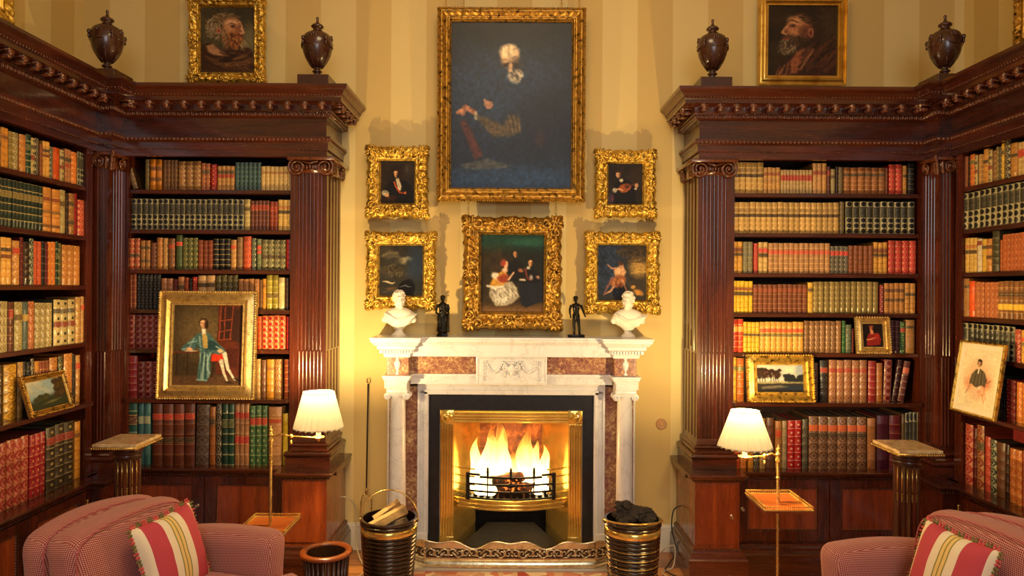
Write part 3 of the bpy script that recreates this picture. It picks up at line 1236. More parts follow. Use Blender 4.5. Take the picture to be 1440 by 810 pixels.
    'bigam': ('wide amber', (214, 146, 70), 'lines', (170, 100, 44), [(.70, .78, (120, 50, 30)), (.42, .48, (120, 84, 44)), (.10, .16, (90, 56, 34))]),
    'brorn': ('bright orange', (238, 96, 30), 'plain', (200, 70, 20), []),
    'yeltr': ('yellow amber', (232, 176, 84), 'lines', (196, 130, 50), [(.70, .78, (40, 34, 40)), (.56, .64, (104, 44, 30))]),
    'crrl': ('cream tan ornate', (214, 160, 90), 'orn', (150, 84, 40), [(.70, .84, (176, 40, 34))]),
    'tanor2': ('olive cream ornate', (156, 134, 82), 'orn', (222, 204, 150), []),
    'crmr': ('cream ornate', (206, 184, 124), 'cells2', (60, 60, 44), [(.40, .52, (120, 34, 40)), (.70, .80, (60, 64, 60))]),
    'tealg': ('grey teal', (84, 100, 96), 'plain', (60, 76, 70), [(.60, .74, (170, 140, 70))]),
    'redt': ('reddish tan', (186, 96, 56), 'orn', (226, 160, 96), []),
    'yelbig': ('wide yellow ornate', (230, 176, 60), 'orn', (120, 70, 20), []),
    'dark': ('near-black', (24, 24, 30), 'lines', (90, 80, 54), []),
    'redgl': ('red gilt', (184, 52, 52), 'orn', (232, 160, 110), []),
    'crims': ('crimson', (176, 30, 44), 'dots', (226, 160, 110), []),
    'dbrr': ('dark brown', (74, 62, 46), 'dots', (190, 170, 110), [(.72, .84, (140, 36, 50))]),
    'whiter': ('white', (232, 218, 186), 'plain', (200, 180, 140), [(.80, .94, (120, 30, 34))]),
    'brylw': ('brown', (150, 100, 54), 'lines', (196, 150, 84), [(.66, .70, DK), (.60, .64, DK), (.24, .40, (232, 190, 60))]),
    'grybr': ('dark green-brown', (80, 78, 54), 'lines', (130, 120, 80), []),
    'orbr': ('orange brown', (176, 84, 44), 'orn', (216, 140, 80), []),
    'oltan': ('olive tan', (150, 126, 62), 'lines', (186, 162, 96), []),
    'ornor': ('orange', (214, 110, 44), 'orn', (240, 170, 84), []),
}

_book_mats = {}


def book_mat(key):
    if key in _book_mats:
        return _book_mats[key]
    words, base, pat, gilt, labels = ST[key]
    t = NT('leather_spine_' + words.replace(' ', '_').replace('-', '_'))
    tc = t.n('ShaderNodeTexCoord')
    sp = t.n('ShaderNodeSeparateXYZ')
    t.link(tc.outputs['UV'], sp.inputs[0])
    u, v = sp.outputs[0], sp.outputs[1]
    info = t.n('ShaderNodeObjectInfo')
    nz = t.noise(tc.outputs['Object'], 55, 4, .65)
    b = lin(base)
    dark = (b[0] * .62, b[1] * .58, b[2] * .55, 1)
    lite = (min(1, b[0] * 1.22), min(1, b[1] * 1.2), min(1, b[2] * 1.15), 1)
    col = t.mix(t.math('MULTIPLY_ADD', nz, 2.2, -.6, clamp=True), dark, lite)
    g = lin(gilt)
    f6 = t.math('FRACT', t.math('MULTIPLY', v, 6))
    i6 = t.math('FLOOR', t.math('MULTIPLY', v, 6))
    du = t.math('ABSOLUTE', t.math('SUBTRACT', u, .5))
    dv = t.math('ABSOLUTE', t.math('SUBTRACT', f6, .5))
    edge = t.math('GREATER_THAN', dv, .44)
    inspine = t.math('GREATER_THAN', u, 0.0)
    if pat == 'lines':
        m = t.math('MULTIPLY', edge, .85)
    elif pat == 'plain':
        m = t.math('MULTIPLY', t.math('GREATER_THAN', dv, .475), .8)
    elif pat == 'dots':
        d = t.math('SQRT', t.math('ADD', t.math('POWER', t.math('MULTIPLY', du, 1.0), 2), t.math('POWER', t.math('MULTIPLY', dv, 1.1), 2)))
        m = t.math('MAXIMUM', t.math('LESS_THAN', d, .15), t.math('MULTIPLY', t.math('GREATER_THAN', dv, .46), .7))
    elif pat == 'orn':
        d = t.math('ADD', du, t.math('MULTIPLY', dv, .9))
        ring = t.math('MULTIPLY', t.math('GREATER_THAN', d, .22), t.math('LESS_THAN', d, .36))
        corner = t.math('GREATER_THAN', d, .62)
        m = t.math('MAXIMUM', t.math('MAXIMUM', ring, corner), edge)
        wv = t.noise(tc.outputs['UV'], 34, 2, .5)
        m = t.math('MULTIPLY', m, t.math('MULTIPLY_ADD', wv, 2.6, -.65, clamp=True))
    elif pat == 'rcell':
        d = t.math('SQRT', t.math('ADD', t.math('POWER', du, 2), t.math('POWER', dv, 2)))
        ring = t.math('MULTIPLY', t.math('GREATER_THAN', d, .33), t.math('LESS_THAN', d, .44))
        frame = t.math('GREATER_THAN', t.math('MAXIMUM', du, dv), .455)
        wv = t.noise(tc.outputs['UV'], 40, 2)
        m = t.math('MULTIPLY', t.math('MAXIMUM', ring, frame), t.math('MULTIPLY_ADD', wv, 1.6, -.1, clamp=True))
    elif pat in ('cells', 'cells2'):
        d = t.math('SQRT', t.math('ADD', t.math('POWER', t.math('MULTIPLY', du, 1.15), 2), t.math('POWER', t.math('MULTIPLY', dv, 1.0), 2)))
        oval = t.math('LESS_THAN', d, .43 if pat == 'cells' else .2)
        mid = t.math('MULTIPLY', t.math('GREATER_THAN', i6, 2.5), t.math('LESS_THAN', i6, 4.5))
        wv = t.noise(tc.outputs['UV'], 60, 1)
        rect = t.math('MULTIPLY', t.math('LESS_THAN', du, .45), t.math('GREATER_THAN', wv, .38))
        if pat == 'cells':
            m = t.math('MAXIMUM', t.math('MULTIPLY', mid, rect), t.math('MULTIPLY', oval, t.math('SUBTRACT', 1, mid)))
        else:
            m = oval
    col2 = t.mix(m, col, g)
    # boards beside the spine carry no tooling
    side = t.math('GREATER_THAN', du, .499)
    plainc = dark if pat not in ('cells', 'cells2') else (g[0], g[1], g[2], 1)
    col = t.mix(side, col2, plainc)
    br = t.math('MULTIPLY_ADD', info.outputs['Random'], .30, .68)
    mul = t.n('ShaderNodeVectorMath', operation='SCALE')
    t.link(col, mul.inputs[0])
    t.link(br, mul.inputs['Scale'])
    t.base(mul.outputs[0], .42, 0, .15)
    t.bump(nz, .12, .001)
    _book_mats[key] = t.m
    return t.m


_lab = {}


def label_mat(c):
    if c not in _lab:
        t = NT('leather_title_label')
        tc = t.n('ShaderNodeTexCoord')
        sp = t.n('ShaderNodeSeparateXYZ')
        t.link(tc.outputs['UV'], sp.inputs[0])
        f = t.math('ABSOLUTE', t.math('SUBTRACT', sp.outputs[1], .5))
        e = t.math('MULTIPLY', t.math('GREATER_THAN', f, .38), t.math('LESS_THAN', f, .46))
        wv = t.noise(tc.outputs['UV'], 9, 2)
        tx = t.math('MULTIPLY', t.math('GREATER_THAN', wv, .56), t.math('LESS_THAN', f, .28))
        m = t.math('MULTIPLY', t.math('MAXIMUM', e, tx), .55)
        b = lin(c)
        t.base(t.mix(m, b, lin((206, 160, 92))), .42)
        _lab[c] = t.m
    return _lab[c]


M['pages'] = simple('aged_page_edges', (70, 62, 54), .9, 0, .3, 90, .2)


def spine_xy(W, k, n=6):
    """k 0..n across the rounded spine"""
    t = k / n
    x = -W / 2 + W * t
    bulge = min(.009, W * .22)
    return x, -bulge * math.sqrt(max(0, 1 - (2 * t - 1) ** 2)) * 1.0


def make_book(W, H, D, key, pages):
    """returns (body mesh, [(name, mesh, mat)])"""
    n = 6
    rows = [0, .008]
    bands = [1 / 6, 2 / 6, 3 / 6, 4 / 6, 5 / 6]
    if ST[key][2] == 'plain':
        bands = [1 / 6, 5 / 6]
    for b in bands:
        rows += [b - .012, b, b + .012]
    rows += [.992, 1]
    vs, uv, fs = [], [], []
    for r in rows:
        out = 0
        for b in bands:
            if abs(r - b) < 1e-6:
                out = .0018
        tuck = -.0015 if r in (0, 1) else 0
        for k in range(n + 1):
            x, y = spine_xy(W, k, n)
            s = (-y) / max(1e-6, min(.009, W * .22))
            vs.append((x, y - (out + tuck) * s, r * H))
            uv.append((k / n, r))
    for i in range(len(rows) - 1):
        for k in range(n):
            a = i * (n + 1) + k
            fs.append((a, a + 1, a + n + 2, a + n + 1))
    nv = len(vs)
    # boards: left, right, back, top, bottom
    T = min(.003, W * .12)

    def box(x0, x1, y0, y1, z0, z1):
        o = len(vs)
        for p in ((x0, y0, z0), (x1, y0, z0), (x1, y1, z0), (x0, y1, z0), (x0, y0, z1), (x1, y0, z1), (x1, y1, z1), (x0, y1, z1)):
            vs.append(p)
            uv.append((0.0, p[2] / H))
        fs.extend([tuple(o + i for i in f) for f in ((0, 3, 2, 1), (4, 5, 6, 7), (0, 1, 5, 4), (1, 2, 6, 5), (2, 3, 7, 6), (3, 0, 4, 7))])
    if pages:
        box(-W / 2, -W / 2 + T, 0, D, 0, H)
        box(W / 2 - T, W / 2, 0, D, 0, H)
        box(-W / 2 + T, W / 2 - T, -.001, .004, 0, H)
    else:
        box(-W / 2, W / 2, 0, D, 0, H * .999)
    # spine cap fan at top
    o = (len(rows) - 1) * (n + 1)
    fs.append(tuple(o + k for k in range(n + 1)))
    me = bpy.data.meshes.new('book')
    me.from_pydata(vs, [], fs)
    me.update()
    ul = me.uv_layers.new(name='UVMap')
    idx = np.zeros(len(me.loops), dtype=np.int32)
    me.loops.foreach_get('vertex_index', idx)
    ul.data.foreach_set('uv', np.array(uv, dtype=np.float32)[idx].ravel())
    sm = [i < (len(rows) - 1) * n for i in range(len(me.polygons))]
    me.polygons.foreach_set('use_smooth', sm)
    me.materials.append(book_mat(key))
    kids = []
    for (v0, v1, c) in ST[key][4]:
        a, u2, f = [], [], []
        for j, vv in enumerate((v0, v1)):
            for k in range(n + 1):
                x, y = spine_xy(W, k, n)
                a.append((x * 1.0, y - .0022, vv * H))
                u2.append((k / n, j))
        for k in range(n):
            f.append((k, k + 1, n + 2 + k, n + 1 + k))
        # closed thin patch
        m = len(a)
        for j, vv in enumerate((v0, v1)):
            for k in range(n + 1):
                x, y = spine_xy(W, k, n)
                a.append((x, y + .0004, vv * H))
                u2.append((k / n, j))
        for k in range(n):
            f.append((k, m + k, m + k + 1, k + 1))
            f.append((n + 1 + k, n + 2 + k, m + n + 2 + k, m + n + 1 + k))
        ml = bpy.data.meshes.new('title_label')
        ml.from_pydata(a, [], f)
        ml.update()
        ul = ml.uv_layers.new(name='UVMap')
        idx = np.zeros(len(ml.loops), dtype=np.int32)
        ml.loops.foreach_get('vertex_index', idx)
        ul.data.foreach_set('uv', np.array(u2, dtype=np.float32)[idx].ravel())
        ml.materials.append(label_mat(c))
        kids.append(('title_label', ml))
    if pages:
        mb = MB().box((-W / 2 + T, .004, .003), (W / 2 - T, D - .004, H - .004))
        mp = mb.mesh('page_block')
        mp.materials.append(M['pages'])
        kids.append(('page_block', mp))
    return me, kids


BOOKS = []        # dicts; individuals and the rest are decided after all rows are laid out
NUM = ['zero', 'one', 'two', 'three', 'four', 'five', 'six', 'seven', 'eight', 'nine', 'ten', 'eleven', 'twelve', 'thirteen', 'fourteen', 'fifteen', 'sixteen',
       'seventeen', 'eighteen', 'nineteen', 'twenty', 'twenty-one', 'twenty-two']
SHELF = {1: 'top shelf', 2: 'second shelf', 3: 'third shelf', 4: 'fourth shelf', 5: 'fifth shelf', 6: 'sixth shelf', 7: 'bottom shelf'}


def lay_row(place, shelf, entries, mapping, z, depth, pages=False, D=.13):
    """entries: (start, end, count, height in row units, style[, lean]); mapping: unit -> (x or y coordinate, metres per unit)"""
    for e in entries:
        a, c, n, h, key = e[:5]
        lean = e[5] if len(e) > 5 else 0
        for i in range(n):
            p0 = a + (c - a) * i / n
            p1 = a + (c - a) * (i + 1) / n
            BOOKS.append(dict(place=place, shelf=shelf, run=(a, key), n=n, i=i, p0=p0, p1=p1, map=mapping, h=h, key=key, z=z, depth=depth, pages=pages, D=D, lean=lean))


ZB = 4.15
f1 = lambda off, sc, Z=ZB: (lambda p: ((off + p / sc) - 720) * Z / F)
hB = lambda sc, Z=ZB: Z / F / sc


def back_row(place, shelf, off, sc, z, entries, pages=False, Z=ZB, D=.2):
    es = [(e[0], e[1], e[2], e[3] * hB(sc, Z)) + tuple(e[4:]) for e in entries]
    lay_row(place, shelf, es, ('x', f1(off, sc, Z)), z, Z, pages, D)


LB = 'left bookcase'
RB = 'right bookcase'
LS = 'left wall bookcase'
RS = 'right wall bookcase'
hb = H_SH_BACK + [LEDGE]
back_row(LB, 1, 176, 6, hb[0], [(64, 108, 1, 250, 'spot', -.30), (165, 200, 1, 255, 'olive'), (205, 305, 2, 258, 'amber2'), (315, 437, 4, 253, 'brg'), (440, 635, 3, 240, 'tanor'), (638, 712, 2, 225, 'redtan'),
    (715, 768, 1, 218, 'crim'), (772, 918, 4, 205, 'tan2'), (922, 1140, 6, 235, 'teal'), (1142, 1400, 7, 203, 'creamg')])
back_row(LB, 2, 176, 6, hb[1], [(50, 1000, 21, 258, 'cell'), (1003, 1052, 1, 258, 'creamol'), (1056, 1215, 5, 248, 'brr'), (1218, 1284, 2, 240, 'redbr'), (1288, 1402, 3, 258, 'goldc')])
back_row(LB, 3, 176, 6, hb[2], [(30, 125, 2, 262, 'redg'), (128, 210, 2, 245, 'tand'), (213, 265, 1, 225, 'maroor'), (266, 316, 1, 268, 'tanorg'), (318, 360, 1, 266, 'tangl'), (362, 420, 1, 262, 'brrl'), (424, 482, 1, 292, 'greenr'),
    (484, 612, 3, 268, 'green'), (614, 740, 3, 248, 'rbrown'), (742, 887, 3, 260, 'blackg'), (889, 937, 1, 255, 'tanred'), (941, 990, 1, 280, 'greyt'), (994, 1062, 1, 284, 'orange'), (1066, 1104, 1, 268, 'dkgw'),
    (1108, 1147, 1, 262, 'grnlab'), (1150, 1353, 4, 255, 'oldk'), (1356, 1400, 1, 262, 'redp')])
back_row(LB, 4, 176, 6, hb[3], [(30, 95, 2, 292, 'rbrown'), (98, 300, 6, 292, 'navyd'), (303, 403, 2, 262, 'pinkt'), (405, 440, 1, 250, 'maroon'), (445, 500, 1, 275, 'tanb'), (503, 535, 1, 268, 'redbr'), (538, 565, 1, 260, 'black'),
    (568, 608, 1, 272, 'crim'), (612, 760, 2, 288, 'paleb'), (765, 950, 4, 290, 'olivek'), (955, 1130, 4, 260, 'tanpl'), (1132, 1160, 1, 255, 'brg'), (1162, 1190, 1, 262, 'amber'), (1193, 1292, 2, 294, 'olyel'),
    (1295, 1345, 1, 275, 'cream'), (1348, 1380, 1, 270, 'dkbr')])
back_row(LB, 5, 176, 6, hb[4], [(35, 300, 5, 288, 'rcell'), (1120, 1152, 1, 280, 'orrd'), (1155, 1355, 4, 288, 'rcellb'), (1360, 1400, 1, 280, 'redp')])
back_row(LB, 6, 176, 6, hb[5], [(28, 108, 1, 350, 'redbig'), (112, 292, 3, 300, 'rcell'), (1105, 1147, 1, 325, 'tangl'), (1150, 1192, 1, 320, 'brbig'), (1195, 1262, 1, 325, 'amber'), (1265, 1322, 1, 325, 'tanor'), (1345, 1400, 1, 325, 'rbrown')])
back_row(LB, 7, 166, 5.76, hb[6], [(35, 80, 1, 520, 'navys'), (88, 165, 1, 515, 'greend'), (168, 272, 2, 500, 'tealb'), (284, 630, 4, 495, 'bigbr'), (634, 743, 1, 490, 'gryor', .02), (750, 797, 1, 470, 'ambk'), (800, 845, 1, 508, 'darkcr'),
    (848, 950, 2, 505, 'dgreen'), (952, 1070, 3, 510, 'tan2r'), (1073, 1218, 3, 480, 'greent'), (1225, 1335, 1, 478, 'palerd'), (1340, 1385, 1, 420, 'yellow')], True, 4.14, .24)
back_row(RB, 1, 1026, 5.333, hb[0], [(30, 248, 5, 233, 'tangk'), (250, 375, 4, 195, 'ambr2'), (377, 615, 10, 178, 'smallr'), (618, 685, 2, 230, 'tanr1'), (687, 722, 1, 230, 'ambpl'), (724, 750, 1, 203, 'brr'), (753, 785, 1, 185, 'creamol'), (789, 806, 1, 205, 'dkbr'),
    (808, 845, 1, 200, 'olive'), (850, 1163, 6, 197, 'brbk'), (1165, 1183, 1, 197, 'cocoa'), (1190, 1290, 2, 223, 'bred'), (1293, 1323, 1, 215, 'ambdk'), (1328, 1380, 1, 228, 'black')])
back_row(RB, 2, 1026, 5.333, hb[1], [(25, 817, 19, 232, 'tangk'), (822, 857, 1, 238, 'olive'), (865, 1385, 10, 240, 'cell')])
back_row(RB, 3, 1026, 5.333, hb[2], [(22, 95, 2, 235, 'amb2d'), (97, 172, 2, 235, 'grgr'), (180, 212, 1, 225, 'redsm'), (215, 285, 2, 232, 'yelrb'), (288, 750, 12, 225, 'tanset'), (753, 888, 4, 205, 'blkred'), (890, 1075, 5, 210, 'cocoa'),
    (1078, 1183, 3, 236, 'amb2d'), (1187, 1398, 4, 250, 'bred')])
back_row(RB, 4, 1026, 5.333, hb[3], [(22, 172, 5, 238, 'ylw2'), (175, 583, 11, 213, 'brset'), (585, 625, 1, 232, 'ylw1'), (628, 1115, 12, 237, 'olset'), (1125, 1155, 1, 212, 'redw'), (1160, 1310, 4, 228, 'ambrn'), (1313, 1393, 2, 230, 'ambdk')])
back_row(RB, 5, 1026, 5.333, hb[4], [(22, 103, 2, 250, 'redam'), (105, 225, 4, 228, 'ylbk'), (228, 557, 8, 230, 'ylset'), (560, 840, 7, 238, 'gbrown'), (845, 870, 1, 240, 'grn1'), (873, 918, 1, 212, 'grgn'), (920, 938, 1, 180, 'maroon'),
    (1205, 1275, 2, 245, 'purp'), (1280, 1318, 1, 235, 'greent'), (1322, 1392, 1, 250, 'tanbk')])
back_row(RB, 6, 1026, 5.333, hb[5], [(22, 55, 1, 325, 'ylgr'), (57, 112, 1, 320, 'orgr'), (634, 668, 1, 290, 'brgry'), (680, 742, 1, 308, 'blkrl'), (748, 1035, 5, 310, 'brrset'), (1042, 1103, 1, 305, 'redbig'), (1104, 1150, 1, 290, 'tanpn'), (1155, 1215, 1, 315, 'redbo', .03),
    (1220, 1256, 1, 310, 'dmar', .15), (1262, 1312, 1, 300, 'pbr', .17)])
back_row(RB, 7, 1026, 5.143, hb[6], [(35, 80, 1, 350, 'orrd'), (84, 128, 1, 360, 'ornor'), (140, 178, 1, 350, 'amber'), (181, 220, 1, 345, 'darkcr'), (223, 265, 1, 360, 'tangl'), (270, 330, 1, 365, 'brbig'), (335, 382, 1, 345, 'ambrl'), (385, 422, 1, 345, 'greyb'),
    (424, 526, 2, 345, 'redd'), (530, 572, 1, 355, 'dkgry'), (577, 995, 6, 375, 'sixbr'), (1003, 1065, 1, 365, 'tanw'), (1068, 1158, 1, 390, 'purpl'), (1160, 1246, 1, 388, 'maroon'), (1250, 1273, 1, 400, 'gryc'), (1275, 1390, 4, 408, 'cell')], True, 4.14, .24)

XBL = 2.16 + .15 + .03
XBR = 2.29 + .15 + .03


def side_row(place, shelf, off, sc, z, entries, pages=False, D=.16):
    """positions read along the wall in photo units; heights given in metres"""
    X = XBL if place == LS else XBR
    sg = -1 if place == LS else 1
    mp = lambda p: X * F / max(60, sg * ((off + p / sc) - 720))
    # the rows go on along the wall beyond the photograph's edge
    end = sg * X * F / 2.46 + 720
    u = (end - off) * sc
    if sg > 0:
        last = entries[-1]
        a0, n = last[1] + 4, 7
        cuts = [a0 + (u - a0) * (k / n) ** 1.35 for k in range(n + 1)]
        entries = list(entries) + [(cuts[k], cuts[k + 1] - 3, 4, last[3] * (1, .94, 1.03)[k % 3], ('redt', 'tangl', 'brset', 'green', 'redgl', 'olset', 'tanor')[k]) for k in range(n)]
    else:
        first = entries[0]
        a0, n = first[0] - 4, 7
        cuts = [a0 + (u - a0) * (k / n) ** 1.35 for k in range(n + 1)]
        entries = [(cuts[k + 1], cuts[k] - 3, 4, first[3] * (1, .94, 1.03)[k % 3], ('redt', 'tangl', 'brset', 'green', 'redgl', 'olset', 'tanor')[k]) for k in range(n)] + list(entries)
    lay_row(place, shelf, entries, ('y', mp), z, X, pages, D)


side_row(LS, 1, 0, 4.632, H_SIDE_L[0], [(-190, -2, 5, .175, 'tangk'), (0, 45, 2, .185, 'amber'), (47, 73, 1, .175, 'oltan'), (75, 112, 1, .178, 'tanor2'), (115, 157, 1, .178, 'tanorg'), (160, 195, 1, .188, 'dgreen'), (197, 222, 1, .18, 'crmr'), (224, 248, 1, .182, 'darkcr'),
    (251, 270, 1, .16, 'cocoa'), (273, 316, 2, .182, 'yeltr'), (317, 337, 1, .162, 'dkgw'), (340, 383, 1, .165, 'brorn'), (386, 412, 1, .162, 'crmr'), (415, 455, 2, .175, 'tanb'), (457, 492, 1, .17, 'ornor'), (497, 542, 3, .18, 'cell')])
side_row(LS, 2, 0, 4.632, H_SIDE_L[1], [(-150, 275, 17, .222, 'bgreen'), (278, 387, 2, .222, 'bigam'), (389, 422, 1, .225, 'creamol'), (424, 441, 1, .212, 'dkbr'), (443, 476, 1, .216, 'tand'), (479, 497, 1, .222, 'redp'), (500, 541, 1, .192, 'redgl')])
side_row(LS, 3, 0, 4.768, H_SIDE_L[2], [(-170, -2, 4, .21, 'tangk'), (0, 75, 2, .218, 'yeltr'), (78, 127, 1, .21, 'crrl'), (130, 150, 1, .225, 'maroon'), (152, 190, 1, .205, 'dkbr'), (192, 220, 1, .224, 'dkgw'), (222, 272, 2, .216, 'orange'), (275, 297, 1, .216, 'black'),
    (298, 318, 1, .212, 'maroon'), (320, 370, 2, .22, 'ornor'), (373, 388, 1, .224, 'dgreen'), (390, 408, 1, .218, 'olived'), (412, 535, 3, .21, 'tanorg')])
side_row(LS, 4, 0, 4.768, H_SIDE_L[3], [(-160, -2, 4, .225, 'crmr'), (0, 52, 2, .235, 'tanor2'), (55, 88, 1, .23, 'brr'), (93, 148, 1, .228, 'creamol'), (150, 187, 1, .23, 'tealg'), (190, 228, 1, .23, 'redt'), (230, 350, 3, .222, 'tanor2'), (360, 502, 3, .235, 'crmr'), (505, 537, 1, .245, 'tangl'), (540, 562, 1, .25, 'tanred')])
side_row(LS, 5, 0, 3.52, H_SIDE_L[4], [(-130, -2, 4, .25, 'brg'), (0, 15, 1, .26, 'dkbr'), (18, 83, 1, .262, 'yelbig'), (86, 113, 1, .265, 'tangl'), (117, 133, 1, .26, 'dark'), (135, 151, 1, .255, 'navyd'), (153, 168, 1, .27, 'darkcr'), (170, 192, 1, .258, 'amber'), (194, 243, 3, .252, 'rbrown'),
    (247, 287, 1, .262, 'tanorg'), (289, 310, 1, .262, 'olived'), (318, 360, 1, .268, 'tanorg'), (362, 373, 1, .26, 'dark'), (376, 396, 1, .256, 'crrl')])
side_row(LS, 7, 0, 3.52, LEDGE, [(-150, 146, 8, .315, 'redgl'), (148, 225, 3, .31, 'crims'), (230, 370, 3, .32, 'dbrr'), (373, 400, 1, .31, 'amber')], True, .24)
side_row(RS, 1, 1345, 6.23, H_SIDE_R[0], [(43, 63, 1, .17, 'crmr'), (65, 95, 1, .17, 'cocoa'), (98, 119, 1, .17, 'dkbr'), (120, 157, 1, .172, 'orgr'), (159, 185, 1, .16, 'crmr'), (187, 214, 1, .16, 'tangl'), (215, 233, 1, .155, 'tanor'), (235, 275, 1, .178, 'ambdk'), (277, 308, 1, .168, 'crmr'),
    (312, 341, 1, .158, 'gbrown'), (343, 363, 1, .172, 'olset'), (365, 390, 1, .17, 'darkcr'), (392, 415, 1, .182, 'ylw1'), (418, 463, 1, .192, 'darkcr'), (468, 530, 1, .168, 'ambdk'), (534, 594, 2, .162, 'smallr'), (596, 760, 4, .17, 'ylset')])
side_row(RS, 2, 1345, 6.23, H_SIDE_R[1], [(50, 760, 14, .197, 'cell')])
side_row(RS, 3, 1345, 6.23, H_SIDE_R[2], [(50, 178, 4, .185, 'goldc'), (181, 219, 1, .175, 'whiter'), (222, 262, 1, .172, 'ylw1'), (265, 311, 1, .17, 'ambrn'), (318, 379, 1, .205, 'grybr'), (381, 399, 1, .158, 'orbr'), (401, 760, 11, .185, 'orbr')])
side_row(RS, 4, 1345, 6.23, H_SIDE_R[3], [(50, 113, 1, .205, 'tanbk'), (118, 165, 1, .192, 'brorn'), (168, 366, 5, .185, 'redt'), (373, 760, 9, .188, 'brylw')])
side_row(RS, 5, 1335, 5.067, H_SIDE_R[4], [(100, 470, 10, .172, 'cell'), (472, 512, 1, .16, 'redgl'), (515, 555, 1, .16, 'ylset'), (557, 660, 3, .17, 'redt')])
side_row(RS, 6, 1335, 5.067, H_SIDE_R[5], [(330, 348, 1, .20, 'dark'), (350, 370, 1, .21, 'green'), (372, 404, 2, .20, 'dark'), (408, 441, 1, .20, 'crims'), (443, 480, 1, .198, 'redgl'), (483, 560, 2, .195, 'ornor')])
side_row(RS, 7, 1335, 5.067, LEDGE, [(62, 116, 1, .335, 'oltan'), (122, 178, 1, .32, 'redgl'), (181, 204, 1, .31, 'maroon'), (206, 258, 1, .335, 'redtan'), (262, 298, 1, .285, 'redsm'), (301, 343, 1, .275, 'dkgw'), (346, 408, 1, .28, 'brbig'), (411, 440, 1, .275, 'dkbr'),
    (443, 530, 2, .265, 'ornor'), (533, 700, 4, .27, 'redgl')], True, .24)


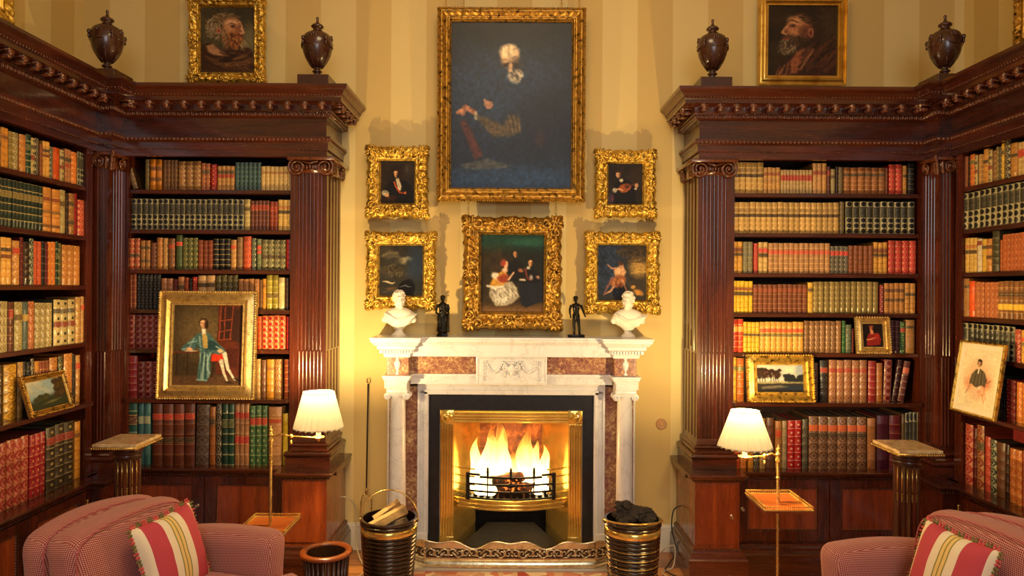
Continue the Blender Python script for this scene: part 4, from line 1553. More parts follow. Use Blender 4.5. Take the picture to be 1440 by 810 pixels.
def finish_books():
    # geometry and projected size
    for b in BOOKS:
        ax, mp = b['map']
        c0, c1 = mp(b['p0']), mp(b['p1'])
        b['W'] = abs(c1 - c0) * .95
        mid = (c0 + c1) / 2
        h = b['h'] * (1 + random.uniform(-.008, .008))
        b['H'] = h
        if ax == 'x':
            b['loc'] = (mid, b['depth'] + random.uniform(-.002, .003), b['z'] + .0005)
            b['rz'] = 0
            dist = b['depth']
            px = 720 + mid * F / dist
        else:
            sg = -1 if b['place'] == LS else 1
            b['loc'] = (sg * (b['depth'] + random.uniform(-.002, .003)), mid, b['z'] + .0005)
            b['rz'] = R(90) if sg < 0 else R(-90)
            dist = mid
            px = 720 + sg * b['depth'] * F / dist
        fr = 1.0 if ax == 'x' else b['depth'] / mid
        b['area'] = b['W'] * fr * h * (F / dist) ** 2
        if px < 2 or px > 1436:
            b['area'] = 0
        b['D'] = min(b['D'], .25)
    order = sorted(range(len(BOOKS)), key=lambda i: -BOOKS[i]['area'])
    keep = set(order[:300])
    counts = {}
    # unique wording per run
    runs = {}
    for i, b in enumerate(BOOKS):
        runs.setdefault((b['place'], b['shelf'], b['run']), []).append(i)
    seen = {}
    keys = list(runs)
    nb = {}
    byshelf = {}
    for k in keys:
        byshelf.setdefault(k[:2], []).append(k)
    for sh, ks in byshelf.items():
        ks.sort(key=lambda k: k[2][0])
        words = [ST[k[2][1]][0] for k in ks]
        for j, k in enumerate(ks):
            n = BOOKS[runs[k][0]]['n']
            wd = words[j]
            place = '%s, %s' % (SHELF[k[1]], k[0].replace('bookcase ', 'bookcase '))
            if n > 1:
                vis = sum(1 for q in runs[k] if BOOKS[q]['area'] > 0)
                txt = '%s book, one of a matching run, %s' % (wd, place)
            else:
                txt = '%s book standing alone in its binding, %s' % (wd, place)
                txt = '%s book, single, %s' % (wd, place)
            if words.count(wd) > 1:
                prev = words[j - 1] if j > 0 else None
                if prev and prev != wd:
                    txt = '%s book just right of %s one, %s' % (wd, prev, place)
                else:
                    txt = '%s book right of %s one, %s' % (wd, words[j - 2] if j > 1 else 'the upright', place)
                if n > 1:
                    txt = txt.replace(' book ', ' run book ')
            k_txt = ' '.join(txt.split())
            seen.setdefault(k_txt, []).append(k)
            nb[k] = k_txt
    for t_, ks in seen.items():
        if len(ks) > 1:
            for j, k in enumerate(ks):
                i0 = runs[k][0]
                nb[k] = t_.replace(' book', ' book (%s)' % ('taller' if j else 'shorter')) if len(ks) == 2 else t_
                print('DUP LABEL', t_, k)
    cache = {}
    rest = MB()
    rest_mats, rest_idx, rest_uv = [], [], []
    for i, b in enumerate(BOOKS):
        rk = (b['place'], b['shelf'], b['run'])
        if rk not in cache:
            cache[rk] = make_book(b['W'], b['H'], b['D'], b['key'], b['pages'])
        me, kids = cache[rk]
        Wm = BOOKS[runs[rk][0]]
        M4 = Matrix.Translation(b['loc']) @ Matrix.Rotation(b['rz'], 4, 'Z')
        sc = (b['W'] / Wm['W'], 1, b['H'] / Wm['H'])
        if b['lean']:
            # lean about the lower edge it stands on
            a = b['lean']
            ex = -b['W'] / 2 if a < 0 else b['W'] / 2
            M4 = M4 @ Matrix.Translation((ex, 0, 0)) @ Matrix.Rotation(a, 4, 'Y') @ Matrix.Translation((-ex, 0, 0))
        M4 = M4 @ Matrix.Diagonal((sc[0], sc[1], sc[2], 1))
        if i in keep:
            o = bpy.data.objects.new('book', me)
            COL.objects.link(o)
            o.matrix_world = M4
            cat = 'book'
            tag(o, nb[rk], cat, 'books on the %s of the %s' % (SHELF[b['shelf']], b['place']))
            for nm, km in kids:
                c = bpy.data.objects.new(nm, km)
                COL.objects.link(c)
                c.parent = o
        else:
            for nm, m_ in [('book', me)] + kids:
                mat = m_.materials[0]
                if mat not in rest_mats:
                    rest_mats.append(mat)
                mi = rest_mats.index(mat)
                base = len(rest.v)
                uvl = m_.uv_layers[0].data if m_.uv_layers else None
                for v in m_.vertices:
                    rest.v.append(tuple(M4 @ v.co))
                for p in m_.polygons:
                    rest.f.append(tuple(base + q for q in p.vertices))
                    rest_idx.append(mi)
                    for li in p.loop_indices:
                        rest_uv.append(tuple(uvl[li].uv) if uvl else (0.0, 0.0))
    if rest.v:
        me = rest.mesh('smaller_books')
        for m_ in rest_mats:
            me.materials.append(m_)
        me.polygons.foreach_set('material_index', rest_idx)
        ul = me.uv_layers.new(name='UVMap')
        ul.data.foreach_set('uv', np.array(rest_uv, dtype=np.float32).ravel())
        o = bpy.data.objects.new('smaller_books', me)
        COL.objects.link(o)
        tag(o, 'remaining narrow leather books filling the gaps on all the shelves', 'books')
        o['kind'] = 'stuff'
    print('BOOKS', len(BOOKS), 'visible', sum(1 for b in BOOKS if b['area'] > 0))


finish_books()
# ================================================================== fireplace surround
fp = thing('fireplace_surround', 'white marble chimneypiece with brown mottled marble panels and carved tablet', 'fireplace', (0, 4.35, 0))
INV = Matrix.Translation((0, -4.35, 0))


def fput(mb, name, m, parent=None, **kw):
    mb.xform(INV)
    return mb.build(name, m, parent or fp, **kw)


# shelf: a moulded slab that breaks forward over each column
shelf_path = [(-.748, WALL), (-.748, 4.215), (-.610, 4.215), (-.610, 4.285), (.610, 4.285), (.610, 4.215), (.748, 4.215), (.748, WALL)]
prof = [(-.06, 1.345), (.112, 1.345), (.114, 1.337), (.104, 1.332), (.104, 1.320), (.092, 1.313), (.080, 1.300), (.066, 1.295), (.060, 1.293), (.060, 1.277), (.042, 1.271), (.038, 1.269), (.024, 1.252), (.014, 1.246), (.010, 1.226), (-.06, 1.226)]
# central stretch is shallower
mb = sweep(MB(), shelf_path, [(d * .72, z) for d, z in prof], 0, 7)
mb.box((-.74, 4.23, 1.23), (.74, WALL - .001, 1.3448))
fput(mb, 'mantel_shelf', M['marble'], angle=30)
mb = MB()
along(shelf_path, 0, 7, .026, .017, lambda q, t, n: mb.box((q.x - .0055, q.y - .0065, 1.252), (q.x + .0055, q.y + .0055, 1.268)))
fput(mb, 'dentil_moulding', M['marble'])
# capping over the columns: flared corner blocks
for s in (-1, 1):
    mb = MB()
    for (a, b, z0, z1) in ((.070, .070, 1.334, 1.346), (.060, .060, 1.318, 1.334), (.046, .046, 1.300, 1.318), (.030, .030, 1.282, 1.300), (.014, .014, 1.262, 1.282), (.004, .004, 1.240, 1.262)):
        mb.cbox((s * .679 - .074 - a * 1.05, 4.212 - b, z0), (s * .679 + .074 + a * 1.05, 4.40, z1), .004)
    fput(mb, 'corner_capping', M['marble'])
# frieze
YF = 4.30
mb = MB().box((-.752, YF + .015, 1.115), (.752, WALL - .001, 1.23))
fput(mb, 'frieze_panel', M['breccia'])
for s in (-1, 1):
    mb = MB().cbox((s * .679 - .066, 4.235, 1.118), (s * .679 + .066, YF + .02, 1.236), .002)
    blk_ = fput(mb, 'frieze_block', M['breccia'])
    mb = MB()
    mb.lathe([(.010, 1.122), (.014, 1.126), (.006, 1.136), (.005, 1.146), (.014, 1.158), (.020, 1.180), (.019, 1.196), (.011, 1.206), (.008, 1.216), (.012, 1.222), (.006, 1.228)], (s * .679, 4.236, 0), 12)
    mb.xform(INV)
    mb.build('carved_urn_relief', M['marble'], blk_, smooth=True)
# central tablet
mb = MB().cbox((-.212, 4.272, 1.058), (.212, YF + .03, 1.226), .003)
mb.tube([(-.2, 4.271, 1.07), (.2, 4.271, 1.07), (.2, 4.271, 1.215), (-.2, 4.271, 1.215)], .003, 5, closed=True)
tb = fput(mb, 'carved_tablet', M['marble'])
mb = MB()
for x0, x1 in ((-.155, -.052), (.052, .155)):
    pts = []
    for k in range(13):
        t = k / 12
        pts.append((x0 + (x1 - x0) * t, 4.268, 1.196 - .062 * (1 - (2 * t - 1) ** 2)))
    for k, p in enumerate(pts):
        mb.ell(p, (.008, .010, .008 + .002 * math.sin(k)), 6, 4)
for x in (-.168, -.158, .158, .168):
    for k in range(6):
        mb.ell((x, 4.269, 1.19 - k * .020), (.0045, .004, .009), 5, 4)
for x in (-.040, .040):
    for k in range(5):
        mb.ell((x, 4.269, 1.19 - k * .020), (.006, .005, .010), 5, 4)
# ram's mask
mb.ell((0, 4.266, 1.150), (.022, .014, .032), 10, 8)
mb.ell((0, 4.258, 1.128), (.012, .010, .014), 8, 6)
for s in (-1, 1):
    volute(mb, (s * .033, 4.262, 1.162), 'y', .016, s, 20, 1.4)
mb.ell((0, 4.268, 1.190), (.030, .006, .008), 8, 5)
mb.xform(INV)
mb.build('carved_garlands', M['marble'], tb, smooth=True)
# architrave band either side of tablet, and caps above columns
for s in (-1, 1):
    mb = MB()
    a, b = s * .212, s * .612
    mb.box((a, 4.305, 1.056), (b, 4.40, 1.100))
    mb.box((a, 4.298, 1.100), (b, 4.40, 1.108))
    mb.box((a, 4.290, 1.108), (b, 4.40, 1.118))
    fput(mb, 'architrave', M['marble'])
    mb = MB()
    c = s * .679
    mb.cbox((c - .060, 4.205, 1.030), (c + .060, 4.34, 1.075), .002)
    mb.cbox((c - .066, 4.199, 1.075), (c + .066, 4.34, 1.092), .003)
    mb.cbox((c - .078, 4.187, 1.092), (c + .078, 4.36, 1.106), .003)
    mb.cbox((c - .084, 4.181, 1.106), (c + .084, 4.37, 1.118), .003)
    for k in range(9):
        mb.box((c - .052 + k * .0125, 4.202, 1.036), (c - .046 + k * .0125, 4.206, 1.066))
    if s:
        mb.box((c + s * .05, 4.28, 1.03), (c + s * .086, 4.43, 1.118))
    fput(mb, 'entablature_block', M['marble'])
    # column
    r = .050
    pr_ = [(.066, .030), (.066, .075), (.060, .078)]
    for k in range(7):
        a_ = -PI / 2 + PI * k / 6
        pr_.append((.056 + .012 * math.cos(a_), .090 + .012 * math.sin(a_)))
    pr_ += [(.053, .104), (.053, .112), (r, .120)]
    for k in range(9):
        t = k / 8
        pr_.append((r - .006 * t ** 1.6, .13 + (.985 - .13) * t))
    pr_ += [(.047, .990), (.047, .996), (.044, .998), (.044, 1.004)]
    mb = MB().lathe(pr_, (c, 4.262, 0), 32)
    col = fput(mb, 'column', M['marble'], angle=40)
    mb = MB().cbox((c - .068, 4.262 - .068, .020), (c + .068, 4.262 + .068, .060), .003)
    mb.xform(INV)
    mb.build('column_base', M['marble'], col)
    mb = MB()
    mb.box((c - .050, 4.215, .998), (c + .050, 4.33, 1.012))
    mb.cbox((c - .062, 4.205, 1.012), (c + .062, 4.34, 1.032), .003)
    for q in (-1, 1):
        mb.lathe([(.004, -.05), (.020, -.048), (.022, -.045), (.016, -.030), (.014, 0), (.016, .030), (.022, .045), (.020, .048), (.004, .05)], (c + q * .056, 4.262, .994), 14, Matrix.Rotation(R(90), 3, 'X'))
        mb.tube([(c + q * (.056 + .010 * math.cos(t)), 4.208, .994 + .010 * math.sin(t)) for t in [i * .7 for i in range(9)]], .0035, 6, closed=True)
    mb.xform(INV)
    mb.build('ionic_capital', M['marble'], col, angle=40)
    # marble panels behind columns
    mb = MB().box((s * .752, 4.372, .02), (s * .575, WALL - .001, 1.035))
    fput(mb, 'side_panel', M['breccia'])
    mb = MB().cbox((s * .760, 4.366, .02), (s * .750, WALL - .001, 1.235), .001)
    fput(mb, 'edge_strip', M['marble'])
    # white jamb moulding
    mb = MB()
    mb.box((s * .575, 4.372, .02), (s * .508, WALL - .001, 1.000))
    mb.box((s * .575, 4.362, .02), (s * .562, 4.38, 1.040))
    mb.cbox((s * .535, 4.356, .02), (s * .512, 4.38, 1.003), .003)
    mb.cbox((s * .578, 4.350, .02), (s * .508, 4.38, .135), .003)
    fput(mb, 'jamb', M['marble'])
mb = MB()
mb.box((-.575, 4.372, .995), (.575, WALL - .001, 1.056))
mb.box((-.575, 4.362, 1.040), (.575, 4.38, 1.057))
mb.cbox((-.535, 4.356, .985), (.535, 4.38, 1.012), .003)
fput(mb, 'lintel', M['marble'])
# slate slips
mb = MB()
mb.box((-.512, 4.385, .02), (-.440, WALL + .02, .990))
mb.box((.440, 4.385, .02), (.512, WALL + .02, .990))
mb.box((-.440, 4.385, .888), (.440, WALL + .02, .990))
fput(mb, 'black_slate_slips', M['slate'])
hearth = MB().cbox((-.80, 4.085, 0), (.80, 4.44, .022), .003)
M['hearth'] = simple('pale_grey_hearth_stone', (196, 184, 166), .3, 0, .08, 6)
o = fput(hearth, 'hearth_slab', M['hearth'])

# opening hole in the wall
wb = bpy.data.objects['wall_back']
me = wb.data
mb = MB()
mb.box((XL - .12, WALL, 0), (-.442, WALL + .12, CEIL))
mb.box((.442, WALL, 0), (XR + .12, WALL + .12, CEIL))
mb.box((-.442, WALL, .89), (.442, WALL + .12, CEIL))
nm = mb.mesh('wall_back')
nm.materials.append(M['wall_x'])
wb.data = nm

# ================================================================== register grate
gr = thing('fire_grate', 'polished brass register grate with bowed iron fire basket and black ash pit', 'grate', (0, 4.45, .022))
GI = Matrix.Translation((0, -4.45, -.022))


def gput(mb, name, m, parent=None, **kw):
    mb.xform(GI)
    return mb.build(name, m, parent or gr, **kw)


YB = 4.375
# reeded brass frame
for s in (-1, 1):
    mb = MB()
    mb.box((s * .436, YB, .022), (s * .352, YB + .03, .885))
    for k in range(5):
        x = s * (.362 + k * .0162)
        mb.tube([(x, YB, .115), (x, YB, .80)], .0078 if k % 2 == 0 else .006, 8)
    mb.cbox((s * .438, YB - .008, .022), (s * .350, YB + .02, .11), .003)
    gput(mb, 'brass_frame_stile', M['brass'], angle=35)
    mb = MB()
    mb.cbox((s * .438, YB - .010, .803), (s * .350, YB + .02, .888), .003)
    mb.lathe([(.033, 0), (.033, .006), (.026, .010), (.022, .006), (.016, .008), (.012, .018), (.004, .022)], (s * .394, YB - .008, .846), 20, Matrix.Rotation(R(90), 3, 'X'))
    gput(mb, 'corner_boss', M['brass'], angle=35)
mb = MB()
mb.box((-.352, YB, .808), (.352, YB + .03, .885))
for k in range(4):
    mb.tube([(-.35, YB, .818 + k * .0178), (.35, YB, .818 + k * .0178)], .0088 if k % 2 == 0 else .0065, 8)
gput(mb, 'brass_frame_top', M['brass'], angle=35)
# fire chamber: brass side cheeks splay back, brown back plate
t_ = NT('heat_stained_fireback')
v_ = t_.coord()
n1 = t_.noise(v_, 9, 6, .7, .6)
M['fireback'] = t_.base(t_.ramp(n1, [(.36, lin((44, 20, 12))), (.52, lin((122, 62, 26))), (.66, lin((190, 116, 56)))]), .5, .3)
mb = MB()
BX, BYB = .205, 4.72
for s in (-1, 1):
    st_ = MB()
    st_.add([(s * .352, YB + .02, .30), (s * BX, BYB, .30), (s * BX, BYB, .81), (s * .352, YB + .02, .81), (s * .36, YB + .03, .30), (s * (BX + .01), BYB + .01, .30), (s * (BX + .01), BYB + .01, .82), (s * .36, YB + .03, .82)],
            [(0, 1, 2, 3), (4, 7, 6, 5), (0, 4, 5, 1), (3, 2, 6, 7), (1, 5, 6, 2), (0, 3, 7, 4)])
    gput(st_, 'cheek', M['brass'])
    st2 = MB()
    st2.add([(s * .352, YB + .02, .022), (s * .225, YB + .16, .022), (s * .225, YB + .16, .30), (s * .352, YB + .02, .30), (s * .36, YB + .03, .022), (s * .235, YB + .17, .022), (s * .235, YB + .17, .30), (s * .36, YB + .03, .30)],
            [(0, 1, 2, 3), (4, 7, 6, 5), (0, 4, 5, 1), (3, 2, 6, 7), (1, 5, 6, 2), (0, 3, 7, 4)])
    gput(st2, 'lower_cheek', M['brass'])
mb.box((-BX - .01, BYB, .28), (BX + .01, BYB + .02, .84))
gput(mb, 'fireback', M['fireback'])
mb = MB().box((-.37, YB + .03, .806), (.37, BYB + .02, .83))
gput(mb, 'hood', M['iron'])
# ash pit
mb = MB()
mb.box((-.24, YB + .30, .022), (.24, YB + .32, .31))
mb.box((-.245, YB + .15, .022), (-.232, YB + .31, .31))
mb.box((.232, YB + .15, .022), (.245, YB + .31, .31))
for z in (.10, .17, .24):
    mb.box((-.232, YB + .296, z), (.232, YB + .30, z + .003))
gput(mb, 'ash_pit', M['iron'])
mb = MB()
mb.add([(-.345, YB - .02, .026), (.345, YB - .02, .026), (.15, YB + .18, .14), (-.15, YB + .18, .14), (-.345, YB - .02, .022), (.345, YB - .02, .022), (.15, YB + .19, .022), (-.15, YB + .19, .022)],
       [(0, 1, 2, 3), (4, 7, 6, 5), (0, 4, 5, 1), (2, 6, 7, 3), (0, 3, 7, 4), (1, 5, 6, 2)])
gput(mb, 'ash_apron', M['iron'])


def bow(z, dy=0.0, x=.345, b=.10, n=22):
    return [(-x + 2 * x * k / n, YB + .02 + dy - b * math.cos((k / n - .5) * PI) ** .8 if 0 < k < n else YB + .02 + dy, z) for k in range(n + 1)]


mb = MB()
for z, r in ((.300, .010), (.322, .013), (.345, .008)):
    mb.tube(bow(z), r, 8)
for a_, b_ in zip(bow(.30), bow(.30)[1:]):
    mb.add([a_, b_, (b_[0], b_[1], .345), (a_[0], a_[1], .345)], [(0, 1, 2, 3)])
gput(mb, 'bowed_brass_rail', M['brass'], smooth=True)
# side brass bars, curved
mb = MB()
for z in (.39, .44, .49, .535):
    pts = bow(z, -.004)
    gput(MB().tube(pts[:5], .0055, 8), 'side_bar', M['brass'], smooth=True)
    gput(MB().tube(pts[-5:], .0055, 8), 'side_bar', M['brass'], smooth=True)
mb = MB()
fb = bow(.35, -.008)
xs0 = [p for p in fb if -.262 <= p[0] <= .262]
for z, r in ((.362, .006), (.405, .0065), (.505, .0075)):
    pts = [(p[0], p[1], z) for p in xs0]
    if z == .505:
        k3 = len(pts) // 2
        mb = MB()
        mb.tube(pts[:3], r, 8)
        mb.tube([(p[0], p[1], z - .012) for p in pts[2:-2]], r, 8)
        mb.tube(pts[-3:], r, 8)
        gput(mb, 'fire_bar', M['iron'], smooth=True)
    else:
        gput(MB().tube(pts, r, 8), 'fire_bar', M['iron'], smooth=True)
mb = MB()
mid = [(p[0], p[1], .448) for p in xs0]
mb.tube(mid, [.006 + .007 * max(0, 1 - abs(p[0]) / .05) + .003 * max(0, 1 - abs(abs(p[0]) - .07) / .02) for p in mid], 8)
mb.ell((0, mid[len(mid) // 2][1], .448), (.022, .012, .014), 10, 7)
gput(mb, 'fire_bar', M['iron'], smooth=True)
for s in (-1, 1):
    x = s * .262
    y = xs0[0][1]
    gput(MB().cbox((x - .012, y - .010, .352), (x + .012, y + .010, .515), .003), 'bar_post', M['iron'])
for x in (-.140, 0, .140):
    y = min(xs0, key=lambda p: abs(p[0] - x))[1]
    mb = MB()
    mb.lathe([(.007, .49), (.010, .497), (.007, .505), (.0085, .525), (.007, .548), (.002, .556)], (x, y, 0), 10)
    mb.box((x - .004, y - .004, .36), (x + .004, y + .004, .50))
    gput(mb, 'bar_finial', M['iron'], angle=40)
mb = MB()
for k in range(13):
    x = -.24 + k * .04
    yb_ = YB + .02 - .10 * math.cos((x / .69) * PI) ** .8 + .01
    mb.box((x - .007, yb_, .335), (x + .007, BYB - .01, .350))
gput(mb, 'basket_floor_bars', M['iron'])

# burning logs
t_ = NT('charred_glowing_log')
v_ = t_.coord()
n1 = t_.noise(v_, 22, 5, .7)
t_.base(t_.ramp(n1, [(.45, lin((26, 16, 14))), (.6, lin((96, 44, 28)))]), .9)
t_.b.inputs['Emission Color'].default_value = (1, .22, .03, 1)
t_.link(t_.math('MULTIPLY', t_.math('GREATER_THAN', n1, .58), 1.4), t_.b.inputs['Emission Strength'])
M['ember'] = t_.m


def rock(mb, c, r, seed, n=3, amp=.28, flat=1.0):
    bm = bmesh.new()
    bmesh.ops.create_icosphere(bm, subdivisions=n, radius=1)
    for v in bm.verts:
        p = v.co.copy()
        d = 1 + amp * mnoise.noise(p * 1.4 + Vector((seed * 7.1, seed, 0))) + amp * .5 * mnoise.noise(p * 3.6 + Vector((seed, 3, seed * 2)))
        v.co = Vector((p.x * r[0] * d, p.y * r[1] * d, p.z * r[2] * d * flat)) + Vector(c)
    mb.bm(bm)
    bm.free()


def logm(a, b, r, seed):
    mb = MB()
    a, b = Vector(a), Vector(b)
    n = 10
    pts = [a.lerp(b, k / n) for k in range(n + 1)]
    mb.tube(pts, [r * (1 + .12 * mnoise.noise(Vector((seed, k * .7, 0)))) for k in range(n + 1)], 12)
    for i, v in enumerate(mb.v):
        q = Vector(v)
        mb.v[i] = tuple(q + Vector((mnoise.noise(q * 30), mnoise.noise(q * 30 + Vector((5, 0, 0))), mnoise.noise(q * 30 + Vector((0, 9, 0))))) * r * .25)
    return mb


for k, (a, b, r, lb) in enumerate((((-.20, 4.45, .385), (.17, 4.47, .385), .034, 'charred log lying along the bottom of the fire basket'),
                                   ((-.12, 4.40, .445), (.19, 4.55, .440), .032, 'glowing log laid slantwise across the middle of the fire'),
                                   ((-.10, 4.56, .42), (.06, 4.38, .478), .030, 'short dark log end standing highest, behind the bars'))):
    o = logm(a, b, r, k * 3.3).build('burning_log', M['ember'], None, smooth=True)
    tag(o, lb, 'log', 'logs in the fire')


def flame_mat():
    t = NT('fire_flame')
    tc = t.n('ShaderNodeTexCoord')
    sp = t.n('ShaderNodeSeparateXYZ')
    t.link(tc.outputs['Generated'], sp.inputs[0])
    z = sp.outputs[2]
    nz = t.noise(t.coord('Object', (14, 14, 5)), 1.0, 3, .6, .8)
    f = t.math('ADD', z, t.math('MULTIPLY_ADD', nz, .5, -.25))
    col = t.ramp(f, [(0, (1, .80, .38, 1)), (.45, (1, .62, .16, 1)), (.75, (1, .34, .04, 1)), (1, (.8, .16, .01, 1))])
    em = t.n('ShaderNodeEmission')
    t.link(col, em.inputs[0])
    t.link(t.math('MULTIPLY_ADD', t.math('SUBTRACT', 1.0, f, clamp=True), 5.5, .7), em.inputs[1])
    tr = t.n('ShaderNodeBsdfTransparent')
    mx = t.n('ShaderNodeMixShader')
    al = t.math('MULTIPLY_ADD', f, -1.35, 1.32, clamp=True)
    t.link(al, mx.inputs[0])
    t.link(tr.outputs[0], mx.inputs[1])
    t.link(em.outputs[0], mx.inputs[2])
    t.link(mx.outputs[0], t.out.inputs[0])
    return t.m


M['flame'] = flame_mat()


def flame(mb, c, h, r, seed, lean=0.0):
    n, m = 14, 12
    rings = []
    for k in range(n + 1):
        t = k / n
        rad = r * (math.sin(PI * min(1, .22 + t * .78)) ** .8) * (1 - t * .35)
        if k == n:
            rad = .001
        ox = lean * t * h + .020 * math.sin(t * 7 + seed) * t
        oy = .012 * math.cos(t * 6 + seed * 2) * t
        for j in range(m):
            a = 2 * PI * j / m
            q = rad * (1 + .30 * mnoise.noise(Vector((math.cos(a) * 1.2 + seed * 3, math.sin(a) * 1.2, t * 3.0))))
            rings.append((c[0] + ox + q * math.cos(a), c[1] + oy + q * .7 * math.sin(a), c[2] + t * h))
    fs = []
    for k in range(n):
        for j in range(m):
            q = (j + 1) % m
            fs.append((k * m + j, k * m + q, (k + 1) * m + q, (k + 1) * m + j))
    fs.append(tuple(range(m)))
    mb.add(rings, fs)


random.seed(3)
for lbl, lst in (('tall leftmost bright tongue group of the log fire', [((-.17, 4.46, .37), .30, .045, .05), ((-.125, 4.50, .37), .36, .055, .04), ((-.09, 4.47, .38), .41, .05, .05), ((-.05, 4.52, .38), .33, .045, .02), ((-.215, 4.49, .36), .30, .045, 0)]),
                 ('shorter bright tongue group on the right of the log fire', [((.075, 4.52, .40), .30, .045, .04), ((.115, 4.49, .38), .35, .050, -.02), ((.15, 4.53, .37), .27, .045, .0), ((.205, 4.50, .36), .26, .040, 0)]),
                 ('low flickering flame between the two tall tongues', [((.0, 4.55, .44), .14, .05, .02), ((.035, 4.53, .43), .17, .045, .02), ((-.18, 4.41, .36), .10, .04, 0), ((-.13, 4.40, .36), .11, .04, 0), ((.17, 4.42, .36), .09, .03, 0)])):
    mb = MB()
    for (c, h, r, ln) in lst:
        flame(mb, c, h * 1.12, r * 1.2, random.uniform(0, 9), ln)
    o = mb.build('flames', M['flame'], None, smooth=True)
    tag(o, lbl, 'fire', 'flames of the log fire')
light('fire_light', 'POINT', (-.05, 4.46, .56), 8, FIRE_COL, .09)
light('fire_light', 'POINT', (.10, 4.33, .62), 5, FIRE_COL, .07)

# ================================================================== fender
fd = thing('fireplace_fender', 'low polished steel fender with wavy top and pierced scrollwork', 'fender', (0, 4.1, .022))
FI = Matrix.Translation((0, -4.1, -.022))


def fy(x):
    t = abs(x) / .58
    return 4.125 + (.02 * t ** 2) + (.05 * max(0, t - .86) / .14)


def ftop(x):
    return .150 + .016 * math.cos(x * 2 * PI / .42) - .012 * math.cos(x * 2 * PI / .21)


mb = MB()
N = 120
vs, fs = [], []
for k in range(N + 1):
    x = -.585 + 1.17 * k / N
    y = fy(x)
    zt = ftop(x)
    for (dy, z) in ((-.030, .024), (-.030, .034), (-.018, .040), (-.014, .050), (-.004, .056), (0, .060), (0, zt), (.004, zt), (.004, .024)):
        vs.append((x, y + dy, z))
m_ = 9
for k in range(N):
    for j in range(m_):
        q = (j + 1) % m_
        fs.append((k * m_ + j, k * m_ + q, (k + 1) * m_ + q, (k + 1) * m_ + j))
fs.append(tuple(range(m_)))
fs.append(tuple(N * m_ + j for j in range(m_)))
mb.add(vs, fs)
mb.xform(FI)
mb.build('fender_plate', M['steel'], fd, angle=35)
mb = MB()
mb.tube([(-.585 + 1.17 * k / N, fy(-.585 + 1.17 * k / N) + .001, ftop(-.585 + 1.17 * k / N)) for k in range(N + 1)], .0055, 8)
mb.xform(FI)
mb.build('fender_rim', M['steel'], fd, smooth=True)
mb = MB()
k = 0
x = -.545
while x < .55:
    mir_ = 1 if k % 2 else -1
    y = fy(x) - .0015
    pts = []
    for i in range(16):
        t = i / 15
        a = t * 2.4 * PI
        rad = .025 * (1 - t) + .003
        pts.append((x + rad * math.cos(a) * mir_, y, .098 + rad * math.sin(a) * (1 if k % 3 else -1)))
    mb.tube(pts, .0038, 5)
    mb.ell((x + .022, y, .086), (.012, .003, .006), 6, 4, Matrix.Rotation(.6 * mir_, 3, 'Y'))
    mb.ell((x + .020, y, .112), (.012, .003, .006), 6, 4, Matrix.Rotation(-.7 * mir_, 3, 'Y'))
    x += .041
    k += 1
mb.xform(FI)
mb.build('scrollwork', M['steel'], fd, smooth=True)
# dark pierced ground seen between the scrolls
mb = MB()
vs, fs = [], []
for k in range(61):
    x = -.565 + 1.13 * k / 60
    vs += [(x, fy(x) - .0006, .070), (x, fy(x) - .0006, .124)]
for k in range(60):
    fs.append((2 * k, 2 * k + 2, 2 * k + 3, 2 * k + 1))
mb.add(vs, fs)
M['pierced'] = simple('dark_piercings', (74, 56, 36), .5, .5, .6, 90)
mb.xform(FI)
mb.build('pierced_band', M['pierced'], fd)

rug = MB()
rug.cbox((-.60, 1.2, 0.0005), (.60, 4.082, .012), .004)
o = rug.build('rug', M['rug'], None)
tag(o, 'red and cream floral rug whose edge shows in front of the fender', 'rug')

# ================================================================== buckets beside the fire


def bucket(loc, label, cat, handle_up):
    b = thing('fuel_bucket', label, cat, loc, 0, 'brass-bound fuel buckets flanking the hearth')
    H = .405
    prof = [(.118, 0), (.122, .004)]
    z = .012
    while z < .335:
        r0 = .120 + .026 * (z / H)
        prof += [(r0, z), (r0 + .0055, z + .005), (r0 + .0065, z + .0095), (r0 + .0055, z + .014), (r0, z + .019)]
        z += .0215
    prof += [(.143, .338), (.143, .385), (.150, .388), (.153, .394), (.150, .400), (.146, .402), (.150, .408), (.152, .414), (.149, .420), (.138, .421), (.136, .40), (.118, .03), (.02, .02)]
    mb = MB().lathe(prof, (0, 0, 0), 40, None, False)
    mb.lathe([(.001, .0), (.118, 0)], (0, 0, 0), 40, None, False)
    mb.build('bucket_body', M['blackmetal'], b, angle=40)
    mb = MB().lathe([(.1435, .340), (.1465, .342), (.1475, .361), (.1465, .380), (.1435, .382)], (0, 0, 0), 40, None, False)
    mb.build('brass_band', M['brass'], b, smooth=True)
    for zz in ([] if handle_up else range(2, 14, 2)):
        r0 = .120 + .026 * ((.012 + zz * .0215) / H)
        mb = MB().tube([((r0 + .006) * math.cos(a), (r0 + .006) * math.sin(a), .0215 * zz + .0215) for a in [2 * PI * i / 40 for i in range(40)]], .0018, 5, closed=True)
        mb.build('brass_hoop', M['brass_old'], b, smooth=True)
    mb = MB()
    pts = []
    for i in range(25):
        a = PI * i / 24
        if handle_up:
            pts.append((-.152 * math.cos(a), .012 * math.sin(a), .405 + .155 * math.sin(a)))
        else:
            pts.append((-.155 * math.cos(a), -.148 * math.sin(a), .405 + .018 * math.sin(a) + .012))
    mb.tube(pts, .0042 if handle_up else .0052, 8)
    for s in (-1, 1):
        mb.lathe([(.008, -.004), (.011, 0), (.008, .004)], (s * .153, 0, .405), 10, Matrix.Rotation(R(90), 3, 'Y'))
    mb.build('handle', M['brass_old'] if handle_up else M['brass'], b, smooth=True)
    return b


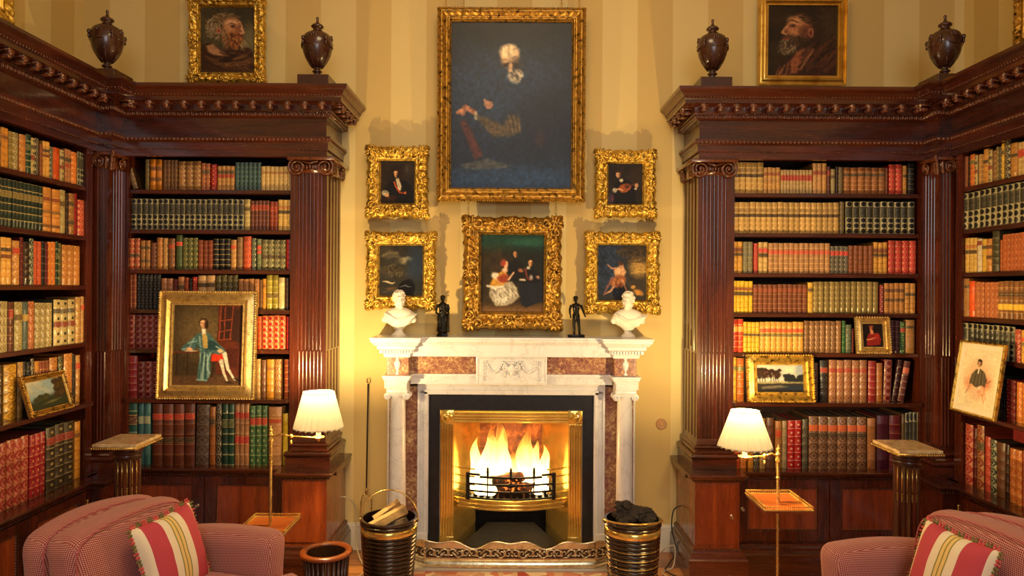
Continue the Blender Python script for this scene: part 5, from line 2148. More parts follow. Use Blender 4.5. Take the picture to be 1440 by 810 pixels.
bucket((-.645, 3.78, .0), 'dark ribbed bucket with raised hoop handle holding split logs', 'bucket', True)
bucket((.648, 3.78, .0), 'dark ribbed brass-banded bucket filled with black peat, handle down', 'bucket', False)


def split_log(a, b, r, seed, rot=0):
    """wedge-shaped split log"""
    a, b = Vector(a), Vector(b)
    d = (b - a).normalized()
    up = Vector((0, 0, 1))
    u = d.cross(up).normalized()
    v = u.cross(d)
    c, s = math.cos(rot), math.sin(rot)
    sec = [(-r, -.6 * r), (-.1 * r, -.9 * r), (r, -.4 * r), (.9 * r, .5 * r), (.2 * r, .75 * r), (-.9 * r, .5 * r)]
    mb = MB()
    n = 8
    vs = []
    for k in range(n + 1):
        p = a.lerp(b, k / n)
        for i, (x, y) in enumerate(sec):
            w_ = 1 + .12 * mnoise.noise(Vector((k * .8, i * 2, seed)))
            xx, yy = (x * c - y * s) * w_, (x * s + y * c) * w_
            vs.append(p + u * xx + v * yy)
    fs = [(k * 6 + i, k * 6 + (i + 1) % 6, (k + 1) * 6 + (i + 1) % 6, (k + 1) * 6 + i) for k in range(n) for i in range(6)]
    fs += [tuple(range(6)), tuple(n * 6 + i for i in range(6))]
    mb.add(vs, fs)
    return mb


for k, (a, b, r, rot, lb, mt) in enumerate((
        ((-.735, 3.70, .385), (-.565, 3.80, .455), .040, .2, 'pale wedge-shaped split log across the front of the log bucket', 'logwood'),
        ((-.725, 3.81, .39), (-.60, 3.85, .475), .030, .9, 'rough narrow yellow log poking up at the back of the bucket', 'logwood'),
        ((-.70, 3.78, .355), (-.545, 3.73, .395), .038, 1.4, 'grey barked log lying low in the right side of the bucket', 'bark'))):
    o = split_log(a, b, r, k * 2.7, rot).build('firewood_log', M[mt])
    tag(o, lb, 'log', 'logs in the left bucket')
mb = MB()
random.seed(11)
for k in range(26):
    a = random.uniform(0, 2 * PI)
    q = random.uniform(0, .10)
    rock(mb, (.648 + q * math.cos(a), 3.78 + q * math.sin(a), .405 + random.uniform(-.01, .02) + (.05 - q * .45)), (.032, .030, .024), k, 2, .5)
rock(mb, (.70, 3.79, .455), (.055, .04, .026), 40, 3, .4)
rock(mb, (.61, 3.80, .475), (.05, .04, .030), 41, 3, .5)
o = mb.build('peat_lumps', M['coal'])
tag(o, 'heap of dark crumbly peat lumps in the right-hand bucket', 'peat')
o['kind'] = 'stuff'

# waste bin
wbn = thing('waste_bin', 'round slatted mahogany waste bin with turned golden rim by left cabinet', 'bin', (-.92, 3.55, 0))
mb = MB()
n = 26
for k in range(n):
    a = 2 * PI * k / n
    c_, s_ = math.cos(a), math.sin(a)
    mb.tube([(.092 * c_, .092 * s_, .02), (.106 * c_, .106 * s_, .31)], [.0085, .0095], 6)
mb.build('slats', M['urnwood'], wbn, smooth=True)
mb = MB().lathe([(.02, .008), (.088, .008), (.088, .02), (.099, .31), (.095, .31), (.084, .024), (.02, .02)], (0, 0, 0), 32, None, False)
M['liner'] = simple('brass_tinted_bin_liner', (112, 78, 44), .3, .8, .2)
mb.build('liner', M['liner'], wbn, angle=40)
pr_ = [(.094 + .0185 * (1 - math.cos(2 * PI * k / 14)) , .318 + .012 * math.sin(2 * PI * k / 14)) for k in range(15)]
mb = MB().lathe(pr_, (0, 0, 0), 40, None, False)
mb.build('rim', M['satin'], wbn, smooth=True)
mb = MB().lathe([(.0, 0), (.108, 0), (.110, .012), (.10, .022), (.0, .022)], (0, 0, 0), 32)
mb.build('bin_base', M['urnwood'], wbn, angle=40)
mb = MB()
mb.lathe([(.011, 0), (.014, .004), (.008, .008)], (0, -.114, .235), 12, Matrix.Rotation(R(90), 3, 'X'))
mb.tube([(.012 * math.cos(t), -.122, .222 + .014 * math.sin(t)) for t in [2 * PI * i / 14 for i in range(14)]], .0025, 6, closed=True)
mb.build('ring_handle', M['iron'], wbn, smooth=True)

# fire tongs leaning on the wall
ft = thing('fire_tongs', 'long thin black fire tongs with brass ring standing against the wall', 'fire tool', (-.893, 4.40, 0))
mb = MB()
mb.tube([(0, .03, 1.04), (0, 0, .40)], .0045, 8)
mb.build('shaft', M['iron'], ft, smooth=True)
mb = MB()
mb.tube([(.010 * math.cos(t), .032, 1.055 + .016 * math.sin(t)) for t in [2 * PI * i / 16 for i in range(16)]], .0035, 6, closed=True)
mb.lathe([(.004, .40), (.009, .395), (.007, .38), (.010, .37), (.004, .355)], (0, 0, 0), 10)
mb.build('ring_handle', M['brass_old'], ft, smooth=True)
for s in (-1, 1):
    mb = MB()
    mb.tube([(0, 0, .360), (s * .022, 0, .352), (s * .032, 0, .320), (s * .034, -.01, .20), (s * .020, -.02, .02), (s * .004, -.03, .006)], .004, 8)
    mb.build('tong_arm', M['brass_old'], ft, smooth=True)

# bell push on the wall
o = MB().lathe([(.0, 0), (.034, 0), (.034, .006), (.028, .012), (.014, .010), (.012, .018), (.0, .020)], (.938, WALL, .795), 28, Matrix.Rotation(R(90), 3, 'X')).build('bell_push', simple('turned_pale_wood', (186, 140, 92), .5, 0, .1), None, angle=30)
tag(o, 'small round turned wooden bell push on the wall right of the fireplace', 'bell push')

# cables
for nm_, pts, mt, lb in (('power_cable', [(-1.035, 4.30, .37), (-.99, 4.32, .36), (-.955, 4.36, .30), (-.95, 4.37, .20), (-.94, 4.33, .08), (-.90, 4.25, .02), (-.84, 4.12, .008), (-.86, 4.0, .006), (-.92, 3.9, .006)], 'cordw', 'thin pale cable dropping from the left cupboard to the floor'),
                         ('power_cable', [(1.03, 4.30, .33), (.985, 4.30, .30), (.97, 4.28, .2), (.99, 4.25, .08), (.94, 4.2, .02), (.90, 4.12, .008), (.96, 4.02, .008), (1.0, 3.95, .008)], 'cord', 'dark cable hanging beside the right-hand pedestal cupboard'),
                         ('power_cable', [(.93, 4.38, .16), (.90, 4.33, .14), (.89, 4.28, .05), (.92, 4.22, .10), (.97, 4.2, .12), (.95, 4.15, .02), (.88, 4.10, .008), (.90, 4.02, .008), (.97, 3.98, .008), (1.0, 3.88, .008)], 'cordw', 'tangled pale cable on the floor behind the peat bucket')):
    P = [Vector(p) for p in pts]
    sm = []
    for i in range(len(P) - 1):
        p0, p1, p2, p3 = P[max(i - 1, 0)], P[i], P[i + 1], P[min(i + 2, len(P) - 1)]
        for k in range(6):
            t = k / 6
            sm.append(.5 * ((2 * p1) + (p2 - p0) * t + (2 * p0 - 5 * p1 + 4 * p2 - p3) * t * t + (3 * p1 - p0 - 3 * p2 + p3) * t ** 3))
    sm.append(P[-1])
    o = MB().tube(sm, .004, 6).build(nm_, M[mt], None, smooth=True)
    tag(o, lb, 'cable')
# ================================================================== floor lamps with trays


def floor_lamp(loc, tray_h, shade_xy, shade_bot, shade_top, rb, rt, label, tray_wh, tray_off):
    L = thing('floor_lamp', label, 'lamp', loc, 0, 'brass swing-arm lamps with trays')
    x0, y0 = loc[0], loc[1]
    arm_h = shade_bot - .052
    sx, sy = shade_xy[0] - x0, shade_xy[1] - y0
    mb = MB()
    mb.lathe([(.0, 0), (.125, 0), (.128, .006), (.11, .014), (.05, .020), (.030, .030), (.018, .045), (.010, .06), (.010, .08)], (0, 0, 0), 32)
    mb.build('base', M['brass_old'], L, angle=40)
    mb = MB().lathe([(.0075, .07), (.0075, arm_h - .10), (.010, arm_h - .098), (.010, arm_h - .09), (.0075, arm_h - .088), (.0065, arm_h + .02)], (0, 0, 0), 14)
    mb.build('pole', M['brass_old'], L, angle=40)
    mb = MB().lathe([(.0065, arm_h - .02), (.013, arm_h - .018), (.014, arm_h - .010), (.009, arm_h), (.012, arm_h + .012), (.012, arm_h + .02), (.006, arm_h + .026), (.009, arm_h + .036), (.010, arm_h + .042), (.004, arm_h + .050), (.005, arm_h + .058), (.001, arm_h + .064)], (0, 0, 0), 14)
    mb.build('finial', M['brass'], L, smooth=True)
    mb = MB()
    j = Vector((sx * .45, sy * .45 - .02, arm_h + .012))
    mb.tube([(0, 0, arm_h + .004), (j.x * .5, j.y * .5, arm_h + .022), j], .0042, 8)
    mb.tube([j, (sx * .75, sy * .75, arm_h + .004), (sx, sy, arm_h)], .0040, 8)
    mb.ell(j, (.010, .010, .012), 10, 8)
    mb.lathe([(.006, -.02), (.004, -.03), (.007, -.035), (.001, -.04)], j, 8)
    mb.build('swing_arm', M['brass'], L, smooth=True)
    mb = MB().lathe([(.004, -.020), (.007, -.014), (.010, -.006), (.030, .0), (.032, .004), (.028, .005), (.010, .004)], (sx, sy, arm_h + .002), 20)
    mb.build('drip_pan', M['brass'], L, smooth=True)
    mb = MB().lathe([(.012, .004), (.012, .075), (.008, .077)], (sx, sy, arm_h + .002), 16)
    mb.build('candle_tube', M['shadeframe'], L, angle=40)
    zc = arm_h + .062
    # shade: pleated cone
    mb = MB()
    n = 96
    vs, fs = [], []
    for k in range(9):
        t = k / 8
        for i in range(n):
            a = 2 * PI * i / n
            pl = (.09 + .0 * t) * (1 - .45 * t) * (1 if i % 4 in (0, 1) else -1) * .5
            r = rb + (rt - rb) * t
            r *= 1 + pl * .7
            sc_ = .004 * (1 - t) * math.cos(i * 2 * PI / 4)
            vs.append((sx + r * math.cos(a), sy + r * math.sin(a), shade_bot + (shade_top - shade_bot) * t - (sc_ if k == 0 else 0)))
    for k in range(8):
        for i in range(n):
            q = (i + 1) % n
            fs.append((k * n + i, k * n + q, (k + 1) * n + q, (k + 1) * n + i))
    mb.add(vs, fs)
    sh = mb.build('lamp_shade', M['shade'], L, smooth=True)
    mb = MB()
    for (z, r) in ((shade_top - .003, rt), (shade_bot + .003, rb)):
        mb.tube([(sx + r * math.cos(a), sy + r * math.sin(a), z) for a in [2 * PI * i / 40 for i in range(40)]], .0022, 5, closed=True)
    mb.build('shade_ring', M['shade'], sh, smooth=True)
    bz = shade_top - .030
    mb = MB().tube([(sx, sy, zc - .01), (sx, sy, bz - .022)], .004, 6)
    mb.build('bulb_holder', M['brass'], L, smooth=True)
    mb = MB().ell((sx, sy, bz - .004), (.012, .012, .020), 10, 8)
    mb.build('bulb', M['bulb'], L, smooth=True)
    light('lamp_light', 'POINT', (x0 + sx, y0 + sy, shade_top + .010), LAMP_W, LAMP_COL, .016)
    light('lamp_light', 'POINT', (x0 + sx, y0 + sy, shade_top - .085), .6, (1, .86, .62), .02)
    light('lamp_light', 'POINT', (x0 + sx, y0 + sy, shade_bot - .004), LAMP_W * .55, LAMP_COL, .016)
    # tray with gallery
    tw, td = tray_wh
    ox, oy = tray_off
    h = tray_h
    mb = MB().cbox((ox - tw / 2, oy - td / 2, h - .012), (ox + tw / 2, oy + td / 2, h), .002)
    tr = mb.build('tray', M['satin'], L)
    mb = MB()
    c = [(ox - tw / 2, oy - td / 2), (ox + tw / 2, oy - td / 2), (ox + tw / 2, oy + td / 2), (ox - tw / 2, oy + td / 2)]
    for z, r in ((h + .002, .0045), (h + .018, .0030)):
        mb.tube([(p[0], p[1], z) for p in c], r, 6, closed=True)
    for i in range(4):
        a, b = Vector(c[i]), Vector(c[(i + 1) % 4])
        k = int((b - a).length / .009)
        for q in range(k):
            p = a.lerp(b, q / k)
            mb.box((p.x - .0012, p.y - .0012, h), (p.x + .0012, p.y + .0012, h + .018))
    mb.build('tray_gallery', M['brass'], tr, angle=40)
    mb = MB().lathe([(.008, h - .05), (.016, h - .045), (.020, h - .020), (.045, h - .012), (.008, h - .012)], (0, 0, 0), 16)
    mb.build('tray_collar', M['brass_old'], L, angle=40)
    return L


LAMP_W = 48
floor_lamp((-1.217, 3.60, 0), .43, (-.975, 3.60), .927, 1.108, .122, .076, 'brass swing-arm floor lamp with lit pleated shade, left of the fireplace', (.235, .27), (-.005, 0))
floor_lamp((1.252, 3.33, 0), .645, (1.095, 3.33), .905, 1.072, .122, .064, 'brass swing-arm floor lamp with lit pleated shade, right of the fireplace', (.215, .27), (0, 0))

# ================================================================== marble-topped pedestals


def pedestal(cx, cy, label, sgn):
    P = thing('marble_topped_pedestal', label, 'pedestal', (cx, cy, 0), 0, 'fluted mahogany pedestals with marble tops')
    mb = MB().cbox((-.10, -.118, .905), (.10, .118, .920), .003)
    mb.build('marble_top', M['marble_top'], P)
    mb = MB()
    mb.box((-.103, -.121, .896), (.103, .121, .905))
    for (x0, y0, x1, y1) in ((-.104, -.122, .104, -.122), (.104, -.122, .104, .122), (.104, .122, -.104, .122), (-.104, .122, -.104, -.122)):
        n = 20
        for k in range(n):
            t = (k + .5) / n
            mb.ell((x0 + (x1 - x0) * t, y0 + (y1 - y0) * t, .899), (.0055, .0055, .0055), 6, 4)
    mb.build('beaded_rim', M['brass_old'], P, smooth=True)
    mb = MB().lathe([(.095, .896), (.088, .886), (.070, .876), (.062, .868), (.066, .862), (.062, .855), (.055, .850), (.057, .842), (.062, .838), (.058, .830)], (0, 0, 0), 32)
    mb.build('capital', M['urnwood'], P, angle=40)
    # fluted shaft
    n = 14
    m = n * 8
    vs, fs = [], []
    zs = (.10, .83)
    for z in zs:
        for i in range(m):
            a = 2 * PI * i / m
            ph = (i % 8) / 8
            r = .056 - .008 * max(0, math.sin(PI * (ph * 8 - .5) / 7)) if 0 < i % 8 else .056
            vs.append((r * math.cos(a), r * math.sin(a), z))
    fs = [(i, (i + 1) % m, m + (i + 1) % m, m + i) for i in range(m)] + [tuple(range(m)), tuple(range(m, 2 * m))]
    mb = MB()
    mb.add(vs, fs)
    mb.build('fluted_shaft', M['mah_z'], P, angle=28)
    mb = MB()
    for k in range(n):
        a = 2 * PI * (k * 8 + 4) / m
        x, y = .0490 * math.cos(a), .0490 * math.sin(a)
        mb.tube([(x, y, .105), (x, y, .31)], .0026, 6)
        mb.tube([(x, y, .71), (x, y, .82)], .0026, 6)
        for q in range(5):
            mb.ell((x, y, .70 - q * .008), .0028, 6, 4)
    mb.build('brass_reeds', M['brass'], P, smooth=True)
    mb = MB().lathe([(.10, 0), (.10, .04), (.092, .05), (.075, .06), (.080, .072), (.070, .084), (.060, .10)], (0, 0, 0), 32)
    mb.build('base', M['urnwood'], P, angle=40)
    return P


pedestal(-1.800, 3.34, 'fluted pedestal with beige marble top behind the left armchair', -1)
pedestal(1.842, 3.31, 'fluted pedestal with beige marble top behind the right armchair', 1)

# ================================================================== carved urns


def urn(cx, cy, z, label, sc=1.0, blk=(.088, .088, .062)):
    U = thing('carved_urn', label, 'urn', (cx, cy, z), 0, 'carved mahogany urns on the cornices')
    mb = MB().cbox((-blk[0], -blk[1], 0), (blk[0], blk[1], blk[2]), .003)
    mb.build('plinth', M['urnwood'], U)
    b = blk[2]
    prof = [(.034, 0), (.036, .006), (.022, .014), (.015, .026), (.026, .034), (.028, .040), (.018, .048), (.016, .056), (.030, .066), (.050, .086), (.066, .112), (.078, .145), (.0850, .182), (.0850, .208), (.080, .230), (.070, .246), (.056, .256),
            (.050, .258), (.036, .268), (.024, .274), (.022, .282), (.034, .290), (.036, .297), (.028, .306), (.014, .314), (.008, .322), (.006, .334), (.009, .342), (.006, .350), (.001, .353)]
    prof = [(r * sc, b + z_ * sc) for r, z_ in prof]
    mb = MB().lathe(prof, (0, 0, 0), 32)
    mb.build('urn_body', M['urnwood'], U, smooth=True)
    mb = MB()
    for k in range(4):
        a0 = PI / 4 + k * PI / 2
        pts, rr = [], []
        for i in range(13):
            t = i / 12
            a = a0 + t * PI / 2
            zz = .214 - .040 * math.sin(PI * t)
            r = .087 - .004 * math.sin(PI * t) * .8
            pts.append((r * sc * math.cos(a), r * sc * math.sin(a), b + zz * sc))
            rr.append((.0035 + .0025 * math.sin(PI * t)) * sc)
        mb.tube(pts, rr, 7)
        x, y = .090 * sc * math.cos(a0), .090 * sc * math.sin(a0)
        mb.ell((x, y, b + .212 * sc), (.011 * sc, .011 * sc, .015 * sc), 8, 6)
        mb.ell((x, y, b + .190 * sc), (.008 * sc, .008 * sc, .014 * sc), 8, 6)
        am = a0 + PI / 4
        for q in (-1, 0, 1):
            mb.ell((.080 * sc * math.cos(am + q * .14), .080 * sc * math.sin(am + q * .14), b + (.232 - .008 * abs(q)) * sc), (.007 * sc, .007 * sc, .014 * sc), 6, 5)
    mb.build('garland', M['urnwood'], U, smooth=True)
    mb = MB()
    for k in range(10):
        a = 2 * PI * k / 10
        pts, rr = [], []
        for i in range(7):
            t = i / 6
            z_ = .060 + .075 * t
            r = .026 + .048 * t
            pts.append((r * sc * math.cos(a), r * sc * math.sin(a), b + z_ * sc))
            rr.append(.007 * sc * math.sin(PI * (.15 + .8 * t)) + .001)
        mb.tube(pts, rr, 6)
    mb.build('leaf_base', M['urnwood'], U, smooth=True)
    return U


urn(-1.118, 4.055, TOP, 'carved wooden urn standing above the left pilaster beside the gilt-framed bearded man')
urn(1.135, 4.055, TOP, 'carved wooden urn standing above the right pilaster')
urn(-2.26, 3.955, TOP, 'large carved wooden urn on the far left corner of the cornice', 1.0, (.095, .095, .055))
urn(2.40, 3.955, TOP, 'large carved wooden urn on the far right corner of the cornice', 1.0, (.095, .095, .055))
# ================================================================== paintings: pigment laid on a fine canvas grid


class Paint:
    """u to the right 0..1, v downwards 0..1; a = height / width"""

    def __init__(s, nx, a, bg, seed=1):
        s.nx, s.ny = nx, max(8, int(nx * a))
        s.a = a
        s.U, s.V = np.meshgrid(np.linspace(0, 1, s.nx), np.linspace(0, 1, s.ny))
        s.c = np.zeros((s.ny, s.nx, 3)) + np.array(bg, float)
        s.rng = np.random.RandomState(seed)

    def noise(s, cells, seed=0):
        r = np.random.RandomState(seed + 17)
        cy = max(2, int(cells * s.a))
        g = r.rand(cy + 2, cells + 2)
        x, y = s.U * cells, s.V * cy
        xi, yi = np.minimum(x.astype(int), cells), np.minimum(y.astype(int), cy)
        fx, fy_ = x - xi, y - yi
        fx = fx * fx * (3 - 2 * fx)
        fy_ = fy_ * fy_ * (3 - 2 * fy_)
        return (g[yi, xi] * (1 - fx) + g[yi, xi + 1] * fx) * (1 - fy_) + (g[yi + 1, xi] * (1 - fx) + g[yi + 1, xi + 1] * fx) * fy_

    def fbm(s, cells, seed=0):
        return (s.noise(cells, seed) + .5 * s.noise(cells * 2, seed + 1) + .25 * s.noise(cells * 4, seed + 2)) / 1.75

    def blend(s, m, col):
        m = np.clip(m, 0, 1)[..., None]
        s.c = s.c * (1 - m) + np.array(col, float) * m

    def ell(s, cx, cy, rx, ry, col, soft=.15, rot=0.0, op=1.0):
        dx, dy = s.U - cx, (s.V - cy) * s.a
        c_, s_ = math.cos(rot), math.sin(rot)
        x, y = dx * c_ + dy * s_, -dx * s_ + dy * c_
        d = np.sqrt((x / rx) ** 2 + (y / (ry * s.a)) ** 2)
        s.blend(np.clip((1 - d) / max(soft, .01) + .5, 0, 1) * op, col)

    def poly(s, pts, col, soft=.008, op=1.0):
        P = [(p[0], p[1] * s.a) for p in pts]
        X, Y = s.U, s.V * s.a
        inside = np.zeros_like(X, bool)
        dist = np.full_like(X, 9.0)
        for i in range(len(P)):
            x0, y0 = P[i]
            x1, y1 = P[(i + 1) % len(P)]
            cond = ((y0 > Y) != (y1 > Y))
            xin = (x1 - x0) * (Y - y0) / ((y1 - y0) if abs(y1 - y0) > 1e-9 else 1e-9) + x0
            inside ^= cond & (X < xin)
            dx, dy = x1 - x0, y1 - y0
            t = np.clip(((X - x0) * dx + (Y - y0) * dy) / max(dx * dx + dy * dy, 1e-9), 0, 1)
            dist = np.minimum(dist, np.hypot(X - x0 - t * dx, Y - y0 - t * dy))
        sd = np.where(inside, dist, -dist)
        s.blend(np.clip(sd / soft + .5, 0, 1) * op, col)

    def line(s, pts, w, col, soft=.006, op=1.0):
        X, Y = s.U, s.V * s.a
        ws = w if isinstance(w, (list, tuple)) else [w] * len(pts)
        best = np.full_like(X, -9.0)
        for i in range(len(pts) - 1):
            x0, y0 = pts[i][0], pts[i][1] * s.a
            x1, y1 = pts[i + 1][0], pts[i + 1][1] * s.a
            dx, dy = x1 - x0, y1 - y0
            t = np.clip(((X - x0) * dx + (Y - y0) * dy) / max(dx * dx + dy * dy, 1e-9), 0, 1)
            ww = ws[i] + (ws[i + 1] - ws[i]) * t
            best = np.maximum(best, ww - np.hypot(X - x0 - t * dx, Y - y0 - t * dy))
        s.blend(np.clip(best / soft + .5, 0, 1) * op, col)

    def mottle(s, amt, cells=20, seed=0):
        n = s.fbm(cells, seed) - .5
        s.c = np.clip(s.c * (1 + amt * n[..., None] * 2), 0, 255)

    def fluff(s, cx, cy, rx, ry, cols, n, ln, ang, w=.008, seed=1, spread=.7, op=.75):
        """many short curved brush marks inside an ellipse; ang: direction or function of (dx, dy)"""
        r = np.random.RandomState(seed)
        for k in range(n):
            a, q = r.rand() * 2 * math.pi, math.sqrt(r.rand())
            x, y = cx + rx * q * math.cos(a), cy + ry * q * math.sin(a)
            th = (ang(x - cx, y - cy) if callable(ang) else ang) + (r.rand() - .5) * spread
            c2 = (r.rand() - .5) * 1.6
            pts = []
            px, py = x, y
            for i in range(4):
                pts.append((px, py))
                px += ln / 3 * math.cos(th + c2 * i / 3)
                py += ln / 3 * math.sin(th + c2 * i / 3) / s.a
            col = cols[r.randint(len(cols))]
            s.line(pts, [w, w * .9, w * .7, w * .3], col, w * 1.2, op)

    def finish(s, warp=.010, cells=16, grain=.10, seed=5):
        """loosen every edge the way a brush does"""
        dx = (s.fbm(cells, seed) - .5) * 2 * warp * s.nx
        dy = (s.fbm(cells, seed + 9) - .5) * 2 * warp * s.nx
        j, i = np.meshgrid(np.arange(s.nx), np.arange(s.ny))
        x = np.clip(j + dx, 0, s.nx - 1.001)
        y = np.clip(i + dy, 0, s.ny - 1.001)
        x0, y0 = x.astype(int), y.astype(int)
        fx, fy_ = (x - x0)[..., None], (y - y0)[..., None]
        c = s.c
        s.c = (c[y0, x0] * (1 - fx) + c[y0, x0 + 1] * fx) * (1 - fy_) + (c[y0 + 1, x0] * (1 - fx) + c[y0 + 1, x0 + 1] * fx) * fy_
        n = s.noise(44, seed + 3) - .5 + .6 * (s.noise(90, seed + 4) - .5)
        s.c = np.clip(s.c * (1 + grain * 2 * n[..., None]), 0, 255)

    def face(s, cx, cy, r, skin, turn=0.0, beard=None, hair=None, tilt=0.0, up=0.0):
        """r = half face width; lit from the left"""
        sh = tuple(k * q for k, q in zip(skin, (.42, .34, .30)))
        mid = tuple(k * .78 for k in skin)
        A = s.a
        if hair:
            s.ell(cx - turn * r * .3, cy - r * .30 / A, r * 1.22, r * 1.30 / A, hair, .35, tilt)
        s.ell(cx, cy + r * .75 / A, r * .45, r * .8 / A, mid, .4)
        s.ell(cx, cy, r * .88, r * 1.15 / A, mid, .3, tilt)
        s.ell(cx, cy + r * .45 / A, r * .62, r * .72 / A, mid, .3, tilt)
        s.ell(cx - r * .22, cy - r * .05 / A, r * .62, r * .95 / A, skin, .8, tilt, .9)
        s.ell(cx + r * .62, cy + r * .15 / A, r * .36, r * .95 / A, sh, .9, tilt, .75)
        s.ell(cx - r * .1, cy - r * .58 / A, r * .48, r * .32 / A, tuple(min(255, k * 1.15) for k in skin), .9, tilt, .7)
        ey = cy - r * (.10 + up * .2) / A
        for q in (-1, 1):
            ex = cx + turn * r * .25 + q * r * .34
            s.ell(ex, ey, r * .24, r * .15 / A, sh, .9, 0, .75)
            s.ell(ex, ey, r * .10, r * .07 / A, (30, 18, 14), .8, 0, .9)
        nx = cx + turn * r * .38
        s.line([(cx + turn * r * .22, ey), (nx, cy + r * .26 / A)], [r * .05, r * .12], tuple(min(255, k * 1.12) for k in skin), r * .2, .8)
        s.ell(nx + r * .12, cy + r * .30 / A, r * .16, r * .08 / A, sh, .9, 0, .7)
        s.ell(cx + turn * r * .25, cy + r * .60 / A, r * .24, r * .08 / A, (140, 56, 44), .8, 0, .75)


def canvas(name, P, w_, h_, parent, gloss=.5, weave=.2):
    """canvas in the local XZ plane facing -Y, centre at origin"""
    ny, nx = P.ny, P.nx
    xs = np.linspace(-w_ / 2, w_ / 2, nx)
    zs = np.linspace(h_ / 2, -h_ / 2, ny)
    X, Z = np.meshgrid(xs, zs)
    co = np.stack([X.ravel(), np.zeros(X.size), Z.ravel()], 1)
    i = np.arange(ny * nx).reshape(ny, nx)
    f = np.stack([i[:-1, :-1], i[1:, :-1], i[1:, 1:], i[:-1, 1:]], -1).reshape(-1, 4)
    me = bpy.data.meshes.new(name)
    me.vertices.add(len(co))
    me.vertices.foreach_set('co', co.astype(np.float32).ravel())
    me.loops.add(f.size)
    me.loops.foreach_set('vertex_index', f.astype(np.int32).ravel())
    me.polygons.add(len(f))
    me.polygons.foreach_set('loop_start', np.arange(0, f.size, 4, dtype=np.int32))
    me.update(calc_edges=True)
    c = np.clip(P.c, 0, 255) / 255
    l_ = np.where(c <= .04045, c / 12.92, ((c + .055) / 1.055) ** 2.4)
    at_ = me.color_attributes.new('Col', 'FLOAT_COLOR', 'POINT')
    at_.data.foreach_set('color', np.concatenate([l_.reshape(-1, 3), np.ones((nx * ny, 1))], 1).astype(np.float32).ravel())
    key = 'oil_paint_%d_%d' % (gloss * 100, weave * 100)
    if key not in M:
        t = NT('oil_paint')
        vc = t.n('ShaderNodeVertexColor', layer_name='Col')
        t.base(vc.outputs[0], gloss)
        t.b.inputs['Specular IOR Level'].default_value = .34 if weave > .4 else .22
        t.bump(t.noise(t.coord('Object', (1, 1, 1.6)), 160, 3, .6), weave, .002)
        M[key] = t.m
    me.materials.append(M[key])
    o = bpy.data.objects.new(name, me)
    COL.objects.link(o)
    o.parent = parent
    # stretcher behind
    b = MB().box((-w_ / 2, .002, -h_ / 2), (w_ / 2, .012, h_ / 2))
    b.build('stretcher', M['bark'], o)
    return o


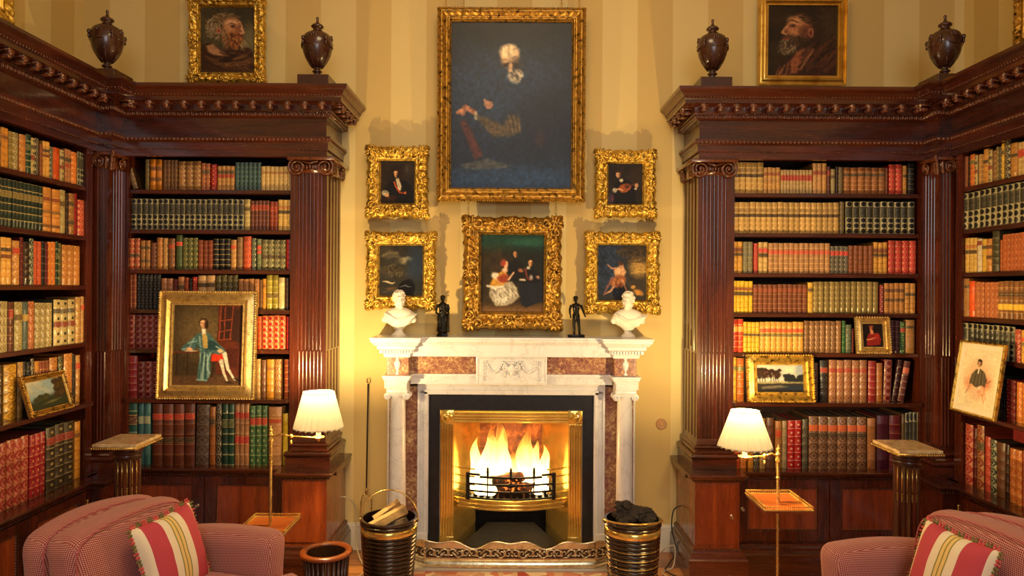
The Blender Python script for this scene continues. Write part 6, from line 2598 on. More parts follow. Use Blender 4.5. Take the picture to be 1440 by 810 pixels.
def frame(root, ow, oh, fw, prof, mat_, ornate=0.0, seed=1, inner_mat=None, rope=False, corner=True):
    """moulded frame around (0,0) in XZ, front towards -Y. prof: list (t 0..1 outer->inner, height m)."""
    mb = MB()
    cs = [(-1, -1), (1, -1), (1, 1), (-1, 1)]
    step = .007 if ornate else .05
    np_ = 26 if ornate else len(prof)
    if ornate:
        ts = [k / (np_ - 1) for k in range(np_)]
        hs = [np.interp(t, [p[0] for p in prof], [p[1] for p in prof]) for t in ts]
    else:
        ts = [p[0] for p in prof]
        hs = [p[1] for p in prof]
    ring = []
    for i in range(4):
        a, b = cs[i], cs[(i + 1) % 4]
        L = ow if a[1] == b[1] else oh
        n = max(2, int(L / step))
        for k in range(n):
            ring.append((a, b, k / n, L))
    vs = []
    for (a, b, t, L) in ring:
        ax = (a[0] + (b[0] - a[0]) * t)
        az = (a[1] + (b[1] - a[1]) * t)
        e = min(t, 1 - t) * L      # distance to corner
        cdist = abs(t - .5) * L
        for tt, hh in zip(ts, hs):
            hw, hz = ow / 2 - fw * tt, oh / 2 - fw * tt
            x, z = ax * hw, az * hz
            y = -hh
            if ornate:
                q = Vector((x * 34 + seed * 9, z * 34, seed))
                nz = mnoise.noise(q) + .6 * mnoise.noise(q * 2.1)
                env = math.sin(PI * min(1, tt * 1.15)) if tt < .87 else 0
                wave = math.sin((t * L) / .026 * PI)
                y -= ornate * env * (.012 * nz + .005 * wave)
                bump_ = math.exp(-(e / (fw * 1.1)) ** 2) + .6 * math.exp(-(cdist / (fw * .9)) ** 2)
                y -= ornate * env * .012 * bump_
                if tt < .3:
                    out = ornate * ((1 - tt / .3) * (.010 * bump_ * (1 + .5 * math.sin(e / .006)) + .0030 * math.sin(t * L / .011) + .004 * nz))
                    x += out * (ax if abs(ax) == 1 else 0)
                    z += out * (az if abs(az) == 1 else 0)
            vs.append((x, y, z))
    n = len(ring)
    m = len(ts)
    fs = []
    for i in range(n):
        j = (i + 1) % n
        for k in range(m - 1):
            fs.append((i * m + k, i * m + k + 1, j * m + k + 1, j * m + k))
        fs.append((i * m + m - 1, i * m, j * m, j * m + m - 1))
    mb.add(vs, fs)
    o = mb.build('frame', mat_, root, angle=50 if ornate else 25)
    if ornate and corner:
        c = MB()
        rr = random.Random(seed)

        def scroll(cx, cz, r, mir, rot, lift):
            pts, rad = [], []
            for i in range(18):
                t = i / 17
                a = rot + mir * t * 1.5 * 2 * PI
                q = r * (1 - t * .85)
                pts.append((cx + q * math.cos(a), -lift, cz + q * math.sin(a)))
                rad.append(fw * .085 * (1.1 - t * .5))
            c.tube(pts, rad, 6)
        hmax = max(hs)
        for (sx, sz) in cs:
            x, z = sx * (ow / 2 - fw * .42), sz * (oh / 2 - fw * .42)
            scroll(x + sx * fw * .10, z - sz * fw * .42, fw * .30, sx * sz, PI / 2 * sz, hmax + .004)
            scroll(x - sx * fw * .42, z + sz * fw * .10, fw * .30, -sx * sz, PI / 2 - sx * PI / 2, hmax + .004)
            for k in range(5):
                a = math.atan2(sz, sx) + (k - 2) * .5
                c.ell((x + fw * .32 * math.cos(a), -hmax - .004, z + fw * .32 * math.sin(a)), (fw * .26, fw * .10, fw * .09), 7, 5, Matrix.Rotation(-a, 3, 'Y'))
            c.ell((x, -hmax - .006, z), (fw * .14, fw * .12, fw * .14), 8, 6)
        for (x, z, hz) in ((0, oh / 2 - fw * .4, 1), (0, -oh / 2 + fw * .4, 1), (ow / 2 - fw * .4, 0, 0), (-ow / 2 + fw * .4, 0, 0)):
            for q in (-1, 1):
                if hz:
                    scroll(x + q * fw * .42, z, fw * .26, q, PI / 2, hmax + .002)
                else:
                    scroll(x, z + q * fw * .42, fw * .26, q, 0, hmax + .002)
            c.ell((x, -hmax - .004, z), (fw * .22 if hz else fw * .16, fw * .12, fw * .16 if hz else fw * .22), 8, 6)
            for k in range(5):
                a = (k - 2) * .55 + math.atan2(z, x if not hz else 0.0)
                c.ell((x + fw * .28 * math.cos(a), -hmax - .002, z + fw * .28 * math.sin(a)), (fw * .18, fw * .08, fw * .06), 6, 4, Matrix.Rotation(-a, 3, 'Y'))
        # running leaves
        for i in range(4):
            a, b = cs[i], cs[(i + 1) % 4]
            L = ow if a[1] == b[1] else oh
            k = int((L - 2.4 * fw) / .034)
            for j in range(k):
                t = (1.2 * fw + (j + .5) * (L - 2.4 * fw) / k) / L
                hw, hz = ow / 2 - fw * .38, oh / 2 - fw * .38
                x = (a[0] + (b[0] - a[0]) * t) * (hw if a[1] == b[1] else 1) if a[1] == b[1] else a[0] * hw
                z = a[1] * hz if a[1] == b[1] else (a[1] + (b[1] - a[1]) * t) * hz
                ang = rr.uniform(0, PI)
                c.ell((x, -hmax * .9, z), (.014, .008, .006), 6, 4, Matrix.Rotation(ang, 3, 'Y'))
        c.build('carved_ornament', mat_, o, smooth=True)
    if rope:
        c = MB()
        for i in range(4):
            a, b = cs[i], cs[(i + 1) % 4]
            L = ow if a[1] == b[1] else oh
            for (tt, stp, r_) in ((.06, .014, .007), (.93, .009, .0042)):
                hw, hz = ow / 2 - fw * tt, oh / 2 - fw * tt
                k = int((L - 2 * fw * tt) / stp)
                hh = np.interp(tt, [p[0] for p in prof], [p[1] for p in prof])
                for j in range(k):
                    t = (j + .5) / k
                    x = (a[0] + (b[0] - a[0]) * t) * hw
                    z = (a[1] + (b[1] - a[1]) * t) * hz
                    ang = R(40) if i % 2 == 0 else R(-50)
                    c.ell((x, -hh, z), (r_ * 1.25, r_ * .8, r_ * .6), 6, 4, Matrix.Rotation(ang, 3, 'Y'))
        c.build('rope_moulding', inner_mat or mat_, o, smooth=True)
    return o


RICH = [(0, 0), (0, .016), (.10, .030), (.30, .042), (.45, .036), (.62, .026), (.70, .024), (.78, .030), (.86, .030), (.90, .020), (1.0, .014), (1.0, 0)]
PLAINP = [(0, 0), (0, .022), (.05, .030), (.12, .030), (.18, .022), (.30, .024), (.48, .034), (.60, .036), (.70, .028), (.78, .018), (.86, .018), (.90, .022), (.96, .022), (1, .012), (1, 0)]


def picture(px0, py0, px1, py1, depth, cpx, P, label, frame_kind, mat_, tilt=0.0, cat='painting', name='framed_painting', thick=1.0, glossy=.5, weave=.2, **kw):
    """px/py: outer frame corners in the photo; cpx: frame width in px"""
    a, b = at(px0, py0, depth), at(px1, py1, depth)
    w_, h_ = abs(b.x - a.x), abs(a.z - b.z)
    fw = cpx * depth / F
    root = thing(name, label, cat, ((a.x + b.x) / 2, depth + .012, (a.z + b.z) / 2))
    root.rotation_euler = (tilt, 0, 0)
    prof = [(t, h * thick) for t, h in (RICH if frame_kind == 'rich' else PLAINP)]
    frame(root, w_, h_, fw, prof, mat_, **kw)
    c = canvas('canvas', P, w_ - 2 * fw * .96, h_ - 2 * fw * .96, root, glossy, weave)
    c.location = (0, -.010, 0)
    b = MB().box((-w_ / 2 + .012, .0, -h_ / 2 + .012), (w_ / 2 - .012, .012, h_ / 2 - .012))
    b.build('backing_board', M['bark'], root)
    return root, w_, h_


# ---- 1 the large dark painting
P = Paint(190, 1.41, (22, 31, 50), 1)
n = P.fbm(6, 4)
P.c += (n[..., None] - .5) * np.array([10, 18, 30])
P.ell(.45, .42, .50, .22, (40, 64, 98), .9, 0, .6)  # window sheen on the varnish, painted in as a blue band
P.ell(.50, .97, .7, .10, (36, 60, 96), .9, 0, .8)  # the same painted sheen along the bottom edge
P.ell(.5, .03, .8, .10, (12, 14, 20), .9, 0, .7)
P.ell(.8, .6, .3, .2, (14, 15, 22), .9, 0, .6)
P.ell(.485, .205, .080, .072, (206, 168, 128), .35)
P.ell(.478, .178, .070, .044, (244, 216, 172), .7)
P.ell(.545, .26, .050, .045, (56, 46, 44), .8, 0, .7)
P.line([(.435, .252), (.50, .245), (.55, .25)], .008, (60, 42, 34), .012)
P.ell(.452, .262, .022, .010, (50, 34, 30), .5)
P.ell(.535, .262, .022, .010, (40, 30, 30), .5)
P.line([(.492, .245), (.490, .290)], [.010, .018], (206, 168, 130), .012)
P.ell(.525, .325, .055, .032, (190, 180, 160), .6)
P.ell(.545, .305, .040, .022, (160, 150, 138), .7)
P.ell(.52, .315, .018, .006, (110, 60, 50), .5)
P.line([(.06, .545), (.12, .515), (.18, .540), (.21, .560)], [.014, .022, .018, .016], (158, 104, 78), .012)
for k in range(4):
    P.line([(.10 + k * .012, .520), (.05 + k * .014, .545 + k * .006)], .006, (170, 116, 88), .008)
P.line([(.205, .550), (.205, .580)], .014, (180, 176, 160), .01)
P.ell(.315, .498, .035, .026, (170, 120, 96), .3)
for k in range(4):
    P.line([(.285 + k * .017, .50), (.275 + k * .020, .468 + .006 * k)], .008, (184, 134, 106), .008)
P.poly([(.20, .56), (.30, .57), (.42, .62), (.50, .55), (.58, .58), (.58, .66), (.48, .69), (.36, .69), (.27, .63)], (84, 70, 48), .03)
for k in range(6):
    P.line([(.46 + k * .02, .56), (.50 + k * .015, .66)], .005, (120, 100, 68) if k % 2 else (46, 38, 28), .01, .7)
P.poly([(.07, .60), (.12, .585), (.27, .80), (.20, .83)], (88, 40, 32), .02, .8)
P.poly([(.08, .86), (.30, .82), (.50, .86), (.46, .88), (.12, .885)], (92, 88, 78), .02, .6)
P.ell(.74, .70, .04, .05, (60, 34, 34), .9, 0, .6)
P.fluff(.545, .315, .05, .035, [(150, 140, 124), (90, 84, 80), (196, 186, 166)], 40, .04, 1.2, .008, 3, 1)
P.finish(.008, 26, .22, 1)
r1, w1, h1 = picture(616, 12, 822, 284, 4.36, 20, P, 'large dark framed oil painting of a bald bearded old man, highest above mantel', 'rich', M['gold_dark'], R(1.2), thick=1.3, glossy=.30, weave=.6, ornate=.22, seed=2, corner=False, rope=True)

# ---- 2 seated gentleman in black with red sash
P = Paint(92, 1.36, (36, 26, 18), 2)
P.mottle(.35, 5, 3)
P.ell(.82, .20, .14, .16, (58, 50, 40), .8, 0, .6)
P.line([(.76, .10), (.78, .24)], .012, (90, 84, 70), .03, .6)
P.ell(.44, .34, .16, .15, (24, 15, 10), .5)
P.poly([(.0, 1), (.06, .74), (.24, .52), (.46, .42), (.70, .46), (.90, .58), (1, .80), (1, 1)], (14, 12, 14), .06)
P.face(.45, .30, .085, (214, 160, 118), -.4, None, None)
P.fluff(.335, .34, .05, .10, [(24, 15, 10), (52, 32, 20)], 40, .10, 1.4, .014, 3)
P.fluff(.57, .34, .06, .12, [(20, 13, 10), (44, 27, 18)], 50, .10, 1.7, .014, 4)
P.fluff(.45, .215, .11, .03, [(24, 15, 10), (52, 32, 20)], 30, .08, .2, .012, 5)
P.poly([(.44, .42), (.53, .41), (.61, .58), (.60, .70), (.54, .69), (.47, .54)], (196, 180, 152), .03)
P.fluff(.53, .56, .05, .10, [(226, 214, 190), (150, 134, 110)], 26, .08, 1.3, .007, 6)
P.line([(.40, .50), (.46, .62), (.56, .74), (.66, .76)], [.024, .026, .026, .016], (160, 60, 30), .025)
P.line([(.40, .50), (.46, .62), (.56, .74)], .008, (206, 100, 50), .02, .7)
P.ell(.72, .75, .04, .03, (190, 90, 54), .8)
P.ell(.13, .76, .10, .07, (150, 140, 120), .5)
P.fluff(.13, .75, .08, .05, [(214, 204, 184), (110, 100, 84)], 26, .07, .6, .010, 7)
P.ell(.19, .81, .055, .045, (206, 150, 104), .6)
P.line([(.19, .80), (.25, .87)], .018, (206, 150, 104), .02, .8)
P.poly([(.0, .90), (.34, .80), (.5, .84), (.4, 1), (0, 1)], (54, 28, 18), .05, .7)
P.finish(.012, 14, .12, 2)
picture(517, 207, 601, 305, 4.38, 19.5, P, 'small gilt-framed portrait of a long-haired man in black with a white cravat', 'rich', M['gold'], 0, ornate=1.0, seed=4)

# ---- 3 lute player
P = Paint(92, 1.28, (34, 25, 20), 3)
P.mottle(.35, 5, 5)
P.ell(.80, .35, .2, .3, (56, 42, 28), .9, 0, .5)
P.poly([(.10, 1), (.14, .70), (.20, .50), (.36, .38), (.60, .42), (.78, .56), (.80, .80), (.80, 1)], (17, 13, 14), .06)
P.face(.29, .27, .080, (214, 164, 126), .15, None, None)
P.fluff(.29, .19, .10, .03, [(30, 20, 14), (56, 38, 24)], 30, .07, .1, .012, 5)
P.fluff(.40, .27, .03, .06, [(22, 15, 12), (40, 28, 20)], 20, .07, 1.5, .012, 6)
P.ell(.38, .415, .055, .042, (196, 186, 164), .7)
P.ell(.49, .60, .19, .105, (120, 56, 30), .25, -.35)
P.ell(.47, .60, .15, .08, (160, 84, 44), .8, -.35, .8)
P.ell(.55, .57, .07, .05, (66, 34, 22), .8, -.3, .8)
P.line([(.36, .70), (.52, .70), (.64, .60), (.68, .52)], .007, (206, 140, 84), .02, .7)
P.line([(.62, .55), (.84, .48)], .018, (84, 50, 30), .02)
P.ell(.19, .66, .065, .055, (190, 180, 160), .6)
P.fluff(.19, .66, .05, .04, [(220, 210, 190), (120, 110, 96)], 18, .05, .8, .009, 8)
P.line([(.25, .64), (.34, .63), (.42, .66)], [.022, .026, .016], (216, 164, 124), .02)
P.ell(.83, .54, .05, .055, (200, 150, 116), .6)
P.ell(.80, .62, .04, .03, (190, 176, 160), .7)
P.ell(.08, .88, .09, .14, (66, 52, 84), .8, 0, .8)
P.ell(.13, .86, .03, .08, (120, 50, 50), .8, 0, .6)
P.finish(.012, 14, .12, 3)
picture(838, 212, 921, 305, 4.38, 18.5, P, 'small gilt-framed painting of a musician in black playing a lute', 'rich', M['gold'], 0, ornate=1.0, seed=5)

# ---- 4 stormy dark landscape
P = Paint(110, 1.2, (42, 38, 32), 4)
P.mottle(.4, 5, 2)
for (x0, y0, x1, y1, w_, c_) in ((.10, .20, .40, .16, .030, (116, 104, 78)), (.20, .24, .55, .26, .028, (96, 90, 74)), (.48, .30, .72, .28, .034, (150, 138, 106)), (.24, .42, .60, .34, .024, (140, 124, 88)), (.55, .33, .76, .26, .020, (170, 158, 124))):
    P.line([(x0, y0), ((x0 + x1) / 2, min(y0, y1) - .02), (x1, y1)], w_, c_, .07, .8)
P.ell(.30, .32, .20, .07, (40, 38, 34), .9, 0, .8)
P.ell(.84, .5, .20, .6, (28, 44, 72), .9, 0, .75)
P.blend(np.clip((P.V - .56) * 5, 0, 1) * .7, (24, 22, 20))
P.fluff(.32, .50, .22, .09, [(44, 38, 24), (84, 68, 40), (26, 24, 18)], 110, .05, -1.2, .010, 4, 2.5)
P.fluff(.40, .58, .26, .06, [(96, 84, 60), (40, 34, 26), (130, 116, 86)], 60, .05, -1.3, .005, 5, 2.0)
P.line([(.08, .72), (.20, .73), (.30, .76), (.36, .74)], [.010, .022, .014, .006], (176, 160, 130), .02)
P.line([(.46, .82), (.60, .80), (.74, .82)], [.006, .016, .005], (130, 136, 140), .02)
P.line([(.10, .93), (.30, .90), (.50, .93)], .010, (84, 74, 60), .03, .7)
P.ell(.28, .86, .12, .03, (96, 64, 30), .9, 0, .7)
P.finish(.020, 12, .16, 4)
picture(516, 327, 612, 434, 4.38, 18.5, P, 'gilt-framed painting of a stormy dark landscape, behind the left bust', 'rich', M['gold'], 0, ornate=1.0, seed=6)

# ---- 5 seated figure by dark trees with a dog
P = Paint(110, 1.2, (30, 42, 66), 5)
P.mottle(.55, 18, 4)
P.blend(np.clip((P.U - .36) * 2.6, 0, 1), (44, 36, 28))
P.ell(.84, .40, .18, .16, (176, 140, 70), .9, 0, .85)
P.line([(.70, .50), (.98, .48)], .012, (206, 170, 90), .02, .7)
P.fluff(.66, .12, .30, .09, [(52, 40, 26), (34, 28, 22), (76, 58, 34)], 90, .07, .6, .012, 3, 2.5)
P.fluff(.80, .26, .2, .06, [(90, 70, 40), (50, 40, 28)], 40, .08, .3, .010, 5, 1)
P.blend(np.clip((P.V - .80) * 6, 0, 1) * .8, (30, 24, 22))
P.poly([(.34, .44), (.42, .40), (.50, .40), (.56, .46), (.54, .56), (.44, .60), (.34, .58)], (190, 144, 104), .04)
P.ell(.40, .47, .06, .045, (222, 178, 136), .9, 0, .8)
P.ell(.48, .37, .042, .042, (176, 126, 90), .5)
P.ell(.47, .335, .05, .035, (70, 40, 24), .6)
P.line([(.37, .43), (.28, .42), (.20, .36)], [.022, .018, .012], (170, 120, 92), .02)
P.line([(.52, .41), (.56, .48), (.52, .55)], [.018, .018, .014], (196, 146, 108), .02)
P.poly([(.30, .58), (.44, .54), (.56, .56), (.58, .66), (.48, .76), (.34, .74), (.22, .72)], (130, 74, 40), .05)
P.fluff(.42, .66, .12, .08, [(176, 112, 64), (84, 44, 30), (150, 90, 50)], 70, .07, 1.9, .010, 8, 1.2)
P.line([(.30, .60), (.20, .74), (.12, .90)], [.030, .024, .012], (120, 76, 76), .03)
P.line([(.34, .74), (.26, .84), (.16, .88)], [.024, .018, .010], (186, 136, 104), .02)
P.line([(.50, .64), (.56, .74), (.60, .84)], [.030, .024, .012], (176, 120, 86), .02)
P.ell(.84, .86, .10, .05, (170, 116, 44), .6, .45)
P.ell(.73, .76, .045, .035, (180, 130, 60), .6)
P.ell(.73, .70, .05, .012, (50, 34, 24), .6)
P.finish(.016, 14, .18, 5)
picture(824, 327, 926, 440, 4.38, 18, P, 'gilt-framed painting of a seated figure in a landscape, behind the right bust', 'rich', M['gold'], 0, ornate=1.0, seed=7)

# ---- 6 interior scene with a lady in white
P = Paint(130, 1.22, (46, 36, 22), 6)
P.mottle(.35, 10, 2)
P.blend(np.clip((P.U - .30) * 3, 0, 1) * np.clip((.75 - P.V) * 4, 0, 1), (26, 28, 24))
P.blend(np.clip((.26 - P.V) * 6, 0, 1) * .85, (24, 62, 50))
P.ell(.75, .10, .3, .05, (40, 92, 76), .9, 0, .6)
P.blend(np.clip((P.V - .86) * 9, 0, 1), (106, 76, 44))
P.poly([(.60, .58), (1, .57), (1, .84), (.72, .94), (.64, .90)], (24, 26, 38), .02)
P.poly([(.42, .60), (.44, .38), (.54, .32), (.66, .38), (.68, .60)], (20, 18, 18), .05)
P.face(.545, .25, .038, (186, 136, 96), -.2, None, (30, 20, 14))
P.ell(.63, .46, .04, .025, (150, 96, 64), .8)
P.poly([(.66, .62), (.70, .46), (.78, .43), (.92, .50), (.96, .62)], (18, 17, 20), .04)
P.face(.785, .36, .040, (206, 156, 112), -.4, None, (26, 16, 12))
P.ell(.755, .425, .032, .020, (190, 184, 172), .8)
P.line([(.70, .44), (.74, .56), (.78, .58)], .014, (110, 48, 34), .02)
P.line([(.62, .575), (.70, .585)], .014, (214, 196, 170), .02)
P.ell(.80, .55, .03, .03, (150, 140, 134), .8)
P.ell(.90, .55, .03, .02, (170, 130, 110), .8)
# lady in silk
P.poly([(.20, .64), (.34, .62), (.50, .60), (.56, .68), (.62, .80), (.54, .86), (.40, .92), (.24, .92), (.14, .80), (.14, .70)], (150, 142, 126), .03)
P.fluff(.32, .76, .15, .11, [(206, 200, 184), (116, 108, 94), (180, 172, 156), (226, 222, 210)], 110, .06, 1.2, .010, 5, 1.4)
P.fluff(.49, .71, .07, .08, [(206, 200, 184), (130, 122, 108)], 40, .07, 1.1, .009, 6, .5)
P.poly([(.18, .58), (.26, .50), (.38, .46), (.42, .52), (.40, .62), (.28, .68), (.14, .66)], (186, 136, 50), .03)
P.line([(.10, .66), (.22, .69), (.36, .66)], [.014, .022, .012], (214, 206, 190), .02)
P.ell(.23, .53, .055, .045, (214, 206, 190), .6)
P.line([(.25, .55), (.31, .62)], .016, (222, 180, 150), .02)
P.ell(.38, .46, .045, .03, (222, 180, 150), .7)
P.line([(.39, .46), (.40, .41)], .018, (222, 180, 150), .02)
P.ell(.40, .385, .036, .044, (220, 172, 140), .5)
P.ell(.355, .365, .045, .045, (150, 60, 40), .6)
P.poly([(.26, .56), (.36, .50), (.44, .54), (.42, .62), (.30, .62)], (140, 60, 34), .03)
P.line([(.44, .58), (.52, .49)], [.016, .012], (222, 176, 144), .02)
P.finish(.012, 18, .12, 6)
r6, w6, h6 = picture(653, 306, 788, 463, 4.36, 24.5, P, 'ornate gilt-framed painting of a lady in white making music, centre above mantel', 'rich', M['gold_dark'], R(1), thick=1.25, ornate=1.15, seed=9)

# ---- 7 bearded man, left high
P = Paint(130, 1.42, (70, 62, 42), 7)
P.mottle(.35, 4, 7)
P.blend(np.clip((.35 - P.V) * 2, 0, 1) * .55, (46, 42, 30))
P.ell(.93, .50, .16, .22, (132, 120, 84), .9, 0, .7)
P.poly([(0, .60), (.06, .56), (.20, .54), (.40, .66), (.70, .62), (.92, .62), (1, .74), (1, 1), (0, 1)], (62, 38, 24), .05)
P.poly([(.10, .60), (.22, .56), (.36, .66), (.50, .72), (.40, .76), (.24, .74), (.14, .68)], (176, 128, 88), .05)
P.fluff(.45, .80, .42, .12, [(104, 68, 42), (46, 28, 20), (84, 52, 32)], 60, .34, .35, .020, 2, .5, .7)
P.fluff(.60, .84, .30, .08, [(120, 80, 48), (40, 25, 18)], 26, .30, -.35, .018, 3, .4, .7)
P.ell(.40, .30, .26, .20, (96, 74, 48), .4)
P.fluff(.26, .32, .14, .16, [(196, 180, 142), (112, 90, 60), (150, 130, 94), (78, 60, 40)], 150, .10, lambda dx, dy: math.atan2(dy, dx) + 1.4, .011, 4, 1.6)
P.fluff(.45, .15, .24, .055, [(150, 124, 84), (84, 62, 40), (112, 88, 58)], 110, .10, .1, .011, 5, 1.4)
P.ell(.60, .31, .17, .15, (186, 126, 84), .45, -.12)
P.ell(.57, .24, .12, .05, (224, 172, 124), .9, 0, .9)
P.ell(.52, .35, .08, .06, (206, 142, 98), .9, 0, .8)
P.line([(.735, .22), (.765, .30), (.80, .385), (.745, .40)], [.014, .020, .028, .016], (214, 154, 110), .03)
P.ell(.70, .33, .045, .06, (122, 72, 46), .9, 0, .7)
P.line([(.50, .262), (.58, .240), (.66, .262)], [.008, .014, .008], (92, 60, 38), .02, .85)
P.line([(.72, .25), (.76, .255)], .008, (92, 60, 38), .02, .8)
P.ell(.60, .285, .055, .024, (112, 64, 42), .9, 0, .9)
P.ell(.605, .285, .026, .014, (36, 22, 16), .7)
P.ell(.595, .280, .008, .004, (220, 206, 180), .6)
P.ell(.745, .290, .016, .012, (40, 24, 18), .7)
P.ell(.34, .355, .045, .045, (196, 118, 84), .5)
P.ell(.34, .355, .022, .025, (110, 56, 38), .8)
P.ell(.60, .50, .18, .12, (126, 72, 38), .5)
P.fluff(.62, .50, .16, .11, [(182, 112, 60), (104, 56, 28), (206, 142, 84), (74, 40, 22)], 190, .10, 1.4, .009, 6, 1.3)
P.fluff(.46, .45, .06, .14, [(176, 136, 92), (104, 72, 44)], 60, .09, 1.5, .009, 7, 1.3)
P.fluff(.80, .56, .05, .08, [(170, 150, 110), (110, 84, 52)], 40, .08, 1.3, .008, 8, 1.3)
P.line([(.64, .425), (.72, .415), (.80, .43)], [.012, .018, .008], (104, 56, 30), .02)
P.line([(.68, .452), (.76, .452)], .011, (166, 72, 56), .02)
P.finish(.010, 16, .12, 7)
picture(266, -6, 373, 118, 4.40, 17, P, 'gilt-framed head study of a grey-haired bearded man looking right, above left bookcase', 'rich', M['gold'], R(1), ornate=.8, seed=11)

# ---- 8 upturned bearded man, right high
P = Paint(130, 1.25, (50, 37, 22), 8)
P.mottle(.35, 4, 12)
P.ell(.92, .35, .16, .3, (84, 64, 36), .9, 0, .5)
P.poly([(.10, 1), (.24, .80), (.38, .70), (.60, .62), (.84, .50), (1, .56), (1, 1)], (58, 34, 24), .05)
P.poly([(.30, .82), (.42, .66), (.50, .60), (.62, .60), (.54, .80), (.42, .96), (.34, .96)], (150, 88, 56), .05)
P.fluff(.70, .80, .28, .18, [(92, 54, 34), (38, 25, 18), (70, 42, 28)], 60, .34, -.95, .020, 2, .4, .7)
P.fluff(.28, .90, .12, .10, [(150, 98, 64), (60, 36, 24), (116, 66, 40)], 34, .24, 1.9, .012, 3, .4, .75)
P.line([(.66, .62), (.48, .90)], .014, (186, 124, 80), .03, .8)
P.ell(.60, .30, .19, .19, (54, 38, 28), .5)
P.ell(.44, .31, .17, .18, (160, 102, 66), .45, .35)
P.ell(.40, .22, .11, .06, (206, 146, 98), .9, .3, .9)
P.ell(.36, .36, .07, .07, (196, 132, 88), .9, 0, .8)
P.ell(.56, .38, .10, .10, (96, 58, 40), .9, 0, .8)
P.line([(.30, .27), (.235, .345), (.215, .385), (.26, .405)], [.016, .018, .026, .016], (206, 144, 98), .025)
P.line([(.27, .235), (.34, .205), (.44, .235)], [.007, .013, .008], (74, 46, 32), .02, .9)
P.ell(.36, .285, .050, .024, (110, 64, 44), .9, -.15)
P.ell(.355, .282, .024, .014, (34, 22, 16), .7)
P.ell(.347, .276, .007, .005, (214, 196, 168), .7)
P.ell(.62, .38, .042, .065, (166, 100, 68), .5)
P.ell(.62, .385, .020, .036, (92, 50, 36), .8)
P.ell(.33, .52, .14, .10, (84, 62, 42), .6)
P.fluff(.29, .55, .12, .10, [(166, 146, 110), (84, 64, 44), (126, 104, 76), (60, 44, 32)], 150, .10, 1.9, .008, 6, 1.0)
P.fluff(.46, .50, .08, .09, [(84, 60, 42), (54, 38, 28)], 60, .09, 1.7, .009, 7, 1.0)
P.line([(.22, .445), (.30, .425), (.38, .45)], [.007, .014, .007], (90, 66, 46), .02)
P.line([(.22, .468), (.30, .465)], .011, (150, 64, 48), .02)
P.fluff(.60, .18, .17, .07, [(70, 52, 36), (46, 34, 24)], 70, .07, .4, .009, 9, 1.2)
P.finish(.010, 16, .12, 8)
picture(1067, -5, 1190, 120, 4.40, 13.5, P, 'gold-framed head study of a bearded man gazing up left, above right bookcase', 'plain', M['gold_flat'], R(1))


def leaning_picture(corners, P, fwm, label, kind, mat_, name='framed_painting', cat='painting', mount=None, **kw):
    """corners: world points bottom-left, bottom-right, top-left of the outer frame"""
    bl, br, tl = [Vector(c) for c in corners]
    ux = (br - bl)
    w_ = ux.length
    ux.normalize()
    uz = (tl - bl)
    uz = uz - ux * uz.dot(ux)
    h_ = uz.length
    uz.normalize()
    uy = uz.cross(ux)
    c = bl + ux * w_ / 2 + uz * h_ / 2
    Mx = Matrix((ux, uy, uz)).transposed().to_4x4()
    root = thing(name, label, cat, (0, 0, 0))
    root.matrix_world = Matrix.Translation(c) @ Mx
    th = kw.pop('thick', .8)
    prof = [(t, h * th) for t, h in (RICH if kind == 'rich' else PLAINP)]
    if mount:
        prof = [(0, 0), (0, .014), (.3, .018), (.7, .018), (1, .010), (1, 0)]
    frame(root, w_, h_, fwm, prof, mat_, **kw)
    b = MB().box((-w_ / 2 + .008, .0, -h_ / 2 + .008), (w_ / 2 - .008, .008, h_ / 2 - .008))
    b.build('backing_board', M['bark'], root)
    if mount:
        mw = mount
        b = MB()
        iw, ih = w_ - 2 * fwm, h_ - 2 * fwm
        for (x0, x1, z0, z1) in ((-iw / 2, -iw / 2 + mw, -ih / 2, ih / 2), (iw / 2 - mw, iw / 2, -ih / 2, ih / 2), (-iw / 2 + mw, iw / 2 - mw, ih / 2 - mw, ih / 2), (-iw / 2 + mw, iw / 2 - mw, -ih / 2, -ih / 2 + mw)):
            b.box((x0, -.007, z0), (x1, -.003, z1))
        b.build('mount', M['linen'], root)
        c2 = canvas('watercolour', P, iw - 2 * mw, ih - 2 * mw, root, .7, .1)
        c2.location = (0, -.004, 0)
    else:
        c2 = canvas('canvas', P, w_ - 2 * fwm * .96, h_ - 2 * fwm * .96, root)
        c2.location = (0, -.008, 0)
    return root


# ---- 9 seated gentleman in a blue robe, leaning on the left shelves
P = Paint(150, 1.2, (58, 46, 30), 9)
P.ell(.40, .32, .34, .30, (112, 92, 58), .9, 0, .7)
P.blend(np.clip((P.V - .86) * 20, 0, 1), (84, 58, 38))
P.poly([(.64, 0), (1, 0), (1, .90), (.62, .86)], (84, 38, 24), .01)
P.poly([(.68, .02), (.86, .02), (.84, .42), (.67, .44)], (52, 28, 22), .008)
for pts in ([(.68, .02), (.66, .44)], [(.74, .02), (.73, .43)], [(.85, .02), (.82, .43)], [(.67, .20), (.84, .18)], [(.66, .34), (.83, .31)], [(.66, .44), (.84, .42)]):
    P.line(pts, .006, (150, 66, 40), .006)
P.poly([(.70, .56), (.94, .54), (.93, .78), (.72, .80)], (66, 28, 20), .008, .8)
P.poly([(.86, .03), (.99, .03), (.97, .48), (.84, .44)], (48, 30, 24), .01, .8)
P.poly([(.0, .585), (.36, .575), (.38, .60), (.0, .61)], (92, 46, 32), .006)
for x in (.07, .22):
    P.line([(x, .60), (x, .86)], .007, (40, 24, 18), .006)
P.poly([(.56, .66), (.74, .64), (.74, .70), (.58, .72)], (74, 32, 24), .008)
P.line([(.60, .70), (.57, .90)], .010, (50, 26, 20), .008)
P.poly([(.56, .62), (.66, .585), (.74, .60), (.72, .70), (.56, .70)], (196, 52, 28), .01)
